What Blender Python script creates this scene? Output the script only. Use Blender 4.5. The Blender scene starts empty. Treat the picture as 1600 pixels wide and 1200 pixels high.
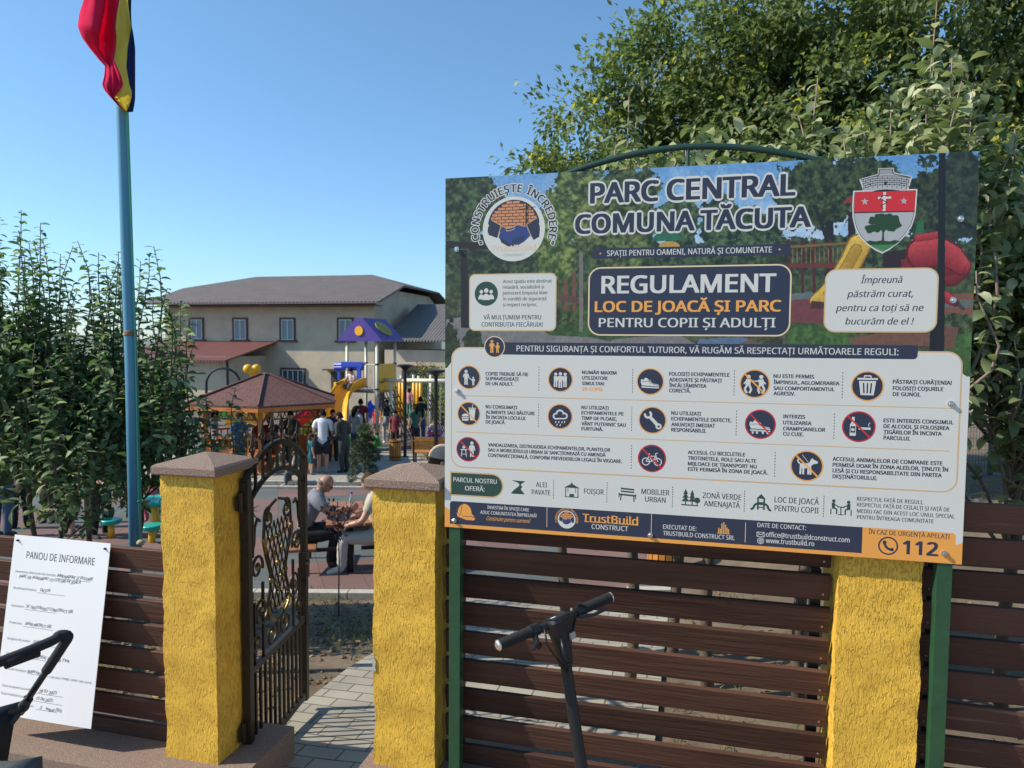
import bpy, math, random
import numpy as np
from mathutils import Vector, Matrix
random.seed(7); rng = np.random.default_rng(7)
R = math.radians; PI = math.pi
sc = bpy.context.scene
COL = sc.collection
# ------------------------------------------------------------------ camera
EYE = 2.05; FPX = 1111.27; PITCH = 0.0573264; ROLL = 0.0075644
cd = bpy.data.cameras.new('camera'); cam = bpy.data.objects.new('camera', cd); COL.objects.link(cam)
cd.sensor_width = 36; cd.lens = 36 * FPX / 1600; cd.clip_start = 0.05; cd.clip_end = 3000
cam.matrix_world = Matrix.Translation((0, 0, EYE)) @ Matrix.Rotation(PI / 2 - PITCH, 4, 'X') @ Matrix.Rotation(ROLL, 4, 'Z')
cd.dof.use_dof = True; cd.dof.focus_distance = 3.0; cd.dof.aperture_fstop = 5.6
sc.camera = cam
# ------------------------------------------------------------------ light
SUN_EL = R(40); TRAVEL = Vector((12.6, 1.4, -10.7)).normalized()
w = bpy.data.worlds.new('World'); sc.world = w; w.use_nodes = True
nt = w.node_tree; bg = nt.nodes['Background']
sky = nt.nodes.new('ShaderNodeTexSky'); sky.sky_type = 'NISHITA'; sky.sun_disc = False
sky.sun_elevation = SUN_EL; sky.sun_rotation = math.atan2(-12.6, -1.4)
sky.air_density = 1.0; sky.dust_density = 0.3; sky.ozone_density = 2.0; sky.altitude = 200
tcw = nt.nodes.new('ShaderNodeTexCoord'); sx = nt.nodes.new('ShaderNodeSeparateXYZ'); nt.links.new(tcw.outputs['Generated'], sx.inputs[0])
cr = nt.nodes.new('ShaderNodeValToRGB'); nt.links.new(sx.outputs['Z'], cr.inputs[0]); ce = cr.color_ramp.elements      # thick summer air: the low sky is bluer than the model's
ce[0].position = 0.0; ce[0].color = (.60, .74, .96, 1); ce[1].position = .5; ce[1].color = (.80, 1.03, 1.06, 1); e2 = ce.new(.12); e2.color = (.68, .88, 1.03, 1)
mxw = nt.nodes.new('ShaderNodeMix'); mxw.data_type = 'RGBA'; mxw.blend_type = 'MULTIPLY'; mxw.inputs[0].default_value = 1
nt.links.new(sky.outputs[0], mxw.inputs[6]); nt.links.new(cr.outputs[0], mxw.inputs[7]); nt.links.new(mxw.outputs[2], bg.inputs[0]); bg.inputs[1].default_value = 0.15
sl = bpy.data.lights.new('sun', 'SUN'); sl.energy = 5.0; sl.angle = R(0.5); sl.color = (1, 0.92, 0.78)
so = bpy.data.objects.new('sun', sl); COL.objects.link(so); so.rotation_euler = TRAVEL.to_track_quat('-Z', 'Y').to_euler()
sc.view_settings.view_transform = 'Standard'; sc.view_settings.look = 'None'
sc.view_settings.exposure = 0.28; sc.view_settings.gamma = 1
# ------------------------------------------------------------------ materials
def mat(name, c, rough=.6, metal=0, var=0, vscale=8, c2=None, bump=0, bscale=60, stretch=(1, 1, 1), spec=.5, coord='Object', trans=0, det=5):
    m = bpy.data.materials.new(name); m.use_nodes = True; t = m.node_tree; b = t.nodes['Principled BSDF']
    b.inputs['Base Color'].default_value = (*c, 1); b.inputs['Roughness'].default_value = rough
    b.inputs['Metallic'].default_value = metal; b.inputs['Specular IOR Level'].default_value = spec
    if trans: b.inputs['Transmission Weight'].default_value = trans
    if var or bump:
        tc = t.nodes.new('ShaderNodeTexCoord'); mp = t.nodes.new('ShaderNodeMapping')
        mp.inputs['Scale'].default_value = stretch; t.links.new(tc.outputs[coord], mp.inputs[0])
    if var:
        n = t.nodes.new('ShaderNodeTexNoise'); n.inputs['Scale'].default_value = vscale; n.inputs['Detail'].default_value = det
        n.inputs['Roughness'].default_value = .65
        t.links.new(mp.outputs[0], n.inputs['Vector'])
        r = t.nodes.new('ShaderNodeValToRGB'); r.color_ramp.elements[0].position = .5 - .22; r.color_ramp.elements[1].position = .5 + .22
        ca = c; cb = c2 if c2 else tuple(x * (1 - var) for x in c)
        r.color_ramp.elements[0].color = (*cb, 1); r.color_ramp.elements[1].color = (*ca, 1)
        t.links.new(n.outputs['Fac'], r.inputs[0]); t.links.new(r.outputs[0], b.inputs['Base Color'])
    if bump:
        n2 = t.nodes.new('ShaderNodeTexNoise'); n2.inputs['Scale'].default_value = bscale; n2.inputs['Detail'].default_value = 6
        t.links.new(mp.outputs[0], n2.inputs['Vector'])
        bp = t.nodes.new('ShaderNodeBump'); bp.inputs['Strength'].default_value = bump; bp.inputs['Distance'].default_value = .01
        t.links.new(n2.outputs['Fac'], bp.inputs['Height']); t.links.new(bp.outputs[0], b.inputs['Normal'])
    return m
def flat(name, c, rough=.45): return mat(name, c, rough)
def leafmat(name, dark, light, pale, rough=.45, transl=.35):
    m = bpy.data.materials.new(name); m.use_nodes = True; t = m.node_tree; b = t.nodes['Principled BSDF']
    a = t.nodes.new('ShaderNodeAttribute'); a.attribute_name = 'tint'
    r = t.nodes.new('ShaderNodeValToRGB'); e = r.color_ramp.elements
    e[0].color = (*dark, 1); e[0].position = 0; e[1].color = (*light, 1); e[1].position = .7
    x = e.new(.97); x.color = (*pale, 1)
    t.links.new(a.outputs['Fac'], r.inputs[0]); t.links.new(r.outputs[0], b.inputs['Base Color']); b.inputs['Roughness'].default_value = rough
    tr = t.nodes.new('ShaderNodeBsdfTranslucent'); mx = t.nodes.new('ShaderNodeMixShader'); mx.inputs[0].default_value = transl
    hs = t.nodes.new('ShaderNodeHueSaturation'); hs.inputs['Saturation'].default_value = 1.2; hs.inputs['Value'].default_value = 1.6
    t.links.new(r.outputs[0], hs.inputs['Color']); t.links.new(hs.outputs[0], tr.inputs[0])
    o = t.nodes['Material Output']; t.links.new(b.outputs[0], mx.inputs[1]); t.links.new(tr.outputs[0], mx.inputs[2]); t.links.new(mx.outputs[0], o.inputs[0])
    return m
# ------------------------------------------------------------------ mesh builder
class MB:
    def __init__(s): s.v = []; s.f = []; s.mi = []; s.mats = []; s.cur = 0
    def m(s, mt):
        if mt not in s.mats: s.mats.append(mt)
        s.cur = s.mats.index(mt); return s
    def add(s, vs, fs):
        o = len(s.v); s.v += [tuple(p) for p in vs]
        for f in fs: s.f.append(tuple(i + o for i in f)); s.mi.append(s.cur)
        return s
    def box(s, c, d, rz=0, M=None, bev=0):
        x, y, z = d[0] / 2, d[1] / 2, d[2] / 2
        if bev:
            b = bev; vs = []
            for (zz, k) in ((-z, b), (-z + b, 0), (z - b, 0), (z, b)):
                for (a, e) in ((-1, -1), (1, -1), (1, 1), (-1, 1)): vs.append((a * (x - k), e * (y - k), zz))
            fs = [(3, 2, 1, 0), (12, 13, 14, 15)]
            for L in range(3):
                for i in range(4): j = (i + 1) % 4; fs.append((L * 4 + i, L * 4 + j, L * 4 + 4 + j, L * 4 + 4 + i))
        else:
            vs = [(-x, -y, -z), (x, -y, -z), (x, y, -z), (-x, y, -z), (-x, -y, z), (x, -y, z), (x, y, z), (-x, y, z)]
            fs = [(3, 2, 1, 0), (4, 5, 6, 7), (0, 1, 5, 4), (1, 2, 6, 5), (2, 3, 7, 6), (3, 0, 4, 7)]
        T = Matrix.Translation(c) @ Matrix.Rotation(rz, 4, 'Z')
        if M is not None: T = Matrix.Translation(c) @ M.to_4x4()
        return s.add([T @ Vector(p) for p in vs], fs)
    def tube(s, pts, r, n=8, cap=True, sq=None):
        pts = [Vector(p) for p in pts]; k = len(pts); rs = r if isinstance(r, (list, tuple)) else [r] * k
        vs = []; up = Vector((.13, .21, .97)); prev = None
        for i in range(k):
            d = (pts[min(i + 1, k - 1)] - pts[max(i - 1, 0)])
            if d.length < 1e-9: d = Vector((0, 0, 1))
            d.normalize()
            if prev is None:
                a = d.cross(up)
                if a.length < .05: a = d.cross(Vector((1, 0, 0)))
            else:
                a = prev - d * prev.dot(d)
                if a.length < 1e-6: a = d.cross(up)
            a.normalize(); prev = a; b = d.cross(a)
            for j in range(n):
                t = 2 * PI * (j + .5) / n
                vs.append(pts[i] + (a * math.cos(t) + b * math.sin(t)) * rs[i])
        fs = []
        for i in range(k - 1):
            for j in range(n): q = (j + 1) % n; fs.append((i * n + j, i * n + q, i * n + n + q, i * n + n + j))
        if cap: fs.append(tuple(range(n - 1, -1, -1))); fs.append(tuple((k - 1) * n + j for j in range(n)))
        return s.add(vs, fs)
    def bar(s, a, b, wx, wy=None, upv=(0, 0, 1)):
        a = Vector(a); b = Vector(b); wy = wy or wx; d = (b - a).normalized(); u = Vector(upv)
        if abs(d.dot(u)) > .98: u = Vector((0, 1, 0))
        x = d.cross(u).normalized(); y = x.cross(d)
        vs = []
        for p in (a, b):
            for (i, j) in ((-1, -1), (1, -1), (1, 1), (-1, 1)): vs.append(p + x * i * wx / 2 + y * j * wy / 2)
        return s.add(vs, [(3, 2, 1, 0), (4, 5, 6, 7), (0, 1, 5, 4), (1, 2, 6, 5), (2, 3, 7, 6), (3, 0, 4, 7)])
    def lathe(s, prof, n=16, c=(0, 0, 0), sx=1, sy=1):
        vs = []
        for (r, z) in prof:
            for j in range(n): t = 2 * PI * j / n; vs.append((c[0] + r * sx * math.cos(t), c[1] + r * sy * math.sin(t), c[2] + z))
        fs = []
        for i in range(len(prof) - 1):
            for j in range(n): q = (j + 1) % n; fs.append((i * n + j, i * n + q, i * n + n + q, i * n + n + j))
        fs.append(tuple(range(n - 1, -1, -1))); fs.append(tuple((len(prof) - 1) * n + j for j in range(n)))
        return s.add(vs, fs)
    def ball(s, c, r, n=10, sz=(1, 1, 1)):
        h = n // 2 + 1; prof = [(r * max(.02, math.sin(PI * i / h)), -r * math.cos(PI * i / h) * sz[2]) for i in range(h + 1)]
        return s.lathe(prof, n, c, sz[0], sz[1])
    def prism(s, poly, y0, y1):   # polygon in x,z extruded along y
        n = len(poly); vs = [(p[0], y0, p[1]) for p in poly] + [(p[0], y1, p[1]) for p in poly]
        return s.add(vs, [tuple(range(n)), tuple(range(2 * n - 1, n - 1, -1))] + [(i, i + n, (i + 1) % n + n, (i + 1) % n) for i in range(n)])
    def slab(s, poly, z0, z1):    # polygon in x,y extruded along z
        n = len(poly); vs = [(p[0], p[1], z0) for p in poly] + [(p[0], p[1], z1) for p in poly]
        return s.add(vs, [tuple(range(n - 1, -1, -1)), tuple(range(n, 2 * n))] + [(i, (i + 1) % n, (i + 1) % n + n, i + n) for i in range(n)])
    def thick(s, grid, th, nrm):  # a curved sheet (rows of points) given thickness along nrm
        r = len(grid); c = len(grid[0]); nv = Vector(nrm)
        vs = [Vector(p) for row in grid for p in row]; vs += [p + nv * th for p in vs]; o = r * c; fs = []
        for i in range(r - 1):
            for j in range(c - 1):
                a, b, d, e = i * c + j, i * c + j + 1, (i + 1) * c + j + 1, (i + 1) * c + j
                fs += [(a, b, d, e), (e + o, d + o, b + o, a + o)]
        rim = [(0, j) for j in range(c)] + [(i, c - 1) for i in range(1, r)] + [(r - 1, j) for j in range(c - 2, -1, -1)] + [(i, 0) for i in range(r - 2, 0, -1)]
        rim = [i * c + j for i, j in rim]
        for k in range(len(rim)): a, b = rim[k], rim[(k + 1) % len(rim)]; fs.append((b, a, a + o, b + o))
        return s.add(vs, fs)
    def build(s, name, mt=None, parent=None, smooth=False):
        me = bpy.data.meshes.new(name); me.from_pydata(s.v, [], s.f)
        if s.mats:
            for q in s.mats: me.materials.append(q)
            me.polygons.foreach_set('material_index', s.mi)
        elif mt: me.materials.append(mt)
        if smooth is True: me.polygons.foreach_set('use_smooth', [True] * len(me.polygons))
        me.update(); o = bpy.data.objects.new(name, me); COL.objects.link(o)
        if smooth == 'auto': me.shade_smooth() if hasattr(me, 'shade_smooth') else None; me.set_sharp_from_angle(angle=R(38))
        if parent: o.parent = parent
        return o
def thing(name, label, cat, loc=(0, 0, 0), rz=0, group=None):
    o = bpy.data.objects.new(name, None); COL.objects.link(o); o.empty_display_size = .1
    o.location = loc; o.rotation_euler = (0, 0, rz); o['label'] = label; o['category'] = cat
    if group: o['group'] = group
    return o
def tag(o, label, cat, group=None):
    o['label'] = label; o['category'] = cat
    if group: o['group'] = group
    return o
def struct(o): o['kind'] = 'structure'; return o
def copy_tree(o, parent=None):
    c = o.copy(); COL.objects.link(c)
    if parent: c.parent = parent
    for ch in list(o.children): copy_tree(ch, c)
    return c
def npmesh(name, V, F, mt, parent=None, tint=None, col=None, smooth=False):   # numpy quads
    me = bpy.data.meshes.new(name); V = np.ascontiguousarray(V, np.float32); F = np.ascontiguousarray(F, np.int32); k = F.shape[1]
    me.vertices.add(len(V)); me.vertices.foreach_set('co', V.ravel())
    me.loops.add(F.size); me.loops.foreach_set('vertex_index', F.ravel())
    me.polygons.add(len(F)); me.polygons.foreach_set('loop_start', np.arange(0, F.size, k, dtype=np.int32))
    me.polygons.foreach_set('use_smooth', np.full(len(F), bool(smooth)))
    me.update(calc_edges=True)
    if tint is not None: a = me.attributes.new('tint', 'FLOAT', 'POINT'); a.data.foreach_set('value', np.asarray(tint, np.float32))
    if col is not None: a = me.attributes.new('col', 'FLOAT_COLOR', 'POINT'); a.data.foreach_set('color', np.asarray(col, np.float32).ravel())
    me.materials.append(mt); o = bpy.data.objects.new(name, me); COL.objects.link(o)
    if parent: o.parent = parent
    return o
# ------------------------------------------------------------------ the lie of the land
GY = [-30, 3.3, 5.0, 7.7, 9.5, 13, 19.3, 26.6, 43, 80, 400]
GZ = [-.2, -.2, -.33, -.78, -1.0, -1.25, -1.56, -1.72, -2.1, -2.6, -7]
def ground(x, y):
    a = np.interp(y, GY, GZ); yy = np.maximum(y, 0)
    t = np.clip((x - (.12 * yy)) / (.35 * yy + .3), 0, 1); t = t * t * (3 - 2 * t)
    b = -.2 - .004 * yy
    z = a * (1 - t) + b * t
    s = np.clip((x + 1.0) / 1.4, 0, 1) * np.clip((4.2 - y) / 1.5, 0, 1)     # the street climbs a little to the right
    return z + .18 * s
def gz(x, y): return float(ground(np.float64(x), np.float64(y)))
def px_x(px, d): return (px - 800) / FPX * d
def on(px, d, dz=0): x = px_x(px, d); return (x, d, gz(x, d) + dz)
# frame of the fence and the board: u along, n into the park
YAW = R(13.976); FO = Vector((-.28931, 3.06872, 0)); FU = Vector((math.cos(YAW), -math.sin(YAW), 0)); FN = Vector((math.sin(YAW), math.cos(YAW), 0))
def F3(u, n, z=0): return FO + FU * u + FN * n + Vector((0, 0, z))
def ray(px, py):
    du, dv = px - 800, py - 600; cr, sr = math.cos(ROLL), math.sin(ROLL)
    a = cr * du + sr * dv; b = -sr * du + cr * dv; c, s = math.cos(PITCH), math.sin(PITCH); h = -b / FPX
    v = Vector((a / FPX, c + h * s, -s + h * c)); return v / v.y
def S(px, py, n=0):     # a point of the photograph as (u, z) on the plane of the board
    r = ray(px, py); P = r * ((FO + FN * n).dot(FN) / r.dot(FN)); P.z += EYE; q = P - FO
    return (q.dot(FU), P.z)
# ------------------------------------------------------------------ ground, paths
def gsheet(name, x0, x1, y0, y1, st, mt, off, frame=False, sub=None):
    nx = max(2, int((x1 - x0) / st) + 1); ny = max(2, int((y1 - y0) / st) + 1)
    X, Y = np.meshgrid(np.linspace(x0, x1, nx), np.linspace(y0, y1, ny))
    if frame:
        px = FO.x + FU.x * X + FN.x * Y; py = FO.y + FU.y * X + FN.y * Y; X, Y = px, py
    V = np.stack([X, Y, ground(X, Y) + off], -1).reshape(-1, 3)
    i = np.arange(ny - 1)[:, None] * nx + np.arange(nx - 1)[None]; F = np.stack([i, i + 1, i + nx + 1, i + nx], -1).reshape(-1, 4)
    return struct(npmesh(name, V, F, mt, smooth=True))
m_dirt = mat('dry_earth', (.21, .155, .10), .95, var=.6, vscale=1.6, c2=(.075, .055, .038), bump=1, bscale=14, det=10)  # earth tones darkened so the colour carries the shade of shrubs and trees
xs = np.unique(np.concatenate([np.linspace(-400, -30, 20), np.linspace(-30, 30, 151), np.linspace(30, 400, 20)]))
ys = np.unique(np.concatenate([np.linspace(-30, 0, 12), np.linspace(0, 50, 151), np.linspace(50, 420, 24), np.array(GY)]))
X, Y = np.meshgrid(xs, ys); nx = len(xs); ny = len(ys)
i = np.arange(ny - 1)[:, None] * nx + np.arange(nx - 1)[None]
struct(npmesh('ground', np.stack([X, Y, ground(X, Y)], -1).reshape(-1, 3), np.stack([i, i + 1, i + nx + 1, i + nx], -1).reshape(-1, 4), m_dirt, smooth=True))

def brickmat(name, c1, c2, mortar, scale, bw, bh, mw=.015, rough=.85, rot=0, off=.5, var=.35):
    m = bpy.data.materials.new(name); m.use_nodes = True; t = m.node_tree; b = t.nodes['Principled BSDF']; b.inputs['Roughness'].default_value = rough
    tc = t.nodes.new('ShaderNodeTexCoord'); mp = t.nodes.new('ShaderNodeMapping'); mp.inputs['Rotation'].default_value = (0, 0, rot)
    t.links.new(tc.outputs['Object'], mp.inputs[0])
    k = t.nodes.new('ShaderNodeTexBrick'); k.inputs['Scale'].default_value = scale; k.inputs['Brick Width'].default_value = bw; k.inputs['Row Height'].default_value = bh
    k.inputs['Mortar Size'].default_value = mw; k.inputs['Color1'].default_value = (*c1, 1); k.inputs['Color2'].default_value = (*c2, 1); k.inputs['Mortar'].default_value = (*mortar, 1); k.offset = off
    t.links.new(mp.outputs[0], k.inputs['Vector'])
    n = t.nodes.new('ShaderNodeTexNoise'); n.inputs['Scale'].default_value = 3; n.inputs['Detail'].default_value = 8; t.links.new(tc.outputs['Object'], n.inputs['Vector'])
    mx = t.nodes.new('ShaderNodeMix'); mx.data_type = 'RGBA'; mx.blend_type = 'MULTIPLY'; mx.inputs[0].default_value = var
    t.links.new(k.outputs['Color'], mx.inputs[6]); t.links.new(n.outputs['Fac'], mx.inputs[7]); t.links.new(mx.outputs[2], b.inputs['Base Color'])
    bp = t.nodes.new('ShaderNodeBump'); bp.inputs['Strength'].default_value = .6; bp.inputs['Distance'].default_value = .01; bp.invert = True
    t.links.new(k.outputs['Fac'], bp.inputs['Height']); t.links.new(bp.outputs[0], b.inputs['Normal'])
    return m
m_pav = brickmat('grey_pavers', (.47, .43, .35), (.39, .355, .295), (.15, .13, .10), 1, .24, .12, .005, rot=YAW, var=.55)
m_pav2 = brickmat('pale_pavers', (.40, .37, .31), (.36, .33, .28), (.22, .2, .17), 1, .4, .4, .008, var=.3)
# rubber tiles: red and grey fields
m_rub = bpy.data.materials.new('rubber_tiles'); m_rub.use_nodes = True; t = m_rub.node_tree; b = t.nodes['Principled BSDF']; b.inputs['Roughness'].default_value = .9
tc = t.nodes.new('ShaderNodeTexCoord'); mp = t.nodes.new('ShaderNodeMapping'); mp.inputs['Rotation'].default_value = (0, 0, -.32); t.links.new(tc.outputs['Object'], mp.inputs[0])
ck = t.nodes.new('ShaderNodeTexChecker'); ck.inputs['Scale'].default_value = .5; ck.inputs['Color1'].default_value = (.185, .105, .09, 1); ck.inputs['Color2'].default_value = (.105, .115, .11, 1)
t.links.new(mp.outputs[0], ck.inputs['Vector'])
bk = t.nodes.new('ShaderNodeTexBrick'); bk.inputs['Scale'].default_value = 2; bk.inputs['Brick Width'].default_value = 1; bk.inputs['Row Height'].default_value = 1; bk.offset = 0
bk.inputs['Mortar Size'].default_value = .012; bk.inputs['Color1'].default_value = (1, 1, 1, 1); bk.inputs['Color2'].default_value = (.82, .82, .82, 1); bk.inputs['Mortar'].default_value = (.5, .5, .5, 1)
t.links.new(mp.outputs[0], bk.inputs['Vector'])
mx = t.nodes.new('ShaderNodeMix'); mx.data_type = 'RGBA'; mx.blend_type = 'MULTIPLY'; mx.inputs[0].default_value = 1
t.links.new(ck.outputs[0], mx.inputs[6]); t.links.new(bk.outputs[0], mx.inputs[7]); t.links.new(mx.outputs[2], b.inputs['Base Color'])
m_kerb = mat('kerb_concrete', (.48, .45, .39), .9, var=.3, vscale=9)
m_grass = mat('lawn', (.10, .12, .035), .95, var=.5, vscale=5, c2=(.16, .13, .07))
gsheet('rubber_tiles', -14, 1.9, 7.75, 16.4, .4, m_rub, .03)
gsheet('alley_paving', -18, 1.5, 17.4, 23.4, .4, m_pav2, .03)
gsheet('playground_rubber', -22, 3, 23.6, 37, .4, m_rub, .035)
gsheet('entrance_path', -1.12, -.35, -.3, .45, .15, m_pav, .035, True)
gsheet('alley_behind_fence', -1.32, .88, .45, 4.7, .2, m_pav, .035, True)
gsheet('street_pavement', -5, 5, -4.5, -.32, .25, mat('street_aggregate', (.42, .29, .22), .95, var=.55, vscale=60, c2=(.20, .13, .10), bump=.6, bscale=150), .02, True)
def kerb(x0, x1, y, h=.09, w=.12):
    mb = MB(); n = max(2, int((x1 - x0) / .5))
    for k in range(n):
        a = x0 + (x1 - x0) * k / n; c = a + (x1 - x0) / n - .012
        mb.box(((a + c) / 2, y, gz((a + c) / 2, y) + h / 2 - .03), (c - a, w, h + .06))
    struct(mb.build('kerb', m_kerb))
kerb(-12, 1.8, 7.68); kerb(-12, 1.6, 16.5); kerb(-18, 1.4, 17.32); kerb(-20, 3, 23.5, .07)
# ------------------------------------------------------------------ yellow pillars, plinth
def stucco(name, c, c2):
    m = bpy.data.materials.new(name); m.use_nodes = True; t = m.node_tree; b = t.nodes['Principled BSDF']; b.inputs['Roughness'].default_value = .72
    tc = t.nodes.new('ShaderNodeTexCoord'); mp = t.nodes.new('ShaderNodeMapping'); mp.inputs['Scale'].default_value = (1, 1, .32); t.links.new(tc.outputs['Object'], mp.inputs[0])
    n = t.nodes.new('ShaderNodeTexNoise'); n.inputs['Scale'].default_value = 110; n.inputs['Detail'].default_value = 4; n.inputs['Distortion'].default_value = .7; t.links.new(mp.outputs[0], n.inputs['Vector'])
    r = t.nodes.new('ShaderNodeValToRGB'); r.color_ramp.elements[0].position = .38; r.color_ramp.elements[1].position = .48; t.links.new(n.outputs['Fac'], r.inputs[0])
    n2 = t.nodes.new('ShaderNodeTexNoise'); n2.inputs['Scale'].default_value = 7; n2.inputs['Detail'].default_value = 8; t.links.new(tc.outputs['Object'], n2.inputs['Vector'])
    r2 = t.nodes.new('ShaderNodeValToRGB'); r2.color_ramp.elements[0].position = .35; r2.color_ramp.elements[1].position = .6
    r2.color_ramp.elements[0].color = (*c2, 1); r2.color_ramp.elements[1].color = (*c, 1); t.links.new(n2.outputs['Fac'], r2.inputs[0]); t.links.new(r2.outputs[0], b.inputs['Base Color'])
    n3 = t.nodes.new('ShaderNodeTexNoise'); n3.inputs['Scale'].default_value = 260; n3.inputs['Detail'].default_value = 4; t.links.new(mp.outputs[0], n3.inputs['Vector'])
    ad = t.nodes.new('ShaderNodeMath'); ad.operation = 'MULTIPLY_ADD'; ad.inputs[1].default_value = .55; t.links.new(n3.outputs['Fac'], ad.inputs[0]); t.links.new(r.outputs[0], ad.inputs[2])
    n4 = t.nodes.new('ShaderNodeTexNoise'); n4.inputs['Scale'].default_value = 5; t.links.new(tc.outputs['Object'], n4.inputs['Vector']); ml = t.nodes.new('ShaderNodeMath'); ml.operation = 'MULTIPLY'; t.links.new(ad.outputs[0], ml.inputs[0]); t.links.new(n4.outputs['Fac'], ml.inputs[1])
    bp = t.nodes.new('ShaderNodeBump'); bp.inputs['Strength'].default_value = 1.0; bp.inputs['Distance'].default_value = .008
    t.links.new(ml.outputs[0], bp.inputs['Height']); t.links.new(bp.outputs[0], b.inputs['Normal'])
    return m
m_yel = stucco('yellow_stucco', (.78, .465, .05), (.64, .365, .038))
m_terr = mat('washed_aggregate', (.40, .29, .225), .9, var=.75, vscale=170, c2=(.14, .09, .07), bump=.9, bscale=200)
def shaft_grid(mb, w, h, z0, sd):
    nx, nz = 10, 60; r = np.random.default_rng(sd); n = 4 * nx
    ph = r.uniform(0, 6, 8)
    vs = []
    for k in range(nz + 1):
        z = z0 + h * k / nz
        for j in range(n):
            s, q = divmod(j, nx); t = q / nx - .5
            x, y = [(t, -.5), (.5, t), (-t, .5), (-.5, -t)][s]
            d = .0022 * math.sin(9 * z + ph[s]) + .0018 * math.sin(23 * z + ph[s + 4]) + r.normal(0, .0011)
            L = math.hypot(x, y); e = 1 + d / w * 2
            vs.append((x * w * e, y * w * e, z))
    fs = []
    for k in range(nz):
        for j in range(n): q = (j + 1) % n; fs.append((k * n + j, k * n + q, (k + 1) * n + q, (k + 1) * n + j))
    fs.append(tuple(nz * n + j for j in range(n))); return mb.add(vs, fs)
PW = .296
def pillar(u, label, sd, z0, n0=.012, ov=.03):
    c = F3(u, n0 + PW / 2); t = thing('gate_pillar', label, 'pillar', (c.x, c.y, 0), -YAW, 'yellow pillars of the fence')
    shaft_grid(MB(), PW, 1.40 - z0, z0, sd).build('shaft', m_yel, t, 'auto')
    a = PW / 2 + ov
    cap = MB(); nn = 4
    prof = [(a - .006, 1.400), (a, 1.408), (a, 1.440), (a - .012, 1.450), (.02, 1.492)]
    vs = []; fs = []
    for (k, z) in prof: vs += [(-k, -k, z), (k, -k, z), (k, k, z), (-k, k, z)]
    for L in range(len(prof) - 1):
        for i in range(4): j = (i + 1) % 4; fs.append((L * 4 + i, L * 4 + j, L * 4 + 4 + j, L * 4 + 4 + i))
    fs += [(3, 2, 1, 0), tuple(range(len(vs) - 4, len(vs)))]
    cap.add(vs, fs).build('cap', m_terr, t)
    return t
pillar(-1.467 + PW / 2, 'yellow stucco pillar that carries the open iron gate, left of the path', 1, -.02)
pm = pillar(-.345 + PW / 2, 'yellow stucco pillar right of the gate opening, half hidden by the rules board', 2, .115)
MB().prism([(-.152, .62), (-.146, .618), (-.135, .60), (-.139, .575), (-.135, .555), (-.152, .55)], -.152, -.146).build('chipped_patch', mat('bare_plaster', (.45, .42, .36), .9), pm)
pillar(1.602 + PW / 2, 'yellow stucco pillar below the right end of the rules board', 3, .115, .035, .022)
pb = MB(); a0, a1 = -.42, 4.2
def plinth(u0, u1, ztop, label):
    mb = MB(); p = [(u0, -.16), (u1, -.16), (u1, .42), (u0, .42)]
    q = [F3(a, b) for a, b in p]; mb.slab([(v.x, v.y) for v in q], -.5, ztop)
    tag(mb.build('fence_plinth', m_terr), label, 'plinth', 'aggregate plinths under the fence')
plinth(-4.6, -1.0, -.02, 'reddish washed aggregate plinth under the left fence and gate pillar')
plinth(-.40, 4.6, .115, 'reddish washed aggregate plinth under the fence behind the board')
# ------------------------------------------------------------------ louvred timber fences
m_wood = mat('brown_stained_wood', (.100, .046, .029), .62, var=.5, vscale=9, c2=(.038, .018, .012), spec=.25, bump=.5, bscale=30, stretch=(.12, 1, 2.2), det=9)
m_wood_w = bpy.data.materials.new('worn_brown_wood')
m_wood_w = mat('worn_brown_wood', (.105, .050, .034), .65, var=.5, vscale=10, c2=(.24, .16, .12), spec=.25, bump=.5, bscale=30, stretch=(.10, 1, 2.6), det=10)
r_ = [n for n in m_wood_w.node_tree.nodes if n.type == 'VALTORGB'][0]; r_.color_ramp.elements[0].position = .30; r_.color_ramp.elements[1].position = .40
m_scr = mat('screw_steel', (.35, .33, .3), .4, .9)
m_dark = mat('black_steel', (.015, .015, .016), .45, .3)
def board_tone(m, q):       # boards were stained by hand: no two the same
    c = m.copy(); r_ = [n for n in c.node_tree.nodes if n.type == 'VALTORGB'][0]
    for e in r_.color_ramp.elements: e.color = (e.color[0] * q, e.color[1] * q * (1.04 - .04 * q), e.color[2] * q * (1.06 - .06 * q), 1)
    mp = [n for n in c.node_tree.nodes if n.type == 'MAPPING'][0]; mp.inputs['Location'].default_value = (q * 7, q * 3, q * 11); return c
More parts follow.
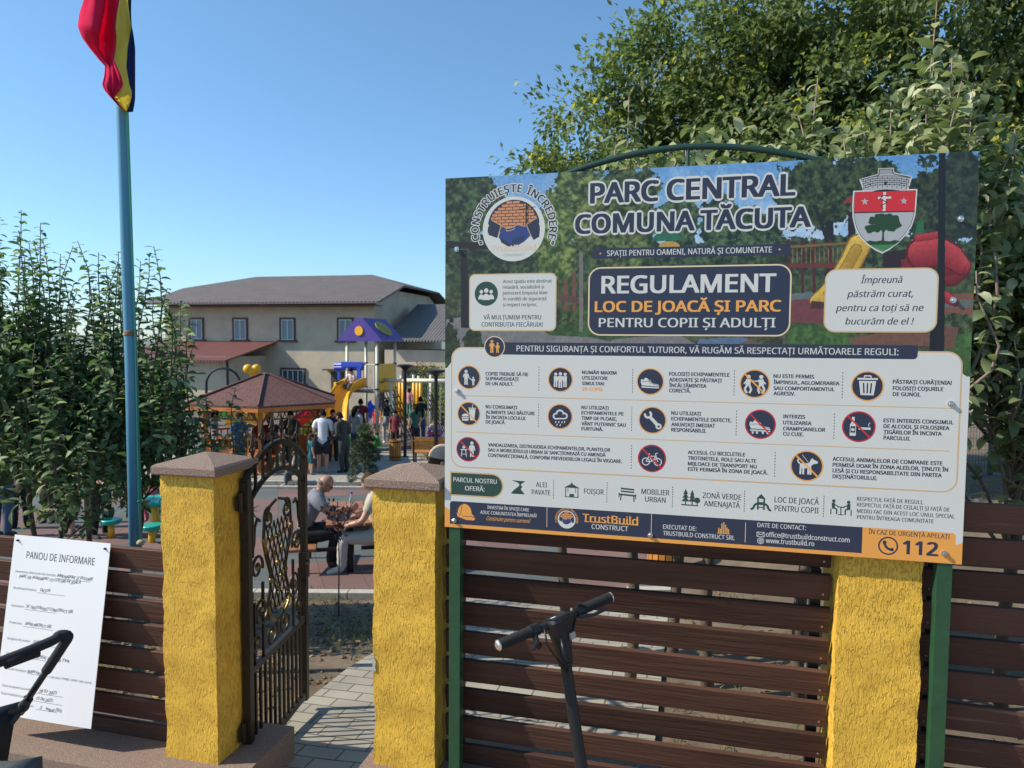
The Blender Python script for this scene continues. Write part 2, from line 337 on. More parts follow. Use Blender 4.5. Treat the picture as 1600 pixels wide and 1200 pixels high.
def fence(u0, u1, top, n, label, wm, sd, posts, sh=.112):
    c = F3(u0, 0); t = thing('timber_fence', label, 'fence', (c.x, c.y, 0), -YAW, 'brown louvred timber fences')
    L = u1 - u0; r = random.Random(sd); mb = MB(); spots = []; wms = [board_tone(wm, q) for q in (.95, .70, 1.22, .82, 1.05)]; cell = .1315
    for k in range(n):
        zc = top - .056 - k * cell + r.uniform(-.002, .002); tl = R(11) + r.uniform(-.012, .012)
        mb.m(r.choice(wms)); M = Matrix.Rotation(tl, 3, 'X') @ Matrix.Rotation(r.uniform(-.002, .002), 3, 'Y')
        mb.box((L / 2, .125, zc), (L - .012, .022, sh), M=M.inverted() if False else M, bev=.003)
        for x in (.035, L - .035):
            for dz in (-.025, .025): spots.append((x, .112 + dz * math.tan(tl), zc + dz))
    mb.build('slats', None, t); scr = MB().tube([(0, 0, 0), (0, -.0025, 0)], .0045, 8).build('screw', m_scr, t); scr.location = spots[0]
    for p in spots[1:]: q = scr.copy(); COL.objects.link(q); q.parent = t; q.location = p
    for x in posts: MB().box((x, .165, (top - .25) / 2 - .1), (.04, .04, top + .2)).build('post', m_dark, t)
fence(-4.4, -1.480, .985, 8, 'worn brown louvred fence left of the gate, carrying the white notice sheet', m_wood_w, 1, (.4, 1.4, 2.88), .121)
fence(-.040, 1.596, 1.268, 9, 'brown louvred fence behind the scooter, between two yellow pillars', m_wood, 2, (.06, 1.58))
fence(1.905, 4.3, 1.455, 10, 'tallest brown louvred fence to the right of the green board post', m_wood_w, 3, (.06, 1.2), .117)
# ------------------------------------------------------------------ wrought iron gate
m_iron = mat('dark_wrought_iron', (.030, .024, .018), .42, .55, var=.5, vscale=30, c2=(.055, .042, .026))
m_brass = mat('brass_patina', (.30, .22, .07), .35, .8, var=.4, vscale=40)
hg = F3(-1.140, .205); gate = thing('iron_gate', 'open wrought iron gate with arched top and gold touched scrolls', 'gate', (hg.x, hg.y, 0), R(90 - 5.5))
GW = .79
def arch(x, top=1.49, end=1.335): return end + (top - end) * math.sin(PI * min(1, max(0, x / GW))) ** .8
fr = MB()
fr.box((.02, 0, .59), (.042, .042, 1.53)); fr.box((GW - .018, 0, .585), (.036, .036, 1.52))
fr.bar((.041, 0, -.14), (GW - .036, 0, -.14), .03, .03); fr.bar((.041, 0, .345), (GW - .036, 0, .345), .026, .034)
fr.tube([(x, 0, arch(x)) for x in np.linspace(0.0, GW, 22)], .019, 6)
fr.tube([(x, 0, arch(x) - .15) for x in np.linspace(.03, GW - .03, 22)], .016, 6); fr.build('frame', m_iron, gate)
bars = MB()
for k in range(1, 12):
    x = .041 + (GW - .077) * k / 12; bars.box((x, 0, .1), (.014, .014, .46))
for k in range(1, 8):
    x = .041 + (GW - .077) * k / 8; z1 = arch(x); bars.box((x, 0, (z1 + z1 - .15) / 2), (.014, .014, .17))
for x in (.10, .2, .60, .69): bars.box((x, 0, .52 + (.04 if x in (.2, .6) else 0)), (.013, .013, .33 + (.08 if x in (.2, .6) else 0)))
bars.box((.085, 0, 1.08), (.014, .014, .30)); bars.box((.705, 0, 1.08), (.014, .014, .30)); bars.build('bars', m_iron, gate)
for x in (.10, .215, .335, .455, .575, .685):
    f = MB(); z = arch(x); f.tube([(x, 0, z - .01), (x, 0, z + .09)], .0065, 6)
    f.tube([(x, 0, z + .05), (x, 0, z + .065), (x, 0, z + .08)], [.007, .012, .007], 8)
    f.tube([(x, 0, z + .09), (x, 0, z + .105), (x, 0, z + .125), (x, 0, z + .17)], [.005, .0125, .0105, .001], 6)
    for s in (-1, 1): f.tube([(x, 0, z + .07), (x + s * .025, 0, z + .075), (x + s * .035, 0, z + .095), (x + s * .022, 0, z + .105)], .005, 5)
    f.build('finial', m_iron, gate)
def spiral(cx, cz, r0, r1, a0, a1, n=22): return [(cx + (r0 + (r1 - r0) * k / n) * math.cos(a0 + (a1 - a0) * k / n), 0, cz + (r0 + (r1 - r0) * k / n) * math.sin(a0 + (a1 - a0) * k / n)) for k in range(n + 1)]
sw = MB().m(m_iron)
C0 = GW / 2
for s in (-1, 1):
    mir = lambda P: [(C0 + s * (p[0]), p[1], p[2]) for p in P]
    sw.tube(mir([(.02, 0, 1.17), (.10, 0, 1.15), (.17, 0, 1.08), (.18, 0, .98), (.15, 0, .88), (.10, 0, .78), (.10, 0, .70), (.14, 0, .62), (.13, 0, .55), (.05, 0, .50), (0, 0, .49)]), .009, 6)
    sw.tube(mir(spiral(.12, 1.09, .062, .012, PI * .6, -PI * 2.4)), .008, 6)
    sw.tube(mir(spiral(.215, .62, .085, .014, PI, PI * 4.3)), .008, 6)
    sw.tube(mir(spiral(.26, .86, .07, .012, PI * 1.1, -PI * 1.8)), .008, 6)
    sw.tube(mir(spiral(.09, .44, .08, .016, PI * .5, PI * 3.2)), .008, 6)
    sw.tube(mir([(.32, 0, .93), (.29, 0, 1.0), (.28, 0, 1.08), (.25, 0, 1.12), (.22, 0, 1.1)]), .008, 6)
    sw.tube(mir(spiral(.28, .47, .055, .012, -PI * .5, PI * 1.9)), .008, 6)
    sw.m(m_brass)
    for p in ((.12, 1.09), (.215, .62), (.26, .86), (.09, .44), (.18, .98), (.10, .74), (.28, .47)): sw.ball((C0 + s * p[0], -.002, p[1]), .016, 8, (1, .7, 1))
    sw.tube(mir([(.178, -.004, 1.0), (.182, -.004, .96), (.165, -.004, .91)]), .0105, 6); sw.tube(mir([(.13, -.004, .60), (.138, -.004, .58), (.12, -.004, .54), (.06, -.004, .502)]), .0105, 6)
    sw.m(m_iron)
sw.build('scrollwork', None, gate, 'auto')
la = MB().m(m_iron)
for k in range(-4, 5):
    for s in (-1, 1):
        pts = []
        for q in np.linspace(0, 1, 14):
            z = .56 + .5 * q; x = k * .05 + s * (q - .5) * .22; lim = .045 + .12 * abs(q - .18) if q > .2 else .09
            if abs(x) <= min(.165, lim + .05): pts.append((C0 + x, .004 * s, z))
        if len(pts) > 2: la.tube(pts, .005, 5)
la.m(m_brass)
for (x, z) in ((0, .66), (.05, .72), (-.05, .72), (0, .81), (.06, .88), (-.06, .88), (0, .96), (.09, .97), (-.09, .97)): la.ball((C0 + x, 0, z), .017, 8, (1, .8, 1))
la.build('lattice', None, gate)
for z in (1.24, .05):
    h = MB(); h.tube([(-.012, .012, z - .05), (-.012, .012, z + .05)], .014, 8); h.box((-.03, .02, z), (.03, .012, .07)); h.build('hinge', m_iron, gate)
lk = MB(); lk.box((GW - .02, 0, .68), (.05, .05, .16)); lk.bar((GW - .02, -.03, .70), (GW - .11, -.05, .70), .016); lk.build('lock', m_iron, gate)
# ------------------------------------------------------------------ flagpole and flag
m_blue = mat('blue_paint', (.075, .25, .38), .42, var=.25, vscale=6, c2=(.10, .28, .40), stretch=(1, 1, .3))
m_rust = mat('rust', (.25, .12, .05), .8)
PX, PY = -2.625, 4.9; pz = gz(PX, PY)
fp = thing('flagpole', 'tall light blue flagpole with a rope, behind the left fence', 'flagpole', (PX, PY, pz), R(0))
mb = MB(); mb.tube([(0, 0, -.1), (0, 0, 2.2), (-.012, 0, 3.0), (-.03, 0, 4.4), (-.035, 0, 5.4)], [.042, .040, .038, .033, .031], 20); mb.build('pole', m_blue, fp, True)
MB().lathe([(.0415, 0), (.0418, .01), (.0418, .025), (.0415, .035)], 20, (0, 0, 2.43 - pz - .35)).build('weld_ring', m_rust, fp, True)
MB().ball((-.035, 0, 5.42), .05, 12).build('ball_top', m_blue, fp, True)
m_rope = mat('green_cord', (.03, .26, .17), .8)
rp = MB(); rp.tube([(.052, -.03, .98), (.050, -.035, 1.25), (.052, -.036, 2.4), (.035, -.037, 4.0)], .006, 6); rp.tube([(.064, -.03, 1.25), (.052, -.03, 2.2), (.025, -.037, 4.0)], .0045, 6)
rp.ball((.05, -.034, 1.26), .012, 8); rp.build('halyard', m_rope, fp)
MB().ball((.054, -.03, .97), .028, 12, (1, 1, .8)).build('cord_knob', mat('yellowed_foam', (.5, .44, .26), .9, var=.3, vscale=30), fp, True)
# flag: hanging folds, cloth with real folds
FB = {'blue': mat('flag_blue', (.03, .05, .17), .95, spec=.1), 'yel': mat('flag_yellow', (.86, .74, .16), .95, spec=.1), 'red': mat('flag_red', (.80, .035, .13), .95, spec=.1)}
for q in FB.values():
    t = q.node_tree; b = t.nodes['Principled BSDF']; tr = t.nodes.new('ShaderNodeBsdfTranslucent'); tr.inputs[0].default_value = b.inputs['Base Color'].default_value
    mx = t.nodes.new('ShaderNodeMixShader'); mx.inputs[0].default_value = .5; t.links.new(b.outputs[0], mx.inputs[1]); t.links.new(tr.outputs[0], mx.inputs[2]); t.links.new(mx.outputs[0], t.nodes['Material Output'].inputs[0])
def flag():
    d0 = 4.84
    # rows of outline points measured on the cloth: (photo y, x of each colour boundary, depth pushes)
    rows = [(-150, [(130, .0), (148, -.10), (166, .02), (188, -.04), (206, .03), (208, .08)]),
            (-60, [(126, -.02), (146, -.10), (168, .03), (190, -.05), (206, .03), (208, .08)]),
            (0, [(131, -.04), (152, -.12), (170, .00), (187, -.05), (200, .02), (205, .08)]),
            (22, [(124, -.06), (150, -.14), (168, .02), (183, -.06), (202, .02), (205, .08)]),
            (42, [(122, -.08), (148, -.15), (166, .03), (181, -.07), (205, .02), (206, .08)]),
            (58, [(128, -.05), (146, -.10), (163, .03), (182, -.06), (202, .03), (209, .09)]),
            (75, [(140, -.01), (152, -.05), (167, .03), (181, -.05), (199, .03), (211, .10)]),
            (92, [(154, .02), (162, -.02), (170, .02), (178, -.05), (198, .03), (211, .10)]),
            (103, [(164, .03), (170, .0), (176, -.03), (182, -.05), (197, .02), (211, .10)]),
            (118, [(163, -.02), (171, -.07), (180, -.05), (189, -.07), (199, .01), (211, .10)]),
            (133, [(159, -.05), (170, -.10), (182, -.06), (193, -.07), (202, .01), (211, .10)]),
            (143, [(165, -.05), (172, -.08), (178, -.07), (186, -.07), (206, .0), (211, .10)]),
            (152, [(173, -.04), (175, -.06), (176, -.06), (177, -.06), (206, .0), (211, .10)]),
            (163, [(183, -.03), (184, -.04), (185, -.04), (186, -.04), (203, .01), (210, .10)]),
            (175, [(196, .0), (196.5, .0), (197, .0), (197.5, .0), (198, .01), (208, .09)])]
    RW = []
    for y, P in rows:
        r = []
        for k in range(len(P) - 1):
            for q in range(4):
                s = q / 4; s2 = s * s * (3 - 2 * s); r.append((P[k][0] + (P[k + 1][0] - P[k][0]) * s, P[k][1] + (P[k + 1][1] - P[k][1]) * s2))
        r.append(P[-1]); RW.append((y, r))
    # smooth in y
    ysrc = [a for a, _ in RW]; YY = np.linspace(ysrc[0], ysrc[-1], 60); n = len(RW[0][1]); vs = []
    for y in YY:
        for j in range(n):
            x = np.interp(y, ysrc, [r[j][0] for _, r in RW]); d = np.interp(y, ysrc, [r[j][1] for _, r in RW])
            d += .010 * math.sin(j * 1.7 + y * .045) + .007 * math.sin(j * .9 - y * .11); v = ray(x, y) * (d0 + d * 1.3 - .03); vs.append((v.x, v.y, v.z + EYE))
    org = Vector((PX, PY, 4.2)); vs = [Vector(v) - org for v in vs]; mb = MB()
    fs = {'red': [], 'yel': [], 'blue': []}
    for i in range(59):
        for j in range(n - 1):
            k = 'red' if j < 12 else 'yel' if j < 16 else 'blue'
            if k == 'blue' and j >= 16 and 0: pass
            fs[k].append((i * n + j, i * n + j + 1, (i + 1) * n + j + 1, (i + 1) * n + j))
    o = 0; mb.v = [tuple(v) for v in vs]
    for k in fs:
        mb.m(FB[k])
        for f in fs[k]: mb.f.append(f); mb.mi.append(mb.cur)
    o = mb.build('flag', None, None, True); o.location = org
    sm = o.modifiers.new('thick', 'SOLIDIFY'); sm.thickness = .0015
    tag(o, 'red, yellow and blue cloth flag hanging in folds at the top of the blue pole', 'flag')
flag()
# ------------------------------------------------------------------ lettering from the built-in font
_fc = bpy.data.curves.new('lettering', 'FONT'); _fo = bpy.data.objects.new('lettering', _fc); COL.objects.link(_fo)
_fc.resolution_u = 2; _fc.fill_mode = 'FRONT'; _fc.size = 1
try: _fc.font = bpy.data.fonts.load(bpy.utils.system_resource('DATAFILES', path='fonts') + '/NotoSansHebrew-Regular.woff2')      # a typeface that ships with Blender; the built-in one otherwise
except Exception: pass
_tc = {}
def copies(bold):       # a heavier weight is struck several times, slightly apart
    if bold <= 0: return [(0, 0)]
    if bold > .05: return [(bold * math.cos(q * PI / 6), bold * math.sin(q * PI / 6)) for q in range(12)] + [(0, 0)]
    if bold > .02: return [(-bold, -bold * .5), (bold, bold * .5), (-bold, bold * .5), (bold, -bold * .5), (0, 0)]
    return [(-bold, 0), (bold, 0)]
def glyphs(s, bold=0.0, space=1.0):
    k = (s, bold, space)
    if k not in _tc:
        _fc.body = s; _fc.offset = bold; _fc.space_character = space
        dg = bpy.context.evaluated_depsgraph_get(); dg.update()
        e = _fo.evaluated_get(dg); me = e.to_mesh(); n = len(me.vertices)
        a = np.empty(n * 3, np.float32); me.vertices.foreach_get('co', a); a = a.reshape(-1, 3)[:, :2].copy()
        f = [tuple(p.vertices) for p in me.polygons]; e.to_mesh_clear(); _tc[k] = (a, f)
    return _tc[k]
CAPH = float(glyphs('H')[0][:, 1].max())
def put_text(mb, s, u0, u1, z, cap, y, bold=0.0, shear=0.0, space=1.0, rot=0.0, cen=False, grow=0):
    a, f = glyphs(s, 0, space); a = a.astype(float); x0, x1 = a[:, 0].min(), a[:, 0].max(); ky = cap / CAPH
    kx = (u1 - u0) / (x1 - x0) if u1 is not None else ky
    c, q = math.cos(rot), math.sin(rot)
    for n, (dx, dz) in enumerate(copies(bold)):
        X = (a[:, 0] - x0 + dx) * kx; Zz = (a[:, 1] + dz) * ky; X = X + shear * Zz; yy = y - n * 5e-6
        mb.add([(u0 + X[i] * c - Zz[i] * q, yy, z + X[i] * q + Zz[i] * c) for i in range(len(a))], f)
# ------------------------------------------------------------------ the rules board
NAVY = (.024, .032, .062); CREAM = (.80, .81, .78); TAN = (.60, .40, .20); ORG = (.80, .36, .075); GRN = (.022, .060, .048)
k_navy = flat('print_navy', NAVY); k_white = flat('print_white', (.61, .612, .575)); k_tan = flat('print_tan', TAN); k_org = flat('print_orange', ORG); k_grn = flat('print_green', GRN)
k_red = flat('print_red', (.58, .025, .035)); k_blk = flat('print_black', (.012, .012, .015)); k_grey = flat('print_grey', (.40, .41, .42)); k_blue = flat('print_blue', (.03, .055, .20)); k_org2 = flat('print_amber', (.78, .34, .07))
k_brick = flat('print_brick', (.60, .25, .10)); k_pale = flat('print_pale_orange', (.74, .55, .40)); k_dgreen = flat('print_leaf', (.018, .055, .022)); k_lgreen = flat('print_meadow', (.05, .20, .06))
BW, BH, BZ = 2.01317, 1.5, EYE + .697 - 1.5
o_ = FO; board = thing('rules_board', 'large printed park rules board on green posts', 'information board', (FO.x, FO.y, 0), -YAW)
PT = .004
pn = MB(); pn.box((BW / 2, PT / 2, BZ + .75), (BW, PT, 1.5)); pn.build('panel', mat('board_white', (.61, .612, .575), .42), board)
E_ = .00012
def lay(k): return -E_ * k
class PB(MB):       # a printed shape lying on the board: points are (u, z), k is the ink layer
    q = 0
    def poly(s, pts, k):
        s.q = (s.q + 1) % 12; k += .04 * s.q
        return s.add([(p[0], lay(k), p[1]) for p in pts], [tuple(range(len(pts)))])
    def line(s, pts, wd, k):
        for a, b in zip(pts, pts[1:]):
            dx, dz = b[0] - a[0], b[1] - a[1]; L = math.hypot(dx, dz) or 1; nx, nz = -dz / L * wd / 2, dx / L * wd / 2
            s.poly([(a[0] - nx, a[1] - nz), (b[0] - nx, b[1] - nz), (b[0] + nx, b[1] + nz), (a[0] + nx, a[1] + nz)], k); 
        return s
    def disc(s, c, r, k, n=36, ry=None): return s.poly([(c[0] + r * math.cos(2 * PI * i / n), c[1] + (ry or r) * math.sin(2 * PI * i / n)) for i in range(n)], k)
    def ring(s, c, r0, r1, k, n=40, a0=0, a1=2 * PI):
        for i in range(n):
            a = a0 + (a1 - a0) * i / n; b = a0 + (a1 - a0) * (i + 1) / n
            s.poly([(c[0] + r0 * math.cos(a), c[1] + r0 * math.sin(a)), (c[0] + r1 * math.cos(a), c[1] + r1 * math.sin(a)), (c[0] + r1 * math.cos(b), c[1] + r1 * math.sin(b)), (c[0] + r0 * math.cos(b), c[1] + r0 * math.sin(b))], k)
        return s
def rrect(u0, z0, u1, z1, r, rad=(1, 1, 1, 1), n=8):   # corners: BL BR TR TL
    pts = []
    for q, (cx, cz, a) in enumerate(((u0 + r, z0 + r, PI), (u1 - r, z0 + r, 1.5 * PI), (u1 - r, z1 - r, 0), (u0 + r, z1 - r, .5 * PI))):
        if rad[q]:
            for i in range(n + 1): t = a + PI / 2 * i / n; pts.append((cx + r * math.cos(t), cz + r * math.sin(t)))
        else: pts.append(((u0, z0), (u1, z0), (u1, z1), (u0, z1))[q])
    return pts
def pxm(px, py): return abs(S(px, py)[1] - S(px, py + 10)[1]) / 10      # metres per photo pixel, upright
def T(mb, s, x0, y0, x1, y1, cap, k, bold=.0, shear=0, dx=0):
    a = S(x0, y0); b = S(x1, y1); z = (a[1] + b[1]) / 2; c = cap * pxm((x0 + x1) / 2, (y0 + y1) / 2)
    put_text(mb, s, a[0], b[0] - shear * c * .6, z, c, lay(k), bold, shear)
# --- printed photograph of a park across the top
def paint():
    nu, nz = 1040, 330; zt = BZ + 1.5; zb = S(1490, 588)[1]
    U_ = np.linspace(0, BW, nu); Z_ = np.linspace(zb, zt, nz); UU, ZZ = np.meshgrid(U_, Z_)
    # to photo pixels
    wx = FO.x + FU.x * UU; wy = FO.y + FU.y * UU; wz = ZZ - EYE
    c, s = math.cos(PITCH), math.sin(PITCH); dy = wy * c - wz * s; dz = wy * s + wz * c; a = FPX * wx / dy; b = -FPX * dz / dy
    X = 800 + math.cos(ROLL) * a - math.sin(ROLL) * b; Y = 600 + math.sin(ROLL) * a + math.cos(ROLL) * b
    r = np.random.default_rng(3)
    def vn(sx, sy, ox=0):
        L = r.random((200, 400)); gx = (X - 600 + ox) / sx; gy = (Y - 200) / sy; ix = np.floor(gx).astype(int); iy = np.floor(gy).astype(int); fx = gx - ix; fy = gy - iy
        fx = fx * fx * (3 - 2 * fx); fy = fy * fy * (3 - 2 * fy); ix %= 398; iy %= 198
        return (L[iy, ix] * (1 - fx) + L[iy, ix + 1] * fx) * (1 - fy) + (L[iy + 1, ix] * (1 - fx) + L[iy + 1, ix + 1] * fx) * fy
    def fbm(s0): return (vn(s0, s0) + .6 * vn(s0 / 2, s0 / 2) + .4 * vn(s0 / 4, s0 / 4) + .25 * vn(s0 / 8, s0 / 8)) / 2.25
    def inp(P):
        ins = np.zeros(X.shape, bool); n = len(P)
        for i in range(n):
            x0, y0 = P[i]; x1, y1 = P[(i + 1) % n]
            cond = ((y0 > Y) != (y1 > Y)); xx = (x1 - x0) * (Y - y0) / ((y1 - y0) or 1e-9) + x0; ins ^= cond & (X < xx)
        return ins
    C = np.zeros(X.shape + (3,)); c3 = lambda *q: np.array(q, float)
    def mixc(m, col, al=1.0): 
        m = m.astype(float) * al; C[:] = C * (1 - m[..., None]) + col * m[..., None]
    t = np.clip((Y - 240) / 170, 0, 1)[..., None]; C[:] = c3(.30, .57, .84) * (1 - t) + c3(.62, .78, .90) * t
    cl = np.clip((fbm(70) - .52) * 5, 0, 1); mixc(cl, c3(.80, .86, .92), .6)
    leafn = fbm(9); lf2 = fbm(5)
    def leafy(dark, light, k=1.0):
        q = np.clip((leafn * .5 + lf2 * .5 - .36) * 3.4 * k, 0, 1)[..., None]; return np.array(dark) * (1 - q) + np.array(light) * q
    # far trees
    edge = 375 + 26 * (vn(40, 1000) - .5) + 30 * (fbm(16) - .5); m = (Y > edge); mixc(m, leafy((.07, .14, .10), (.30, .42, .24)))
    for (cx, cy, rx, ry) in ((1060, 345, 34, 40), (1125, 350, 36, 44), (1165, 355, 26, 36), (1000, 350, 30, 40), (1200, 360, 26, 30)):
        m = ((X - cx) / rx) ** 2 + ((Y - cy) / ry) ** 2 + 1.5 * (fbm(13) - .5) < .95; mixc(m, leafy((.05, .13, .09), (.33, .45, .26)))
    # lawn, paths, play surface
    m = Y > 432; mixc(m, leafy((.14, .22, .13), (.30, .38, .20)))
    m = Y > 462 + 5 * (vn(30, 30) - .5); mixc(m, leafy((.16, .20, .12), (.34, .38, .24)))
    m = inp([(697, 500), (735, 492), (870, 515), (960, 535), (900, 560), (697, 560)]); mixc(m, c3(.45, .45, .45) * (.9 + .2 * fbm(8)[..., None]))
    m = inp([(820, 500), (930, 478), (980, 500), (985, 530), (860, 524)]); mixc(m, leafy((.12, .26, .10), (.24, .40, .16)))
    m = inp([(960, 530), (1060, 522), (1100, 545), (930, 548)]); mixc(m, c3(.47, .45, .45) * (.9 + .2 * fbm(8)[..., None]))
    m = inp([(1225, 470), (1310, 462), (1330, 500), (1290, 507), (1230, 503)]); mixc(m, c3(.45, .20, .22))
    m = inp([(1228, 460), (1300, 452), (1300, 463), (1228, 470)]); mixc(m, c3(.34, .42, .42))
    m = inp([(1462, 460), (1532, 458), (1532, 505), (1462, 500)]); mixc(m, c3(.50, .28, .22)); m = inp([(1462, 470), (1532, 468), (1532, 480), (1462, 482)]); mixc(m, c3(.36, .40, .36))
    m = inp([(1230, 504), (1300, 508), (1345, 524), (1345, 550), (1230, 550)]) | ((X > 1465) & (Y > 503)); mixc(m, leafy((.16, .30, .12), (.28, .46, .18)))
    m = inp([(1092, 530), (1160, 526), (1200, 545), (1085, 548)]); mixc(m, c3(.30, .42, .55))
    # big trees
    def tree(cx, cy, rx, ry, dk, lt, am=1.7, k=1.0):
        m = ((X - cx) / rx) ** 2 + ((Y - cy) / ry) ** 2 + am * (fbm(22) - .5) + .8 * (lf2 - .5) < .95; mixc(m, leafy(dk, lt, k))
    def post(P, col): mixc(inp(P), c3(*col))
    post([(722, 360), (731, 360), (733, 512), (721, 512)], (.09, .10, .13)); post([(737, 380), (742, 380), (742, 520), (737, 520)], (.10, .12, .13))
    tree(735, 320, 55, 62, (.06, .12, .08), (.30, .42, .22)); tree(708, 330, 26, 90, (.07, .13, .08), (.34, .46, .24)); tree(790, 395, 120, 34, (.06, .12, .09), (.26, .36, .20))
    post([(697, 376), (800, 383), (800, 390), (697, 388)], (.12, .11, .13)); post([(720, 390), (730, 390), (732, 512), (720, 512)], (.10, .10, .13))
    for x in (884, 897): post([(x - 3, 396), (x + 3, 396), (x + 3, 505), (x - 3, 505)], (.45, .27, .18))
    post([(868, 388), (940, 378), (940, 384), (868, 394)], (.30, .24, .20)); post([(872, 460), (905, 464), (905, 474), (872, 470)], (.36, .25, .20))
    tree(910, 320, 62, 62, (.12, .20, .10), (.52, .60, .26), 1.6, 1.1); tree(985, 300, 46, 44, (.07, .14, .08), (.38, .48, .22)); tree(868, 380, 34, 70, (.16, .26, .10), (.55, .62, .25)); tree(960, 385, 70, 36, (.10, .18, .08), (.44, .52, .24))
    post([(905, 395), (911, 395), (911, 518), (905, 518)], (.44, .42, .38))
    tree(880, 495, 24, 14, (.08, .16, .08), (.35, .46, .18)); tree(705, 540, 16, 40, (.05, .10, .06), (.2, .28, .12)); tree(742, 545, 18, 34, (.05, .10, .06), (.22, .3, .14)); tree(1500, 505, 28, 18, (.10, .16, .08), (.36, .42, .22))
    # kiosk
    post([(1019, 373), (1028, 364), (1058, 364), (1066, 372), (1064, 376), (1019, 377)], (.10, .42, .30)); post([(1022, 376), (1025, 376), (1025, 412), (1022, 412)], (.18, .15, .15)); post([(1058, 376), (1061, 376), (1061, 412), (1058, 412)], (.18, .15, .15))
    mixc((((X - 1046) / 16) ** 2 + ((Y - 384) / 7) ** 2 < 1), c3(.75, .58, .20))
    def pipe(P, wd, hi, lo, sh=0.0):       # a rounded chute: light along its upper edge, dark below
        best = np.full(X.shape, 9e9); sd = np.zeros(X.shape); hw_ = np.zeros(X.shape)
        for k in range(len(P) - 1):
            ax, ay = P[k]; bx, by = P[k + 1]; L2 = (bx - ax) ** 2 + (by - ay) ** 2; q = np.clip(((X - ax) * (bx - ax) + (Y - ay) * (by - ay)) / L2, 0, 1)
            cx, cy = ax + q * (bx - ax), ay + q * (by - ay); d = np.hypot(X - cx, Y - cy); w0 = wd[k] + (wd[k + 1] - wd[k]) * q; m = d < best; best = np.where(m, d, best); sd = np.where(m, Y - cy, sd); hw_ = np.where(m, w0, hw_)
        m = best < hw_; t = np.clip(sd / hw_ * .5 + .5 + sh, 0, 1)[..., None]; col = np.array(hi) * (1 - t) + np.array(lo) * t; rim = (best > hw_ * .86)[..., None]; mixc(m, np.where(rim, np.array(lo) * .8, col))
    # right group
    tree(1285, 300, 78, 62, (.05, .11, .07), (.28, .38, .18), 1.5, 1.1); tree(1360, 285, 56, 44, (.05, .11, .07), (.26, .36, .17), 1.5, 1.1); tree(1470, 320, 60, 78, (.06, .11, .10), (.25, .33, .18), 1.5); tree(1505, 300, 40, 80, (.07, .12, .12), (.22, .29, .18), 1.4)
    post([(1290, 345), (1302, 345), (1306, 450), (1288, 450)], (.10, .10, .12)); post([(1270, 320), (1276, 320), (1298, 380), (1292, 384)], (.10, .11, .12))
    tree(1250, 400, 60, 30, (.08, .14, .10), (.28, .34, .22))
    for x in (1232, 1254, 1272, 1297): post([(x - 2.5, 374), (x + 2.5, 374), (x + 2.5, 458), (x - 2.5, 458)], (.30, .10, .14))
    for x in range(1238, 1320, 7): post([(x, 388), (x + 1.2, 388), (x + 1.2, 414), (x, 414)], (.55, .42, .16))
    post([(1232, 384), (1325, 378), (1325, 382), (1232, 388)], (.5, .36, .14)); post([(1232, 412), (1320, 410), (1320, 418), (1232, 419)], (.42, .16, .14))
    post([(1325, 330), (1337, 330), (1337, 420), (1325, 420)], (.14, .11, .13)); post([(1316, 317), (1336, 302), (1352, 300), (1352, 316)], (.62, .12, .16))
    post([(1338, 372), (1352, 372), (1352, 400), (1338, 400)], (.55, .36, .14)); post([(1380, 395), (1440, 385), (1440, 425), (1380, 425)], (.14, .10, .12)); post([(1408, 405), (1424, 404), (1424, 420), (1408, 420)], (.5, .1, .12))
    pipe([(1342, 384), (1330, 408), (1312, 434), (1292, 456), (1274, 470)], [19, 18, 15, 12, 9], (.93, .76, .22), (.74, .52, .10), -.1); pipe([(1338, 390), (1326, 412), (1308, 438), (1290, 458)], [9, 9, 7, 4], (.80, .60, .14), (.66, .46, .08)); post([(1268, 470), (1290, 472), (1290, 482), (1266, 482)], (.30, .13, .16))
    post([(1428, 372), (1434, 344), (1444, 346), (1442, 372)], (.12, .42, .24))
    pipe([(1480, 424), (1502, 424), (1490, 438), (1468, 440)], [14, 13, 9, 8], (.60, .10, .14), (.36, .04, .08)); pipe([(1440, 396), (1464, 392), (1488, 402), (1503, 415)], [25, 25, 21, 15], (.90, .24, .25), (.48, .05, .10)); pipe([(1434, 372), (1472, 366)], [6, 6], (.8, .2, .22), (.6, .08, .12))
    pipe([(1466, 458), (1482, 466), (1492, 474)], [9, 9, 6], (.82, .20, .22), (.50, .06, .10))
    post([(1324, 528), (1400, 518), (1452, 522), (1452, 540), (1340, 545)], (.45, .28, .22)); post([(1476, 508), (1498, 512), (1490, 545), (1470, 545)], (.42, .26, .20)); post([(1150, 540), (1172, 530), (1200, 545), (1160, 552)], (.42, .3, .26))
    post([(1467, 230), (1478, 230), (1476, 500), (1475, 560), (1452, 560), (1454, 500), (1464, 486)], (.065, .08, .11))
    C[:] *= (.86 + .28 * fbm(4))[..., None]
    # the print runs a little dull towards its right edge
    C[:] = C * .80 + C.mean(2, keepdims=True) * .20; C[:] = np.clip(C * .93 + .035, 0.015, 1); lin = np.where(C <= .04045, C / 12.92, ((C + .055) / 1.055) ** 2.4)
    V = np.stack([UU, np.full(UU.shape, lay(1)), ZZ], -1).reshape(-1, 3)
    i = np.arange(nz - 1)[:, None] * nu + np.arange(nu - 1)[None]; F = np.stack([i, i + 1, i + nu + 1, i + nu], -1).reshape(-1, 4)
    m = bpy.data.materials.new('printed_picture'); m.use_nodes = True; t = m.node_tree; at = t.nodes.new('ShaderNodeAttribute'); at.attribute_name = 'col'
    b = t.nodes['Principled BSDF']; b.inputs['Roughness'].default_value = .42; t.links.new(at.outputs['Color'], b.inputs['Base Color'])
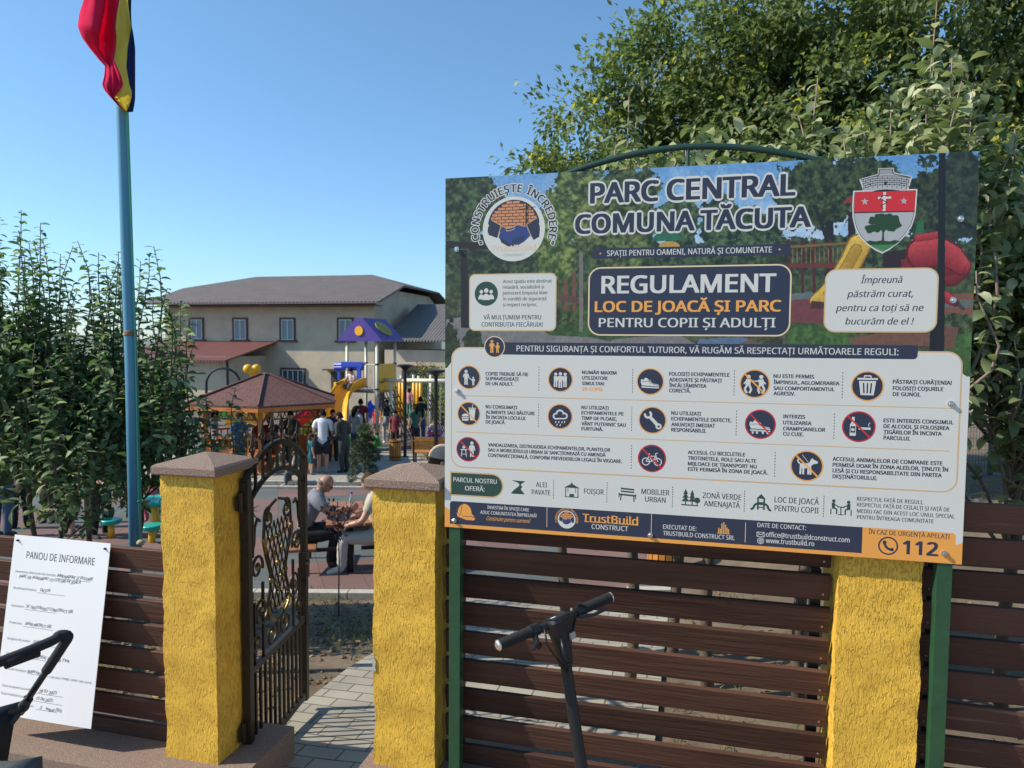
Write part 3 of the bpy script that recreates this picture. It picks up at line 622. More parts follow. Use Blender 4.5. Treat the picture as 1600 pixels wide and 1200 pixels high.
    npmesh('printed_picture', V, F, m, board, col=np.concatenate([lin.reshape(-1, 3), np.ones((lin.size // 3, 1))], 1))
paint()
# white wedge below the picture and the rules panel
b = PB().m(k_white)
pl = [(694, 823), (1502, 882), (1507, 597), (1500, 583), (705, 566), (694, 579)]
b.poly([(0, BZ), (BW, BZ), (BW, S(1506, 592)[1]), (S(1500, 583)[0], S(1500, 581)[1]), (S(705, 566)[0], S(705, 566)[1]), (0, S(694, 579)[1])], 2.2)
ur0, zr1 = S(705, 541.8); ur1 = S(1503, 600)[0]; zr0 = (S(712, 729)[1] + S(1490, 772)[1]) / 2; zr1 = (S(740, 541.8)[1] + S(1480, 549.5)[1]) / 2
rr = .052; lw = .0052
b.m(k_tan).poly(rrect(ur0, zr0, ur1, zr1, rr), 3).m(k_white).poly(rrect(ur0 + lw, zr0 + lw, ur1 - lw, zr1 - lw, rr - lw), 4)
for (x0, y0, x1, y1) in ((714, 617, 1488, 639), (713, 673.3, 1483, 706.5)):
    z = (S(x0, y0)[1] + S(x1, y1)[1]) / 2; b.m(k_tan).poly([(S(x0, y0)[0], z - .0016), (S(x1, y1)[0], z - .0016), (S(x1, y1)[0], z + .0016), (S(x0, y0)[0], z + .0016)], 5)
b.m(k_navy)
for (x, y0, y1) in ((842.3, 572, 612), (988.7, 576, 615), (1147.7, 578, 620), (1317, 581, 624), (841.7, 630.5, 669), (987.4, 636, 675), (1151, 641, 682), (1304, 645.5, 687.7), (986.9, 695, 734), (1211.3, 705.7, 747),
                    (865, 749, 780), (948.6, 753.5, 786), (1051, 760, 793.4), (1163.4, 766.5, 800.6), (1287.5, 773.9, 809)):
    u, z1 = S(x, y0); z0 = S(x, y1)[1]; n = 9
    for i in range(n):
        a = z1 - (z1 - z0) * (i + .1) / n; c = z1 - (z1 - z0) * (i + .62) / n; b.poly([(u - .0013, c), (u + .0013, c), (u + .0013, a), (u - .0013, a)], 5)
b.build('rules_panel', None, board)
# --- title, tagline, heading
b = PB().m(k_white); tt = (('PARC CENTRAL', 923.6, 317.4, 1240.5, 304.5, 31.2), ('COMUNA TĂCUTA', 900, 364.4, 1265, 354.3, 29.5))
for q in tt: T(b, *q, 3, .085)
b.m(k_navy)
for q in tt: T(b, *q, 4.4, .034)
b.build('title_lettering', None, board)
b = PB().m(k_navy)
u0, z0 = S(926, 404); u1 = S(1235, 381)[0]; zc = (S(926, 395.5)[1] + S(1235, 390.5)[1]) / 2; h = .0205
b.poly(rrect(u0, zc - h, u1, zc + h, .008), 2.6); b.m(k_org); b.disc((S(938, 396)[0], zc), .0035, 3.2, 10); b.disc((S(1218, 391)[0], zc), .0035, 3.2, 10)
b.m(k_white); T(b, 'SPAȚII PENTRU OAMENI, NATURĂ ȘI COMUNITATE', 948.6, 400, 1205.9, 394.5, 8.8, 3.3, .012); b.build('tagline_ribbon', None, board)
def card(px0, py0, px1, py1, r, fill, bord, k=2.6, w=.0055):
    u0 = S(px0, (py0 + py1) / 2)[0]; u1 = S(px1, (py0 + py1) / 2)[0]; z1 = (S(px0, py0)[1] + S(px1, py0)[1]) / 2; z0 = (S(px0, py1)[1] + S(px1, py1)[1]) / 2
    return rrect(u0, z0, u1, z1, r), rrect(u0 + w, z0 + w, u1 - w, z1 - w, r - w)
def card2(A, Bq, Cq, D, r, w=.0055):   # corner pixels TL TR BR BL
    z1 = (S(*A)[1] + S(*Bq)[1]) / 2; z0 = (S(*Cq)[1] + S(*D)[1]) / 2; u0 = (S(*A)[0] + S(*D)[0]) / 2; u1 = (S(*Bq)[0] + S(*Cq)[0]) / 2
    return rrect(u0, z0, u1, z1, r), rrect(u0 + w, z0 + w, u1 - w, z1 - w, r - w)
k_creamy = flat('print_cream_edge', (.74, .58, .38))
b = PB(); P, Q = card2((919, 417.7), (1236, 412.4), (1236, 525.8), (919, 524.2), .05); b.m(k_creamy).poly(P, 2.6).m(k_navy).poly(Q, 3.2)
b.m(k_white); T(b, 'REGULAMENT', 940.7, 457.9, 1211, 455.8, 27, 4, .026); T(b, 'PENTRU COPII ȘI ADULȚI', 936, 511.2, 1211, 511.3, 14.4, 4, .018)
b.m(k_org); T(b, 'LOC DE JOACĂ ȘI PARC', 930, 487, 1219.4, 486.5, 16.6, 4, .026); b.build('heading_box', None, board)
# --- people pictogram helper (unit circle coordinates)
class IC:
    def __init__(s, b, c, r, k): s.b, s.c, s.r, s.k = b, c, r, k
    def p(s, x, y): return (s.c[0] + x * s.r, s.c[1] + y * s.r)
    def poly(s, *pts): s.b.poly([s.p(*q) for q in pts], s.k); return s
    def disc(s, x, y, r, n=18, ry=None): s.b.disc(s.p(x, y), r * s.r, s.k, n, ry * s.r if ry else None); return s
    def ring(s, x, y, r0, r1, a0=0, a1=2 * PI): s.b.ring(s.p(x, y), r0 * s.r, r1 * s.r, s.k, 24, a0, a1); return s
    def line(s, w, *pts): s.b.line([s.p(*q) for q in pts], w * s.r, s.k); s.k += .03; return s
    def man(s, x, y, h, arms=.5):      # feet at y
        w = h * .13; s.disc(x, y + h * .89, h * .11); s.poly((x - w, y + h * .75), (x - w * .9, y + h * .38), (x + w * .9, y + h * .38), (x + w, y + h * .75))
        s.k += .04; s.line(w * .78, (x - w * .52, y + h * .42), (x - w * .55, y)); s.line(w * .78, (x + w * .52, y + h * .42), (x + w * .55, y))
        if arms: s.line(w * .55, (x - w, y + h * .72), (x - w * 1.5, y + h * arms)); s.line(w * .55, (x + w, y + h * .72), (x + w * 1.5, y + h * arms))
        return s
def roundel(px, py, r, edge, draw, ban=None, name='pictogram', ink=None):
    b = PB(); c = S(px, py); r = r * pxm(px, py); b.m(edge).disc(c, r, 6, 40).m(k_navy).disc(c, r * .92, 6.6, 40)
    b.m(ink or k_white); draw(IC(b, c, r, 7.2))
    if ban: b.m(ban); q = r * .70; b.line([(c[0] - q, c[1] + q), (c[0] + q, c[1] - q)], r * .10, 8.8)
    return b.build(name, None, board)
def d_family(i): i.man(-.25, -.62, 1.25); i.man(.38, -.66, .72); i.line(.07, (-.05, .0), (.25, -.2))
def d_three(i): i.man(-.38, -.6, 1.15, 0); i.man(.38, -.6, 1.15, 0); i.k += .2; i.man(0, -.66, 1.25, .42)
def d_shoe(i): i.poly((-.66, .18), (-.5, .12), (-.34, .30), (.0, .12), (.2, -.12), (.6, -.22), (.66, -.36), (-.6, -.30), (-.70, -.05)); i.poly((-.66, -.36), (.66, -.42), (.64, -.50), (-.62, -.46)); i.k += .1; i.b.m(k_navy); [i.line(.035, (-.2 + q * .11, .25 - q * .10), (-.02 + q * .11, .0 - q * .06)) for q in range(4)]; i.line(.03, (-.65, -.02), (-.2, .02), (.25, -.2), (.6, -.28))
def d_push(i):
    for s in (-1, 1): i.disc(s * .42, .48, .14); i.poly((s * .58, .32), (s * .60, -.1), (s * .28, -.12), (s * .24, .3)); i.k += .03; i.line(.14, (s * .5, -.08), (s * .66, -.4), (s * .5, -.66)); i.line(.14, (s * .36, -.08), (s * .22, -.4), (s * .34, -.66)); i.line(.09, (s * .3, .22), (s * .02, .16)); i.line(.09, (s * .5, .26), (s * .72, -.02))
def d_bin(i): i.poly((-.52, .34), (-.40, -.60), (.40, -.60), (.52, .34)); i.poly((-.62, .42), (-.62, .54), (.62, .54), (.62, .42)); i.line(.08, (-.2, .56), (-.2, .68), (.2, .68), (.2, .56)); i.k += .1; i.b.m(k_navy); [i.line(.09, (x, .20), (x * .8, -.48)) for x in (-.24, 0, .24)]
def d_food(i): i.poly((.02, .38), (.58, .38), (.48, -.55), (.12, -.55)); i.poly((-.02, .42), (.62, .42), (.62, .5), (-.02, .5)); i.line(.06, (.3, .5), (.36, .78)); i.disc(-.3, -.2, .3, 18, .2); i.poly((-.62, -.28), (-.62, -.36), (0, -.36), (0, -.28)); i.poly((-.6, -.42), (-.55, -.6), (-.05, -.6), (0, -.42)); i.k += .1; i.b.m(k_navy).line([i.p(-.62, -.25), i.p(.02, -.25)], .05 * i.r, i.k); i.b.line([i.p(-.62, -.39), i.p(.02, -.39)], .05 * i.r, i.k)
def d_rain(i): i.disc(-.32, .02, .26); i.k += .02; i.disc(.0, .22, .34); i.k += .02; i.disc(.36, .06, .26); i.k += .02; i.poly((-.36, -.24), (.38, -.2), (.38, .1), (-.36, .1)); i.k += .2; i.b.m(k_navy); i.disc(-.3, .02, .15); i.k += .02; i.disc(0, .2, .22); i.k += .02; i.disc(.35, .05, .15); i.k += .02; i.poly((-.32, -.12), (.36, -.1), (.36, .12), (-.32, .12)); i.b.m(k_white); [i.line(.07, (x, y), (x - .06, y - .16)) for x, y in ((-.3, -.36), (-.05, -.36), (.2, -.36), (.4, -.34), (-.2, -.58), (.06, -.6))]
def d_wrench(i): i.line(.24, (-.2, .26), (.42, -.40)); i.ring(-.32, .40, .14, .30, PI * .9, PI * 2.35); i.ring(.45, -.44, .09, .22)
def d_cleat(i): d_shoe(i); i.b.m(k_white); [i.poly((x, -.5), (x + .16, -.5), (x + .12, -.66), (x + .04, -.66)) for x in (-.55, -.28, .1, .4)]
def d_alc(i): i.poly((-.52, -.6), (-.16, -.6), (-.16, .12), (-.26, .3), (-.26, .62), (-.42, .62), (-.42, .3), (-.52, .12)); i.poly((.0, -.18), (.7, -.18), (.7, -.04), (.0, -.04)); i.line(.04, (.62, .02), (.56, .14), (.66, .28)); i.k += .1; i.b.m(k_navy); i.poly((-.48, -.4), (-.2, -.4), (-.2, .02), (-.48, .02)); i.b.m(k_white); i.disc(-.34, -.2, .1)
def d_vand(i): i.man(.32, -.6, 1.25, .42); i.poly((-.62, -.08), (-.62, .0), (-.1, .0), (-.1, -.08)); i.line(.06, (-.52, -.08), (-.58, -.6)); i.line(.06, (-.2, -.08), (-.14, -.6)); i.line(.05, (-.56, -.4), (-.16, -.4)); i.disc(-.36, .16, .12)
def d_bike(i): i.ring(-.42, -.24, .22, .29); i.ring(.42, -.24, .22, .29); i.line(.06, (-.42, -.24), (-.2, .16), (.28, .16), (.02, -.22), (-.42, -.24)); i.line(.06, (.42, -.24), (.24, .34), (.40, .40)); i.line(.06, (.02, -.22), (-.24, .28)); i.line(.08, (-.34, .30), (-.14, .30))
def d_dog(i): i.poly((-.42, .16), (.26, .18), (.26, -.16), (-.42, -.14)); i.k += .05; i.line(.12, (-.36, -.1), (-.38, -.55)); i.line(.12, (-.2, -.1), (-.2, -.55)); i.line(.12, (.1, -.1), (.1, -.55)); i.line(.12, (.22, -.1), (.24, -.55)); i.line(.09, (-.40, .12), (-.56, .3), (-.5, .46)); i.poly((.12, .14), (.24, .44), (.34, .52), (.42, .42), (.66, .32), (.64, .18), (.4, .14), (.26, .0)); i.k += .05; i.line(.03, (.2, .1), (-.3, .72))
def d_two(i): i.man(-.25, -.55, 1.2); i.man(.3, -.55, .95)
P_ = [(732.8, 589.6, 18.6, k_org, d_family, None), (875.6, 593, 19.6, k_org, d_three, None), (1016, 596.2, 21, k_org, d_shoe, None), (1179.2, 599.6, 22.4, k_org, d_push, k_org), (1355.2, 603.3, 23.6, k_org, d_bin, None),
      (732.5, 646.3, 18.7, k_org, d_food, k_org), (875, 650.8, 19.8, k_org, d_rain, None), (1019.4, 656.5, 21.3, k_org, d_wrench, None), (1187.9, 662.9, 23, k_red, d_cleat, k_red), (1341.7, 666.6, 24.2, k_red, d_alc, k_red),
      (731.5, 702, 19.2, k_red, d_vand, k_red), (1018.6, 716.2, 21.6, k_red, d_bike, k_red), (1260.5, 728, 24, k_org, d_dog, k_org)]
for q in P_: roundel(*q)
# heading ribbon
b = PB().m(k_navy); u0 = S(775, 545)[0]; u1, _ = S(1434, 549); z1 = (S(787, 534.5)[1] + S(1434, 540)[1]) / 2; z0 = (S(787, 555.2)[1] + S(1434, 560)[1]) / 2
b.poly(rrect(u0, z0, u1, z1, .014, (0, 1, 0, 0)), 5); b.m(k_white); T(b, 'PENTRU SIGURANȚA ȘI CONFORTUL TUTUROR, VĂ RUGĂM SĂ RESPECTAȚI URMĂTOARELE REGULI:', 807.3, 548.9, 1403.6, 554.9, 9.6, 5.6, .010); b.build('heading_ribbon', None, board)
roundel(772.7, 542, 16.8, k_creamy, d_two, ink=k_org)
# --- rule texts
RT = [[('COPIII TREBUIE SĂ FIE', 759, 586, 825, 588), ('SUPRAVEGHEAȚI', 759, 593.8, 810, 595), ('DE UN ADULT.', 759, 601.7, 802, 602.7)],
      [('NUMĂR MAXIM', 909.5, 584, 963, 585.5), ('UTILIZATORI', 909.5, 592.7, 949, 593.7), ('SIMULTAN:', 909.5, 601.4, 944.6, 602.2), ('*20 COPII.', 909.5, 610, 942.5, 611)],
      [('FOLOSIȚI ECHIPAMENTELE', 1045.7, 586.6, 1139.5, 588.6), ('ADEGVATE ȘI PĂSTRAȚI', 1045.7, 595.6, 1127.4, 597.6), ('ÎNCĂLȚĂMINTEA', 1045.7, 604.5, 1103.4, 606), ('CORECTĂ.', 1045.7, 612.7, 1078.5, 613.5)],
      [('NU ESTE PERMIS', 1208.7, 590, 1271.7, 591.6), ('ÎMPINSUL, AGLOMERAREA', 1208.7, 599.7, 1311.3, 602), ('SAU COMPORTAMENTUL', 1208.7, 609.2, 1303.7, 611), ('AGRESIV.', 1208.7, 617.3, 1241.9, 618)],
      [('PĂSTRAȚI CURĂȚENIA!', 1395, 599, 1486.6, 601.3), ('FOLOSIȚI COȘURILE', 1395, 609.2, 1473.3, 611), ('DE GUNOI.', 1395, 618.5, 1437.9, 619.5)],
      [('NU CONSUMAȚI', 759, 637.6, 808, 639.6), ('ALIMENTE SAU BĂUTURI', 759, 646.2, 835, 648.6), ('ÎN INCINTA LOCULUI', 759, 654.2, 820.7, 656.2), ('DE JOACĂ', 759, 661.6, 788.4, 662.6)],
      [('NU UTILIZAȚI', 908.7, 638.6, 951, 640.5), ('ECHIPAMENTELE PE', 908.7, 647.2, 974, 649.2), ('TIMP DE PLOAIE,', 908.7, 655.6, 963.5, 657.4), ('VÂNT PUTERNIC SAU', 908.7, 664.3, 977.4, 666.6), ('FURTUNĂ.', 908.7, 672.2, 942, 673.4)],
      [('NU UTILIZAȚI', 1049, 647.6, 1095, 649.6), ('ECHIPAMENTELE DEFECTE.', 1049, 656.5, 1142.9, 660), ('ANUNȚAȚI IMEDIAT', 1049, 665.5, 1117, 668.2), ('RESPONSABILII.', 1049, 674, 1103.4, 676)],
      [('INTERZIS', 1223.6, 653, 1257.6, 654.4), ('UTILIZAREA', 1223.6, 662.6, 1267.5, 664.4), ('CRAMPOANELOR', 1223.6, 672, 1289, 674.6), ('CU CUIE.', 1223.6, 680.3, 1255.4, 681.6)],
      [('ESTE INTERZIS CONSUMUL', 1380.5, 659, 1489.4, 663.5), ('DE ALCOOL ȘI FOLOSIREA', 1380.5, 668, 1483, 672.5), ('ȚIGĂRILOR ÎN INCINTA', 1380.5, 677.4, 1471, 681), ('PARCULUI.', 1380.5, 686.6, 1421.9, 688.4)],
      [('VANDALIZAREA, DISTRUGEREA ECHIPAMENTELOR, PLANTELOR', 762.7, 697.4, 953.3, 705.6), ('SAU A MOBILIERULUI URBAN SE SANCȚIONEAZĂ CU AMENDĂ', 762.7, 705.4, 946, 713.4), ('CONTRAVECȚIONALĂ, CONFORM PREVEDERILOR LEGALE ÎN VIGOARE.', 762.7, 713.6, 971.7, 723.4)],
      [('ACCESUL CU BICICLETELE', 1075, 709.4, 1164, 713), ('TROTINETELE, ROLE SAU ALTE', 1075, 718.4, 1181, 722.6), ('MIJLOACE DE TRANSPORT NU', 1075, 727, 1182, 731.8), ('ESTE PERMISĂ ÎN ZONA DE JOACĂ.', 1075, 735.4, 1199, 741.2)],
      [('ACCESUL ANIMALELOR DE COMPANIE ESTE', 1301, 719.6, 1472, 727), ('PERMISĂ DOAR ÎN ZONA ALEILOR, ȚINUTE ÎN', 1301, 729, 1481, 736.6), ('LESĂ ȘI CU RESPONSABILITATE DIN PARTEA', 1301, 738.2, 1471, 745.2), ('DEȘȚINĂTORULUI.', 1301, 747, 1370, 750)]]
for L in RT:
    b = PB()
    for (s, x0, y0, x1, y1) in L:
        b.m(k_org if s[0] == '*' else k_navy); T(b, s.strip('*'), x0, y0, x1, y1, 5.1 if x0 < 1000 else 5.5 if x0 < 1300 else 5.8, 6, .03)
    b.build('rule_text', None, board)
# --- left and right cards
b = PB(); P, Q = card2((733, 428.7), (870, 425.6), (869, 517), (733, 517.6), .026, .0045); b.m(k_tan).poly(P, 2.6).m(k_white).poly(Q, 3.2)
c = S(759.8, 458.9); r = 19 * pxm(760, 459); b.m(k_grn).disc(c, r, 4).m(k_white); i = IC(b, c, r, 4.6)
for x, y, q in ((-.42, .16, .8), (.42, .16, .8), (0, .26, 1)):
    i.disc(x, y, .19 * q); i.poly(*[(x + .33 * q * math.cos(a), y - .78 * q + (.52 * q * math.sin(a) if math.sin(a) > 0 else .0)) for a in np.linspace(0, PI, 12)]); i.k += .2
b.m(k_navy)
for s, y, x1 in (('Acest spațiu este destinat', 442.2, 862), ('relaxării, socializării și', 451.3, 850), ('petrecerii timpului liber', 460.4, 856), ('în condiții de siguranță', 469.6, 853.5), ('și respect reciproc.', 478.8, 839.6)): T(b, s, 785.8, y, x1, y - .6, 5.2, 4, .014)
T(b, 'VĂ MULȚUMIM PENTRU', 755.6, 499.4, 845.4, 498.8, 6.8, 4, .014); T(b, 'CONTRIBUȚIA FIECĂRUIA!', 752.5, 510.6, 848, 510.2, 6.8, 4, .014); b.build('welcome_card', None, board)
b = PB(); P, Q = card2((1287.4, 420.5), (1466, 417.5), (1465, 521), (1288, 518.3), .042, .005); b.m(k_tan).poly(P, 2.6).m(k_white).poly(Q, 3.2).m(k_navy)
def casual(b, s, x0, y0, x1, y1, cap, k, bold=.012, sh=.22, jit=.06):
    a = S(x0, y0); e = S(x1, y1); z = (a[1] + e[1]) / 2; c = cap * pxm(x0, y0); T(b, s, x0, y0, x1, y1, cap, k, bold, sh)
for s, x0, y, x1 in (('Împreună', 1344.5, 442.3, 1409.8), ('păstrăm curat,', 1324.3, 464, 1427.5), ('pentru ca toți să ne', 1306.6, 486, 1443), ('bucurăm de el !', 1320.6, 507, 1427)): casual(b, s, x0, y, x1, y + .2, 10.4, 4)
b.build('slogan_card', None, board)
# --- round emblem with brick wall and handshake
def emblem(b, c, R0, k, big=True, ey=1.0):
    I = lambda x, y: (c[0] + x * R0, c[1] + y * R0)
    b.m(k_white).disc(c, R0, k, 60)
    Cq = [I(.83 * math.cos(a), .10 + .80 * math.sin(a)) for a in np.linspace(PI * .03, PI * .97, 30)]
    b.m(k_navy).poly(Cq + [I(-.6, -.05), I(0, -.12), I(.6, -.05)], k + .5)
    rows = 9 if big else 4
    for j in range(rows):
        y0 = .02 + j * .86 / rows; y1 = y0 + .86 / rows - .022; ym = max(abs(y0 - .10), abs(y1 - .10)); lim = math.sqrt(max(0, 1 - (max(y0, y1) - .10) ** 2 / .64)) * .80 - .02
        bw = .235 if big else .5; x = -1.2 + (bw / 2 if j % 2 else 0)
        while x < 1.2:
            a = max(x, -lim); e = min(x + bw - .022, lim); 
            lowlim = -.55 + 0
            if e - a > .03: b.m(k_brick).poly([I(a, y0), I(e, y0), I(e, y1), I(a, y1)], k + .8)
            x += bw
    # arms, cuffs, hands
    b.m(k_navy).poly([I(-.83, .06), I(-.72, .30), I(-.40, .12), I(-.52, -.27), I(-.80, -.16), I(-.84, -.05)], k + 1.2).poly([I(.83, .08), I(.74, .32), I(.40, .14), I(.64, -.36), I(.82, -.26), I(.84, -.05)], k + 1.2)
    b.m(k_blue).poly([I(-.38, .10), I(-.20, .0), I(-.02, .04), (I(.10, .12)), I(.34, .06), I(.40, .12), I(.54, -.22), I(.34, -.40), I(.16, -.50), I(-.02, -.54), I(-.22, -.46), I(-.40, -.36), I(-.48, -.24)], k + 1.5)
    b.m(k_navy).poly([I(-.42, -.26), I(-.32, -.30), I(-.10, -.48), I(-.08, -.55), I(-.20, -.52), I(-.40, -.40)], k + 1.8)
    for q in range(4): x = .34 - q * .10; b.line([I(x, -.22 - q * .02), I(x - .10, -.40 - q * .035)], .055 * R0, k + 1.85 + q * .02)
    b.m(k_tan).line([I(-.40, .12), I(-.52, -.27)], .022 * R0, k + 2.2).line([I(.40, .14), I(.58, -.28)], .022 * R0, k + 2.2).line([I(-.72, .30), I(-.40, .12), I(-.20, .02), I(.02, .06), I(.12, .14), I(.36, .07), I(.44, .14), I(.74, .31)], .018 * R0, k + 2.25)
    b.line([I(-.24, .0), I(-.22, -.06), I(-.08, -.04), I(.04, .01)], .02 * R0, k + 2.3)
    if big: b.m(k_blk).line([I(.40, .10), I(.40, .80)], .04 * R0, k + 2.4).line([I(.46, .10), I(.46, .76)], .02 * R0, k + 2.4).line([I(.1, .58), I(.7, .66)], .02 * R0, k + 2.45)
def arc_text(b, s, c, rad, a0, a1, cap, k, m1, m2, bold, ay=1.0):
    n = len(s); wds = []
    for ch in s: 
        if ch == ' ': wds.append(.30); continue
        g = glyphs(ch)[0]; wds.append(g[:, 0].max() - g[:, 0].min() + .09)
    tot = sum(wds); pos = 0; ky = cap / CAPH
    for ch, wd in zip(s, wds):
        t = a0 + (a1 - a0) * (pos + wd / 2) / tot; pos += wd
        if ch == ' ': continue
        cx, cz = c[0] + rad * math.cos(t), c[1] + rad * ay * math.sin(t); kx = abs(a1 - a0) * rad / tot
        for (mm, bo, kk) in ((m1, bold, k), (m2, .025, k + 1)) if m2 else ((m1, bold, k),):
            g, f = glyphs(ch); g = g.astype(float); xm = (g[:, 0].max() + g[:, 0].min()) / 2; q = t - PI / 2; cc, ss = math.cos(q), math.sin(q); b.m(mm)
            for n, (dx, dz) in enumerate(copies(bo)): b.add([(cx + (p[0] - xm + dx) * kx * cc - (p[1] + dz) * ky * ss, lay(kk) - n * 5e-6, cz + (p[0] - xm + dx) * kx * ss + (p[1] + dz) * ky * cc) for p in g], f)
b = PB(); ec = S(802.4, 357.8); er = 50.6 * pxm(802, 358); emblem(b, ec, er, 3)
b.m(k_pale); T(b, 'TrustBuild', 767, 392.6, 836, 390.6, 9, 6, .02); b.m(k_grey); T(b, 'CONSTRUCT', 787, 400.5, 819, 399.8, 3.6, 6)
arc_text(b, '„CONSTRUIEȘTE ÎNCREDERE”', ec, er * 1.135, PI + .42, -.42, er * .235, 3, k_white, k_navy, .085); b.build('emblem', None, board)
# --- coat of arms
b = PB()
def G(x, y): return S(1300 + x / 8, 250 + y / 8)
def shield(o):
    L = [(265, 385), (252, 560), (256, 720), (290, 860), (350, 970), (450, 1070), (550, 1135), (630, 1170)]; Rr = [(720, 1120), (830, 1040), (930, 930), (1000, 820), (1040, 700), (1055, 560), (1068, 362)]
    cx, cy = 650, 720; return [G(cx + (x - cx) * o, cy + (y - cy) * o) for x, y in L + Rr]
b.m(k_white).poly(shield(1.0), 4).poly([G(*p) for p in ((385, 400), (382, 360), (340, 240), (570, 178), (578, 105), (770, 98), (778, 155), (1003, 208), (955, 372), (950, 400))], 3.6)
b.m(k_blk).poly(shield(.955), 4.5).m(k_grey).poly(shield(.938), 5)
b.m(k_red).poly([G(*p) for p in ((285, 405), (1042, 380), (1032, 640), (276, 658))], 5.5); b.m(k_blk).line([G(276, 660), G(1032, 642)], .004, 5.8)
b.m(k_grey).poly([G(*p) for p in ((395, 385), (392, 350), (355, 248), (585, 190), (590, 118), (755, 112), (765, 172), (988, 218), (940, 360), (935, 378))], 4.2)
b.m(k_blk)
for j, y in enumerate((235, 262, 289, 316, 343)): b.line([G(372 + j * 6, y + 10), G(520, y - 28), G(660, y - 36), G(820, y - 34), G(968 - j * 5, y - 14)], .0022, 4.6 + j * .01)
for j in range(5):
    for q in range(10): x = 390 + q * 60 + (j % 2) * 30; y = 240 + j * 27 - 30 * math.sin(PI * (x - 360) / 620); b.line([G(x, y), G(x, y + 27)], .002, 4.72)
for y in (140, 165): b.line([G(590, y), G(756, y - 4)], .002, 4.7)
b.poly([G(*p) for p in ((652, 315), (652, 275), (668, 265), (684, 275), (684, 315))], 4.9).poly([G(*p) for p in ((455, 312), (472, 288), (490, 310))], 4.9).poly([G(*p) for p in ((848, 298), (862, 278), (876, 296))], 4.9)
b.line([G(355, 250), G(585, 190), G(590, 118), G(755, 112), G(765, 172), G(988, 218)], .003, 4.9)
b.poly([G(*p) for p in ((500, 395), (560, 378), (660, 368), (760, 372), (860, 384))], 5.9)
b.m(k_white).poly([G(*p) for p in ((640, 402), (675, 400), (668, 636), (633, 638))], 6).poly([G(*p) for p in ((575, 462), (740, 456), (740, 482), (575, 488))], 6.1)
b.m(k_blk).line([G(700, 450), G(640, 440), G(600, 490), (G(690, 530)), G(610, 570), G(640, 610)], .003, 6.5)
for x, y in ((410, 520), (898, 512)): b.m(k_grey).poly([G(x + (48 if i % 2 == 0 else 20) * math.sin(i * PI / 5), y - (48 if i % 2 == 0 else 20) * math.cos(i * PI / 5)) for i in range(10)], 6)
b.m(k_dgreen); k = 6.0
for (x, y, q) in ((480, 860, 70), (520, 760, 66), (600, 720, 70), (700, 720, 66), (770, 740, 70), (800, 810, 66), (740, 850, 60), (640, 800, 90), (560, 850, 66), (700, 790, 70)):
    b.poly([(lambda a, rr_: G(x + q * rr_ * math.cos(a), y + q * .78 * rr_ * math.sin(a)))(2 * PI * n / 20, 1 + .13 * math.sin(n * 5.1 + x)) for n in range(20)], k); k += .05
b.poly([G(*p) for p in ((622, 1010), (628, 900), (600, 860), (680, 860), (648, 910), (652, 1010))], k); b.poly([G(*p) for p in ((420, 1025), (470, 1006), (540, 1018), (620, 1004), (720, 1018), (780, 1000), (850, 1012), (760, 1075), (640, 1140), (520, 1085))], k + .1)
b.m(k_lgreen).poly([G(*p) for p in ((470, 1062), (790, 1055), (640, 1140))], k + .3); b.build('coat_of_arms', None, board)
# --- amenities strip
b = PB(); z1 = (S(703, 735.6)[1] + S(780, 741)[1]) / 2; z0 = (S(703, 774)[1] + S(780, 779)[1]) / 2; u0 = S(703, 755)[0]; u1 = S(786.6, 760)[0]; r = (z1 - z0) / 2 * .98
b.m(k_tan).poly(rrect(u0, z0, u1, z1, r, (0, 1, 1, 0)), 3).m(k_grn).poly(rrect(u0 + .006, z0 + .006, u1 - .006, z1 - .006, r - .006, (0, 1, 1, 0)), 3.6).m(k_white)
T(b, 'PARCUL NOSTRU', 708.4, 752.2, 776, 756.4, 7, 4.4, .014); T(b, 'OFERĂ:', 726.7, 766, 757, 768, 7, 4.4, .014); b.build('amenities_label', None, board)
AM = [[('ALEI', 837.5, 760.6, 854.6, 761.6), ('PAVATE', 831, 772.2, 859.8, 774)], [('FOIȘOR', 912.6, 771, 943.3, 773)], [('MOBILIER', 1002.4, 771.6, 1045.7, 774.4), ('URBAN', 1008, 783.7, 1039.7, 785.7)], [('ZONĂ VERDE', 1098, 778, 1158, 781.4), ('AMENAJATĂ', 1100, 790.6, 1156, 794)],
      [('LOC DE JOACĂ', 1210.2, 784.6, 1279.2, 788.7), ('PENTRU COPII', 1210.2, 798.2, 1278.7, 802)]]
for n, L in enumerate(AM):
    b = PB().m(k_navy)
    for q in L: T(b, *q, 7.6 + n * .3, 4, .012)
    b.build('amenity_text', None, board)
b = PB().m(k_navy)
for q in (('RESPECTUL FAȚĂ DE REGULI,', 1338.9, 782, 1442, 788), ('RESPECTUL FAȚĂ DE CEILALȚI ȘI FAȚĂ DE', 1338.9, 791.2, 1483.3, 799.4), ('MEDIU FAC DIN ACEST LOC UNUL SPECIAL', 1338.9, 801, 1491.5, 810), ('PENTRU ÎNTREAGA COMUNITATE', 1338.9, 810.6, 1458.5, 817.6)): T(b, *q, 6, 4, .012)
b.build('amenity_text', None, board)
def amen(px, py, r, draw):
    b = PB().m(k_grn); draw(IC(b, S(px, py), r * pxm(px, py), 4)); b.build('pictogram', None, board)
amen(809.4, 761, 12, lambda i: (i.poly((-.85, .85), (.95, .8), (.75, .62), (-.2, .62), (-.75, .8)), i.poly((-.1, .6), (.7, .62), (.35, .35), (.55, .1), (.1, .1), (.2, .35)), i.poly((.1, .12), (.58, .08), (.35, -.25), (.9, -.9), (-.95, -.9), (-.6, -.45))))
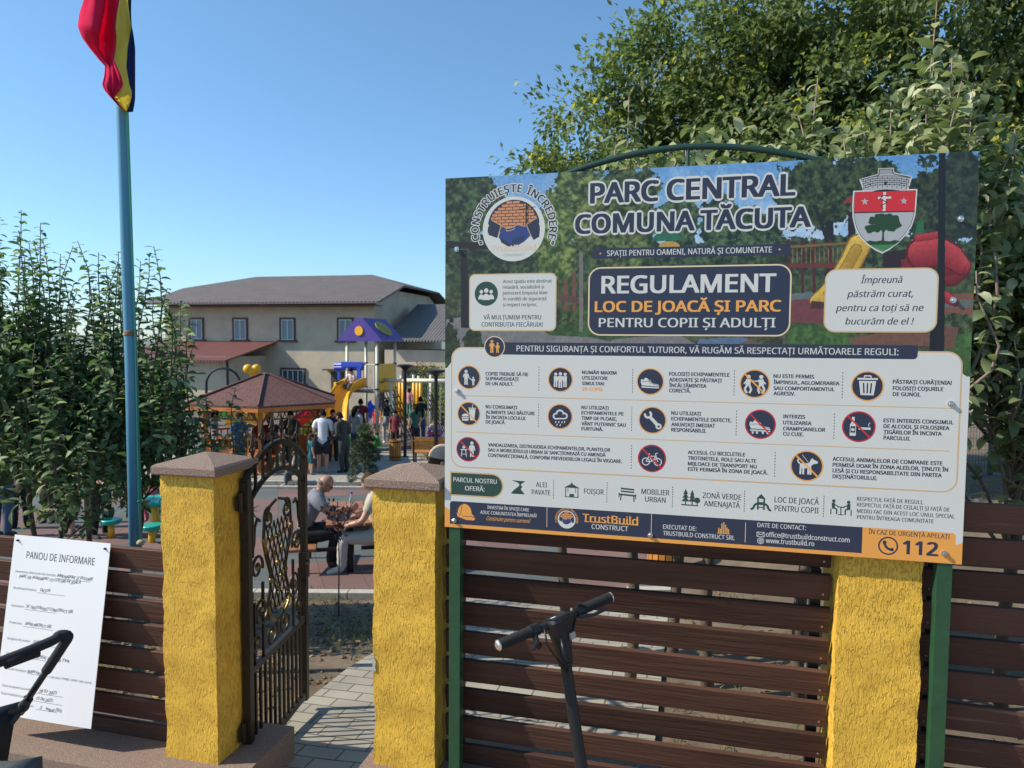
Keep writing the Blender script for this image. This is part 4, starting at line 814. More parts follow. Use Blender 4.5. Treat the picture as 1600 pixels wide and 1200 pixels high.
amen(893.4, 765.8, 12, lambda i: (i.poly((-1, .3), (0, .85), (1, .3)), i.line(.1, (-.8, .3), (-.8, -.9)), i.line(.1, (.8, .3), (.8, -.9)), i.line(.1, (-.9, -.9), (.9, -.9)), i.line(.07, (-.5, .3), (-.5, -.3)), i.line(.07, (.5, .3), (.5, -.3)), i.poly((-.3, -.85), (-.3, -.5), (.3, -.5), (.3, -.85)), i.disc(0, .9, .1)))
amen(980, 771.6, 12.5, lambda i: (i.poly((-.8, .75), (.85, .65), (.85, .45), (-.8, .55)), i.poly((-.8, .4), (.85, .3), (.85, .12), (-.8, .22)), i.poly((-1, 0), (1.05, -.1), (1.05, -.3), (-1, -.2)), i.line(.14, (-.75, -.2), (-.8, -.85)), i.line(.14, (.8, -.25), (.85, -.95)), i.line(.1, (-1, .1), (-1, -.5)), i.line(.1, (1.05, .0), (1.05, -.6))))
def d_trees(i):
    for x, s in ((-.45, 1), (.35, .92)):
        for q in range(3): i.poly((x - .5 * s + q * .1, -.45 + q * .45 * s), (x + .5 * s - q * .1, -.45 + q * .45 * s), (x, .15 + q * .48 * s)); i.k += .02
        i.line(.12, (x, -.45), (x, -.85))
    i.disc(.95, -.25, .36); i.k += .03; i.line(.1, (.95, -.4), (.95, -.85)); i.poly((-1, -.8), (1.1, -.85), (1, -.98), (-.9, -.95))
amen(1077, 778, 12.5, d_trees)
amen(1189, 786, 15, lambda i: (i.poly((-.45, .45), (0, .95), (.45, .45)), i.line(.16, (-.3, .45), (-.3, -.7)), i.line(.16, (.3, .45), (.3, -.7)), i.poly((-.3, .1), (.3, .1), (.3, -.2), (-.3, -.2)), i.line(.22, (-.35, -.05), (-.65, -.25), (-.75, -.6), (-1, -.7)), i.line(.22, (.35, -.05), (.65, -.25), (.75, -.6), (1, -.75)), i.line(.1, (-.3, -.45), (.3, -.45))))
amen(1313.9, 792.3, 15, lambda i: (i.disc(-.7, .6, .17), i.disc(.72, .55, .17), i.poly((-.9, .4), (-.6, .42), (-.55, -.2), (-.85, -.2)), i.poly((.9, .35), (.6, .38), (.55, -.25), (.88, -.25)), i.line(.13, (-.7, -.15), (-.4, -.2), (-.4, -.75)), i.line(.13, (.72, -.2), (.42, -.25), (.42, -.8)), i.line(.1, (-.6, .25), (-.25, .05)), i.line(.1, (.62, .2), (.25, .02)), i.line(.1, (-.35, .02), (.35, -.02)), i.line(.1, (0, 0), (0, -.75)), i.line(.1, (-.95, -.2), (-.95, -.8)), i.line(.1, (.98, -.25), (.98, -.85)), i.line(.08, (-.25, -.78), (.25, -.8))))
# --- footer
b = PB()
zt = (S(703, 781.5)[1] + S(1347, 824.8)[1]) / 2; zb = (S(703, 817)[1] + S(1346, 865.5)[1]) / 2; un0 = S(703, 800)[0]; un1 = S(1347, 845)[0]; uo1 = S(1492.9, 850)[0]
b.m(k_org2).poly([(0, BZ), (BW, BZ), (BW, S(1504, 848)[1]), (uo1, S(1493, 852)[1]), (uo1, zb), (un0, zb), (un0, S(703, 797)[1]), (0, S(694, 791)[1])], 2.6)
b.poly(rrect(un1 - .004, zb - .01, uo1, zt, .014, (0, 0, 1, 0)), 3.0)
b.m(k_navy).poly(rrect(un0, zb, un1, zt, .014, (0, 0, 0, 1)), 3.4)
b.m(k_creamy)
for x, y0, y1 in ((854.8, 792, 823.6), (1018, 803, 836), (1165, 816.5, 847.3)): u, z1 = S(x, y0); z0 = S(x, y1)[1]; b.poly([(u - .001, z0), (u + .001, z0), (u + .001, z1), (u - .001, z1)], 4)
b.m(k_white)
for q in (('INVESTIM ÎN SPAȚII CARE', 761.7, 795.8, 826.5, 798.4, 5.2), ('ADUC COMUNITATEA ÎMPREUNĂ!', 750.4, 803.2, 838.3, 808, 5.2), ('CONSTRUCT', 924.4, 826.4, 981.4, 829.8, 7.6), ('EXECUTAT DE:', 1036, 826.6, 1088, 829, 6.8), ('TRUSTBUILD CONSTRUCT SRL', 1036, 836.6, 1147.8, 843.4, 6.8), ('DATE DE CONTACT:', 1183.5, 823.6, 1259, 828, 6.8), ('office@trustbuildconstruct.com', 1196.7, 838.6, 1327.3, 847.4, 7.6), ('www.trustbuild.ro', 1196.7, 848.8, 1272, 852.6, 7.6)): T(b, *q[:5], q[5], 4.2, .012)
b.m(k_org); T(b, 'Construim pentru oameni!', 759.6, 813, 828.3, 817, 6, 4.2, .004, .3)
T(b, 'TrustBuild', 910.5, 815.4, 996.6, 820, 12.2, 4.2, .02)
a = S(910.5, 815.4); e = S(996.6, 820); zz = (a[1] + e[1]) / 2; wd = e[0] - a[0]
for x in (.075, .195, .29, .49 - .10, .60, .70, .80, .835, .88, .965): b.poly([(a[0] + wd * x - .010, zz - .001), (a[0] + wd * x + .010, zz - .001), (a[0] + wd * x + .010, zz + .0025), (a[0] + wd * x - .010, zz + .0025)], 4.35)
b.m(k_navy); T(b, 'ÎN CAZ DE URGENȚĂ APELAȚI', 1357.3, 834.2, 1483.8, 842, 7.2, 4.2, .012); T(b, '112', 1411.2, 865.6, 1464.6, 868, 20.4, 4.2, .03)
c = S(1387.6, 852.8); r = 14.2 * pxm(1388, 853); b.ring(c, r * .84, r, 4.2); i = IC(b, c, r, 4.2); i.line(.26, (-.38, .40), (-.30, .02), (-.02, -.32), (.40, -.42)); i.disc(-.36, .36, .2); i.disc(.38, -.38, .2)
b.m(k_white); i = IC(b, S(1188.5, 835), 5.4 * pxm(1188, 835), 4.2); i.line(.16, (-1, .65), (1, .65), (1, -.65), (-1, -.65), (-1, .65), (0, -.1), (1, .65)); i.line(.12, (-1, -.65), (-.3, .1)); i.line(.12, (1, -.65), (.3, .1))
i = IC(b, S(1188.5, 844.9), 5 * pxm(1188, 845), 4.2); i.ring(0, 0, .84, 1); i.line(.12, (-1, 0), (1, 0)); i.line(.12, (0, -1), (0, 1)); i.line(.1, (-.85, .5), (.85, .5)); i.line(.1, (-.85, -.5), (.85, -.5)); i.ring(0, 0, .42, .52)
b.m(k_org); i = IC(b, S(1130.7, 825.4), 9.6 * pxm(1130, 825), 4.2); i.line(.1, (-1, -.85), (1, -.85))
for (x, h_) in ((-.75, .2), (-.5, .1), (-.28, .95), (0, 1.2), (.28, .8), (.52, .35), (.76, .1)): i.line(.16, (x, -.8), (x, h_ - .2))
i = IC(b, S(727.5, 801), 15 * pxm(727, 801), 4.2); b.m(k_org2); i.poly(*([(-.95, -.1)] + [(-.1 + .75 * math.cos(a), -.05 + .95 * math.sin(a)) for a in np.linspace(PI, .0, 14)] + [(1.05, -.55), (.9, -.75), (.1, -.75), (-.85, -.45)])); b.m(k_navy); i.k += .3; i.line(.05, (-.35, .85), (-.55, -.2)); i.line(.05, (.1, .9), (.15, -.3)); i.line(.06, (-.85, -.15), (-.1, -.38), (.65, -.35), (1, -.5))
lc = S(885.3, 811.7); lr = 14 * pxm(885, 812); emblem(b, lc, lr, 4.4, False); arc_text(b, 'CONSTRUIEȘTE ÎNCREDERE', lc, lr * 1.08, PI + .35, -.35, lr * .22, 4.4, k_org, None, .02)
b.build('footer_band', None, board)
# --- posts, arch and bolts
m_gpost = mat('green_paint', (.022, .085, .038), .42, var=.3, vscale=14, bump=.1, bscale=40)
m_dgp = mat('dark_green_paint', (.012, .045, .034), .4)
for u in (.044, 1.960):
    p = MB(); p.box((u, PT + .0255, (BZ + 1.49) / 2 - .15), (.050, .050, BZ + 1.49 + .3), bev=.003); p.build('post', m_gpost, board)
p = MB(); p.tube([(u, .03, BZ + 1.44 + .142 * math.sin(PI * (u - .35) / 1.30) ** .9 if .35 < u < 1.65 else BZ + 1.44) for u in np.linspace(.35, 1.65, 30)], .0125, 8); p.build('top_arch', m_dgp, board, True)
for u in (.60, 1.0, 1.4): MB().tube([(u, .03, BZ + 1.40), (u, .03, BZ + 1.44 + .142 * math.sin(PI * (u - .35) / 1.30) ** .9)], .008, 8).build('arch_strut', m_dgp, board)
for z in (.12, .75, 1.38): MB().box((BW / 2, PT + .015, BZ + z), (1.86, .02, .03)).build('back_rail', m_dgp, board)
m_bolt = mat('zinc_bolt', (.65, .65, .62), .25, 1)
for (x, y) in ((715, 611), (1485, 630.6), (714, 389.6), (1500.6, 342), (1489, 469), (710, 813), (1016, 836), (1475, 864.6)):
    u, z = S(x, y); q = MB(); q.tube([(u, 0, z), (u, -.0045, z)], .011, 12); q.tube([(u, -.004, z), (u, -.011, z), (u, -.013, z)], [.0085, .0085, .006], 6); q.build('bolt', m_bolt, board)
# ------------------------------------------------------------------ white notice sheet on the left fence
nW, nH = .613, .912
tl = F3(-2.452, .085, 1.010); lean = .15
nt_ = thing('notice_sheet', 'white notice sheet with handwriting, hung on the worn left fence', 'notice', (tl.x, tl.y, tl.z), 0)
ln = math.asin(lean / nH); dsg = R(-.6)
nt_.rotation_euler = (Matrix.Rotation(-YAW, 3, 'Z') @ Matrix.Rotation(-ln, 3, 'X') @ Matrix.Rotation(R(.2), 3, 'Y')).to_euler()
mb = MB(); g = []
NX, NZ = 8, 10
rows = []
for i in range(NZ + 1):
    row = []
    for j in range(NX + 1):
        x = nW * j / NX; z = -nH * i / NZ; row.append((x, -.006 * math.sin(PI * j / NX) * (i / NZ) + .004 * (1 - i / NZ) * math.sin(PI * j / NX), z))
    rows.append(row)
mb.thick(rows, .003, (0, 1, 0)); mb.build('sheet', mat('white_pvc', (.80, .80, .80), .4), nt_, False)
def nY(x, z): j = x / nW; i = -z / nH; return -.006 * math.sin(PI * j) * i + .004 * (1 - i) * math.sin(PI * j) - .0006
k_ink = flat('print_ink', (.03, .03, .035)); k_pen = flat('pen_ink', (.035, .035, .06)); k_lgrey = flat('print_light', (.20, .20, .21))
def NT(mb, s, x0, x1, y, cap, shear=0, bold=0, jit=0, rs=None):
    tmp = MB(); put_text(tmp, s, x0 * nW, x1 * nW, 0, cap * nH, 0, bold, shear)
    for i, (x, _, z) in enumerate(tmp.v):
        zz = z - y * nH + (jit * math.sin(x * 90 + y * 50) * .003 if jit else 0); tmp.v[i] = (x, nY(x, zz), zz)
    mb.add(tmp.v, tmp.f)
def NL(mb, x0, x1, y): 
    for k in range(5): a = (x0 + (x1 - x0) * k / 5) * nW; e = (x0 + (x1 - x0) * (k + 1) / 5) * nW; z = -y * nH; mb.add([(a, nY(a, z), z - .0009), (e, nY(e, z), z - .0009), (e, nY(e, z), z + .0009), (a, nY(a, z), z + .0009)], [(0, 1, 2, 3)])
a = MB().m(k_ink); NT(a, 'PANOU DE INFORMARE', .15, .86, .128, .040, 0, 0); a.build('heading', None, nt_)
a = MB().m(k_lgrey)
for s, x0, x1, y in (('Denumirea obiectivului de investiții:', .055, .48, .212), ('Beneficiar/Primăria:', .055, .30, .306), ('Executant:', .055, .19, .405), ('Proiectant:', .055, .19, .500), ('Diriginte de șantier:', .055, .30, .590), ('Valoarea:', .055, .30, .672), ('Sursa de finanțare:', .06, .30, .755), ('de stat / PNRR / AFM / alte surse', .56, .96, .765), ('Data începerii lucrărilor:', .06, .39, .850), ('Data finalizării lucrărilor:', .06, .39, .893), ('Garanție:', .26, .42, .935)):
    NT(a, s, x0, x1, y, .0125)
for x0, x1, y in ((.49, .84, .222), (.31, .60, .313), (.20, .52, .413), (.20, .52, .508), (.31, .60, .598), (.31, .60, .678), (.31, .56, .760), (.40, .70, .857), (.40, .70, .900), (.44, .66, .942)): NL(a, x0, x1, y)
a.build('printed_form', None, nt_)
a = MB().m(k_pen)
for s, x0, x1, y in (('AMENAJARE ȘI DOTARE', .49, .86, .214), ('PARC DE AGREMENT CU LOCURI DE JOACĂ', .10, .74, .240), ('TĂCUTA', .33, .44, .304), ('SC TRUSTBUILD CONSTRUCT SRL', .21, .70, .404), ('AVUR PROIECT SRL', .22, .50, .499), ('IVAN C.', .33, .46, .589), ('199.950 lei fără TVA', .33, .72, .670), ('Buget local', .31, .46, .753), ('28 07 2025', .45, .63, .849), ('15 09 2025', .43, .60, .892), ('2', .48, .50, .934), ('august 2025', .54, .70, .938)):
    NT(a, s, x0, x1, y, .0165, .25, .006, 1)
a.build('handwriting', None, nt_)
for x in (.045, .955):
    a = MB(); a.tube([(x * nW, -.001, -.028), (x * nW, -.006, -.028)], .006, 10); a.tube([(x * nW, -.006, -.028), (x * nW, -.014, -.027)], .0022, 6); a.build('screw', m_dark, nt_)
# ------------------------------------------------------------------ electric scooter (nearest thing to the lens, stands on its kickstand)
m_sblk = mat('scooter_black', (.012, .0125, .014), .42, .2); m_rub2 = mat('grip_rubber', (.010, .010, .011), .75, bump=.5, bscale=250)
m_chr = mat('polished_tip', (.75, .68, .58), .25, .8); m_pur = mat('purple_sleeve', (.10, .055, .30), .5); m_pink = mat('red_band', (.65, .06, .12), .5)
HB = Vector((.166, 2.385, 1.105)); L_ = Vector((-.041, 2.27, 1.063)); R_ = Vector((.363, 2.51, 1.142)); WH = Vector((.30, 2.16, 0)); WH.z = gz(WH.x, WH.y) + .11
sct = thing('electric_scooter', 'black electric scooter with round grips, parked before the brown fence', 'scooter', (WH.x, WH.y, WH.z - .11), 0)
so_ = Vector(sct.location); q3 = lambda v: Vector(v) - so_
axis = (R_ - L_).normalized(); st_top = HB + Vector((.004, -.006, -.02)); st_bot = WH + Vector((.0, .03, .20)); sd = (st_bot - st_top).normalized(); fwd = axis.cross(Vector((0, 0, 1))).normalized()
if fwd.y > 0: fwd = -fwd
fbk = -fwd
mb = MB(); mb.tube([q3(st_top + sd * .11), q3(st_top + sd * .66)], [.0195, .0205], 18); mb.build('stem', m_sblk, sct, 'auto')
mb = MB(); mb.tube([q3(st_top + sd * .60), q3(st_bot)], [.0232, .0232], 18); mb.build('stem_sleeve', m_pur, sct, 'auto')
for dd in (.598, .606): MB().tube([q3(st_top + sd * dd), q3(st_top + sd * (dd + .004))], .0252, 18).build('sleeve_band', m_pink, sct)
# head: display deck narrowing down into the stem
up = -sd; hx = axis; hy = up.cross(hx).normalized()
def fr_(p, x, y, z): return q3(p + hx * x + hy * y + up * z)
mb = MB(); secs = [(-.125, .023, .023, 0), (-.07, .027, .027, 0), (-.03, .036, .030, 0), (.0, .046, .034, 0), (.022, .052, .046, .004), (.032, .048, .044, .006)]
vs = []
for (z, a, b_, o) in secs:
    for k in range(16): t = 2 * PI * k / 16; c_, s_ = math.cos(t), math.sin(t); e = .62; vs.append(fr_(st_top, a * math.copysign(abs(c_) ** e, c_), o + b_ * math.copysign(abs(s_) ** e, s_), z))
fs = [(i * 16 + j, i * 16 + (j + 1) % 16, (i + 1) * 16 + (j + 1) % 16, (i + 1) * 16 + j) for i in range(len(secs) - 1) for j in range(16)]
fs.append(tuple(range((len(secs) - 1) * 16, len(secs) * 16)))
hd = mb.add(vs, fs).build('steering_head', m_sblk, sct, 'auto')
mb = MB(); vs = [fr_(st_top, x, y, .0335) for x, y in ((-.036, -.030), (.036, -.030), (.036, .034), (-.036, .034))]; mb.add(vs, [(0, 1, 2, 3)]); mb.build('display', mat('display_glass', (.006, .008, .014), .08), hd)
mb = MB(); vs = [fr_(st_top, x, y, .0342) for x, y in ((-.026, .006), (-.006, .006), (-.006, .016), (-.026, .016))]; mb.add(vs, [(0, 1, 2, 3)]); mb.build('display_mark', k_white, hd)
# headlight and folding hook on the side that faces the lens
sg = 1 if (hy.dot(Vector((0, -1, 0))) > 0) else -1
mb = MB(); mb.box(fr_(st_top, .024, sg * .0335, -.036), (.020, .010, .022), M=Matrix((hx, hy, up)).transposed()); mb.build('reflector', mat('amber_reflector', (.42, .33, .24), .3), sct)
mb = MB(); mb.tube([fr_(st_top, -.018, sg * .030, -.03), fr_(st_top, -.026, sg * .045, -.07), fr_(st_top, -.016, sg * .045, -.098), fr_(st_top, -.006, sg * .028, -.112)], [.006, .007, .007, .006], 8); mb.ball(fr_(st_top, -.004, sg * .030, -.118), .008, 8); mb.build('fold_hook', m_sblk, sct, True)
m_ = (HB - L_).length; mb = MB(); mb.tube([q3(L_ + axis * .02), q3(HB + Vector((0, 0, -.004))), q3(R_ - axis * .02)], .0135, 14); mb.build('handlebar', m_sblk, sct, True)
for s, E in ((1, L_), (-1, R_)):
    g = MB(); a0 = E + axis * s * .004
    rr_ = []; pp = []
    for k in range(26): t = k / 25; pp.append(q3(a0 + axis * s * (.125 * t))); rr_.append(.0175 + (.0012 if k % 2 else -.0004) + (.001 if t > .92 else 0))
    g.tube(pp, rr_, 16); gr = g.build('grip', m_rub2, sct, 'auto')
    g = MB(); g.tube([q3(E - axis * s * .003), q3(E + axis * s * .002), q3(E + axis * s * .006)], [.0125, .0182, .0182], 16); g.build('grip_tip', m_chr, gr, 'auto')
    c0 = E + axis * s * .145; g = MB(); g.tube([q3(c0 - axis * .014), q3(c0 + axis * .014)], .021, 14)
    if s == 1: g.tube([q3(c0 + Vector((0, -.012, -.01))), q3(c0 + Vector((.008, -.03, -.03))), q3(c0 + axis * -.02 + Vector((.01, -.035, -.048)))], [.012, .010, .006], 8); g.ball(q3(c0 + Vector((.012, -.02, -.045))), .013, 10)
    else: g.tube([q3(c0 + Vector((0, 0, .012))), q3(c0 + Vector((0, -.006, .03)))], .009, 8); g.tube([q3(c0 + Vector((0, -.02, -.012))), q3(c0 + axis * .06 + Vector((0, -.045, -.018))), q3(c0 + axis * .115 + Vector((0, -.045, -.016)))], [.008, .006, .006], 8)
    g.build('brake_lever' if s == -1 else 'bell_switch', m_sblk, sct, 'auto')
# cable, deck, wheels, kickstand
mb = MB(); mb.tube([q3(HB + axis * -.06 + Vector((0, -.02, .0))), q3(HB + axis * -.05 + Vector((0, -.045, -.05))), q3(st_top + sd * .14 + Vector((0, -.026, 0)))], .004, 6); mb.tube([q3(HB + axis * .07 + Vector((0, -.02, -.01))), q3(HB + axis * .05 + Vector((0, -.04, -.06))), q3(st_top + sd * .15 + Vector((0, -.026, 0)))], .004, 6); mb.build('brake_cable', m_sblk, sct, True)
def wheel(c):
    q = MB(); w_ = MB(); M = Matrix((fwd, axis.cross(fwd).cross(fwd) if 0 else Vector((axis.x, axis.y, 0)).normalized(), Vector((0, 0, 1)))).transposed()
    n = 28; vs = []; 
    for i in range(n):
        for j in range(8): t = 2 * PI * i / n; a = 2 * PI * j / 8; r_q = .088 + .022 * math.cos(a); p = M @ Vector((r_q * math.cos(t), .022 * math.sin(a), r_q * math.sin(t))); vs.append(q3(c + p))
    q.add(vs, [(i * 8 + j, ((i + 1) % n) * 8 + j, ((i + 1) % n) * 8 + (j + 1) % 8, i * 8 + (j + 1) % 8) for i in range(n) for j in range(8)])
    wo = q.build('wheel', m_rub2, sct, True); ay = M @ Vector((0, 1, 0)); w_.tube([q3(c - ay * .02), q3(c + ay * .02)], .07, 20); w_.build('hub', m_sblk, wo, 'auto')
wheel(WH); WB = WH + fbk * .78; WB.z = gz(WB.x, WB.y) + .11; wheel(WB)
mb = MB(); mb.tube([q3(st_bot), q3(st_bot + Vector((0, 0, -.04))), q3(WH + Vector((0, 0, .03)))], [.022, .02, .016], 10); ax2 = Vector((axis.x, axis.y, 0)).normalized()
for s in (-1, 1): mb.tube([q3(st_bot + Vector((0, 0, -.05)) + ax2 * s * .02), q3(WH + ax2 * s * .035 + Vector((0, 0, .05))), q3(WH + ax2 * s * .035)], .009, 8)
mb.build('fork', m_sblk, sct, True)
mb = MB(); pa = WH + fbk * .17 + Vector((0, 0, .06)); pb_ = WB - fbk * .10 + Vector((0, 0, .06)); mb.bar(q3(pa), q3(pb_), .15, .05); mb.bar(q3(st_bot + Vector((0, 0, -.02))), q3(pa), .05, .05); mb.build('deck', m_sblk, sct)
mb = MB(); mid = (pa + pb_) / 2; mb.tube([q3(mid - ax2 * .07), q3(Vector((mid.x, mid.y, gz(mid.x, mid.y) + .022)) - ax2 * .17)], .007, 8); mb.build('kickstand', m_sblk, sct)
# ------------------------------------------------------------------ pushchair at the left edge
m_fab = mat('black_fabric', (.016, .018, .022), .85, bump=.4, bscale=300); m_fabg = mat('grey_fabric', (.10, .115, .125), .9, bump=.4, bscale=200, var=.3); m_tube = mat('matt_black_tube', (.022, .024, .027), .38, .3); m_al = mat('grey_metal_tube', (.18, .18, .18), .3, .8)
def P3(px, py, d): r = ray(px, py); return Vector((r.x * d, r.y * d, r.z * d + EYE))
SC_ = P3(-150, 1150, 2.3); st = thing('pushchair', 'black pushchair with a foam covered push bar, in front of the notice sheet', 'pushchair', (SC_.x, SC_.y, gz(SC_.x, SC_.y)), 0); s0 = Vector(st.location); q4 = lambda v: Vector(v) - s0
cR = P3(104, 1000, 2.33); lR = P3(36, 1104, 2.42); cL = P3(-150, 1085, 1.98); dv_ = cL - cR; lL = lR + dv_
def smooth_path(P, k=5):
    P = [Vector(p) for p in P]; out = []
    for i in range(len(P) - 1):
        a, b_, c, d = P[max(i - 1, 0)], P[i], P[i + 1], P[min(i + 2, len(P) - 1)]
        for q in range(k): t = q / k; out.append(.5 * ((2 * b_) + (c - a) * t + (2 * a - 5 * b_ + 4 * c - d) * t * t + (3 * b_ - a - 3 * c + d) * t ** 3))
    return out + [P[-1]]
mb = MB(); pts = [lR + (cR - lR) * .55, lR + (cR - lR) * .9, cR + Vector((.005, 0, .012)), cR + dv_ * .04 + Vector((-.005, 0, .022)), cR + dv_ * .12 + Vector((0, 0, .012)), cR + dv_ * .5, cR + dv_ * .9, cL, lL + (cL - lL) * .9, lL + (cL - lL) * .55]
mb.tube(smooth_path([q4(p) for p in pts]), .0165, 14); mb.build('push_bar', m_fab, st, True)
mb = MB(); mb.tube([q4(cR + dv_ * .20 + Vector((0, 0, -.003))), q4(cR + dv_ * .42 + Vector((0, 0, -.006)))], .021, 14); mb.build('foam_grip', m_rub2, st, True)
dn = (lR - cR).normalized()
for a_, c_ in ((lR, cR), (lL, cL)):
    mb = MB(); mb.tube([q4(a_ + (c_ - a_) * .58), q4(a_ + (c_ - a_) * .3), q4(a_ - (c_ - a_).normalized() * .04)], .0115, 12); mb.build('side_tube', m_al if 0 else m_tube, st, True)
    mb = MB(); mb.tube([q4(a_ + (c_ - a_) * .12), q4(a_ - (c_ - a_).normalized() * .03)], .017, 10); mb.ball(q4(a_), .021, 10); mb.build('joint', m_tube, st, True)
fw = Vector((-1, -.12, 0)).normalized(); sdv = Vector((dv_.x, dv_.y, 0)); sdv = sdv.normalized() * .42
mb = MB()
arm = lR + fw * .30 + Vector((0, 0, -.02)); mb.tube([q4(lR), q4(lR + fw * .12 + Vector((0, 0, -.028))), q4(arm), q4(arm + fw * .25 + Vector((0, 0, -.01)))], [.02, .019, .018, .016], 10)
mb.tube([q4(lR + sdv), q4(lR + sdv + fw * .12 + Vector((0, 0, -.028))), q4(arm + sdv), q4(arm + sdv + fw * .25)], [.02, .019, .018, .016], 10)
g0 = gz(-2, 2.2)
for o_2 in (Vector((0, 0, 0)), sdv):
    mb.tube([q4(lR + o_2), q4(Vector((lR.x, lR.y, g0 + .14)) + fw * .62 + o_2)], .013, 10); mb.tube([q4(arm + o_2 + fw * .1), q4(Vector((lR.x, lR.y, g0 + .12)) + fw * .10 + o_2)], .013, 10)
mb.build('frame', m_tube, st, True)
# seat back and seat: padded shells
for nm, m__, corners, th in (('seat_back', m_fab, (lR + fw * .02 + Vector((0, 0, .0)), lR + fw * .06 + sdv, lR + fw * .30 + Vector((.10, 0, -.40)) + sdv, lR + fw * .30 + Vector((.22, 0, -.40))), .09), ('seat', m_fab, (lR + fw * .28 + Vector((.10, 0, -.38)), lR + fw * .28 + sdv + Vector((.1, 0, -.38)), lR + fw * .66 + sdv + Vector((0, 0, -.36)), lR + fw * .66 + Vector((0, 0, -.36))), .06)):
    A, B_, C_, D_ = corners; g = []
    for i in range(7):
        a = i / 6; row = []
        for j in range(7): b_ = j / 6; p = (A * (1 - a) + D_ * a) * (1 - b_) + (B_ * (1 - a) + C_ * a) * b_; p = p + Vector((.035 * math.sin(PI * a), 0, .02 * math.sin(PI * a))) * math.sin(PI * b_) ** .5; row.append(q4(p))
        g.append(row)
    mb = MB(); mb.thick(g, th, (fw.x, fw.y, -.2)); mb.build(nm, m__, st, True)
# storage basket below
bA = P3(2, 1196, 2.26); mb = MB(); g = []
for i in range(6):
    row = []
    for j in range(8):
        t = j / 7; p = P3(66, 1172, 2.30) + fw * .6 * t + sdv * (i / 5); p.z += -.02 - .03 * math.sin(PI * i / 5) - .012 * math.sin(t * 9 + i); row.append(q4(p))
    g.append(row)
mb.thick(g, -.22, (0, 0, 1)); mb.build('storage_bag', m_fabg, st, True)
for o_2 in (Vector((0, 0, 0)), sdv):
    for k_, rr2, zz in ((.62, .09, .0), (.06, .12, .0)):
        c = Vector((lR.x, lR.y, g0)) + fw * k_ + o_2; c.z = gz(c.x, c.y) + rr2 + .015; q = MB(); n = 24; vs = []
        for i in range(n):
            for j in range(8): t = 2 * PI * i / n; a = 2 * PI * j / 8; r_q = rr2 - .018 + .018 * math.cos(a); vs.append(q4(c + fw * r_q * math.cos(t) + sdv.normalized() * .018 * math.sin(a) + Vector((0, 0, r_q * math.sin(t)))))
        q.add(vs, [(i * 8 + j, ((i + 1) % n) * 8 + j, ((i + 1) % n) * 8 + (j + 1) % 8, i * 8 + (j + 1) % 8) for i in range(n) for j in range(8)])
        wo = q.build('wheel', m_rub2, st, True); q = MB(); q.tube([q4(c - sdv.normalized() * .014), q4(c + sdv.normalized() * .014)], rr2 * .75, 16); q.build('rim', m_al, wo, 'auto')
# ------------------------------------------------------------------ far hills
hx = np.linspace(-420, 420, 90); hr = np.random.default_rng(5); V = []; F = []
prof = 7.5 + 3.2 * np.sin(hx * .013 + 1) + 2.0 * np.sin(hx * .041) + hr.normal(0, .5, 90)
for i, x in enumerate(hx):
    for (dy, k) in ((-60, 0), (-30, .55), (0, 1), (60, .9)): V.append((x, 330 + dy + .0004 * x * x, -7 + (prof[i] + 7) * k))
for i in range(89):
    for j in range(3): a = i * 4 + j; F.append((a, a + 4, a + 5, a + 1))
struct(npmesh('hills', np.array(V), np.array(F), mat('far_hills', (.14, .19, .17), .95, var=.4, vscale=.05, c2=(.20, .21, .15)), smooth=True))
# ------------------------------------------------------------------ long rendered building with grey hipped roof
def ribbed(name, c, rough=.45, sc_=3.2, axis='X', var=.25):
    m = mat(name, c, rough, .2, var=var, vscale=1.2)
    t = m.node_tree; b = t.nodes['Principled BSDF']; tc = t.nodes.new('ShaderNodeTexCoord'); w_ = t.nodes.new('ShaderNodeTexWave'); w_.bands_direction = axis; w_.inputs['Scale'].default_value = sc_
    t.links.new(tc.outputs['Object'], w_.inputs['Vector']); bp = t.nodes.new('ShaderNodeBump'); bp.inputs['Distance'].default_value = .04; bp.inputs['Strength'].default_value = .8
    t.links.new(w_.outputs['Fac'], bp.inputs['Height']); t.links.new(bp.outputs[0], b.inputs['Normal']); return m
m_wall = mat('aged_beige_render', (.61, .515, .36), .9, var=.4, vscale=.8, c2=(.40, .35, .28), bump=.2, bscale=12, det=10)
m_roof = ribbed('grey_sheet_roof', (.150, .128, .120), .75, 1.2); m_redroof = ribbed('red_brown_sheet_roof', (.22, .085, .075), .5, 1.6); m_anx = ribbed('grey_corrugated_roof', (.17, .155, .145), .5, 1.6)
m_frame = mat('white_window_frame', (.62, .62, .60), .5); m_pane = mat('window_glass', (.05, .075, .085), .12); m_brn = mat('brown_reveal', (.085, .045, .04), .6); m_cur = mat('pale_curtain', (.20, .27, .30), .6)
BX = Vector((-8.32, 43, -2.3)); bld = thing('rendered_building', 'long two storey beige building with a grey hipped roof and lean-to porch', 'building', BX, -YAW)
def zl(z): return z + 2.3
H = zl(4.45) - .25; D = 12.0; Lb = 14.8
w_ = MB(); w_.box((-Lb / 2, D / 2, H / 2), (Lb, D, H))
zq = lambda y: zl(4.45) - .1 + (min(y, D - y) + 1.1) / 7.1 * 2.25 - .12
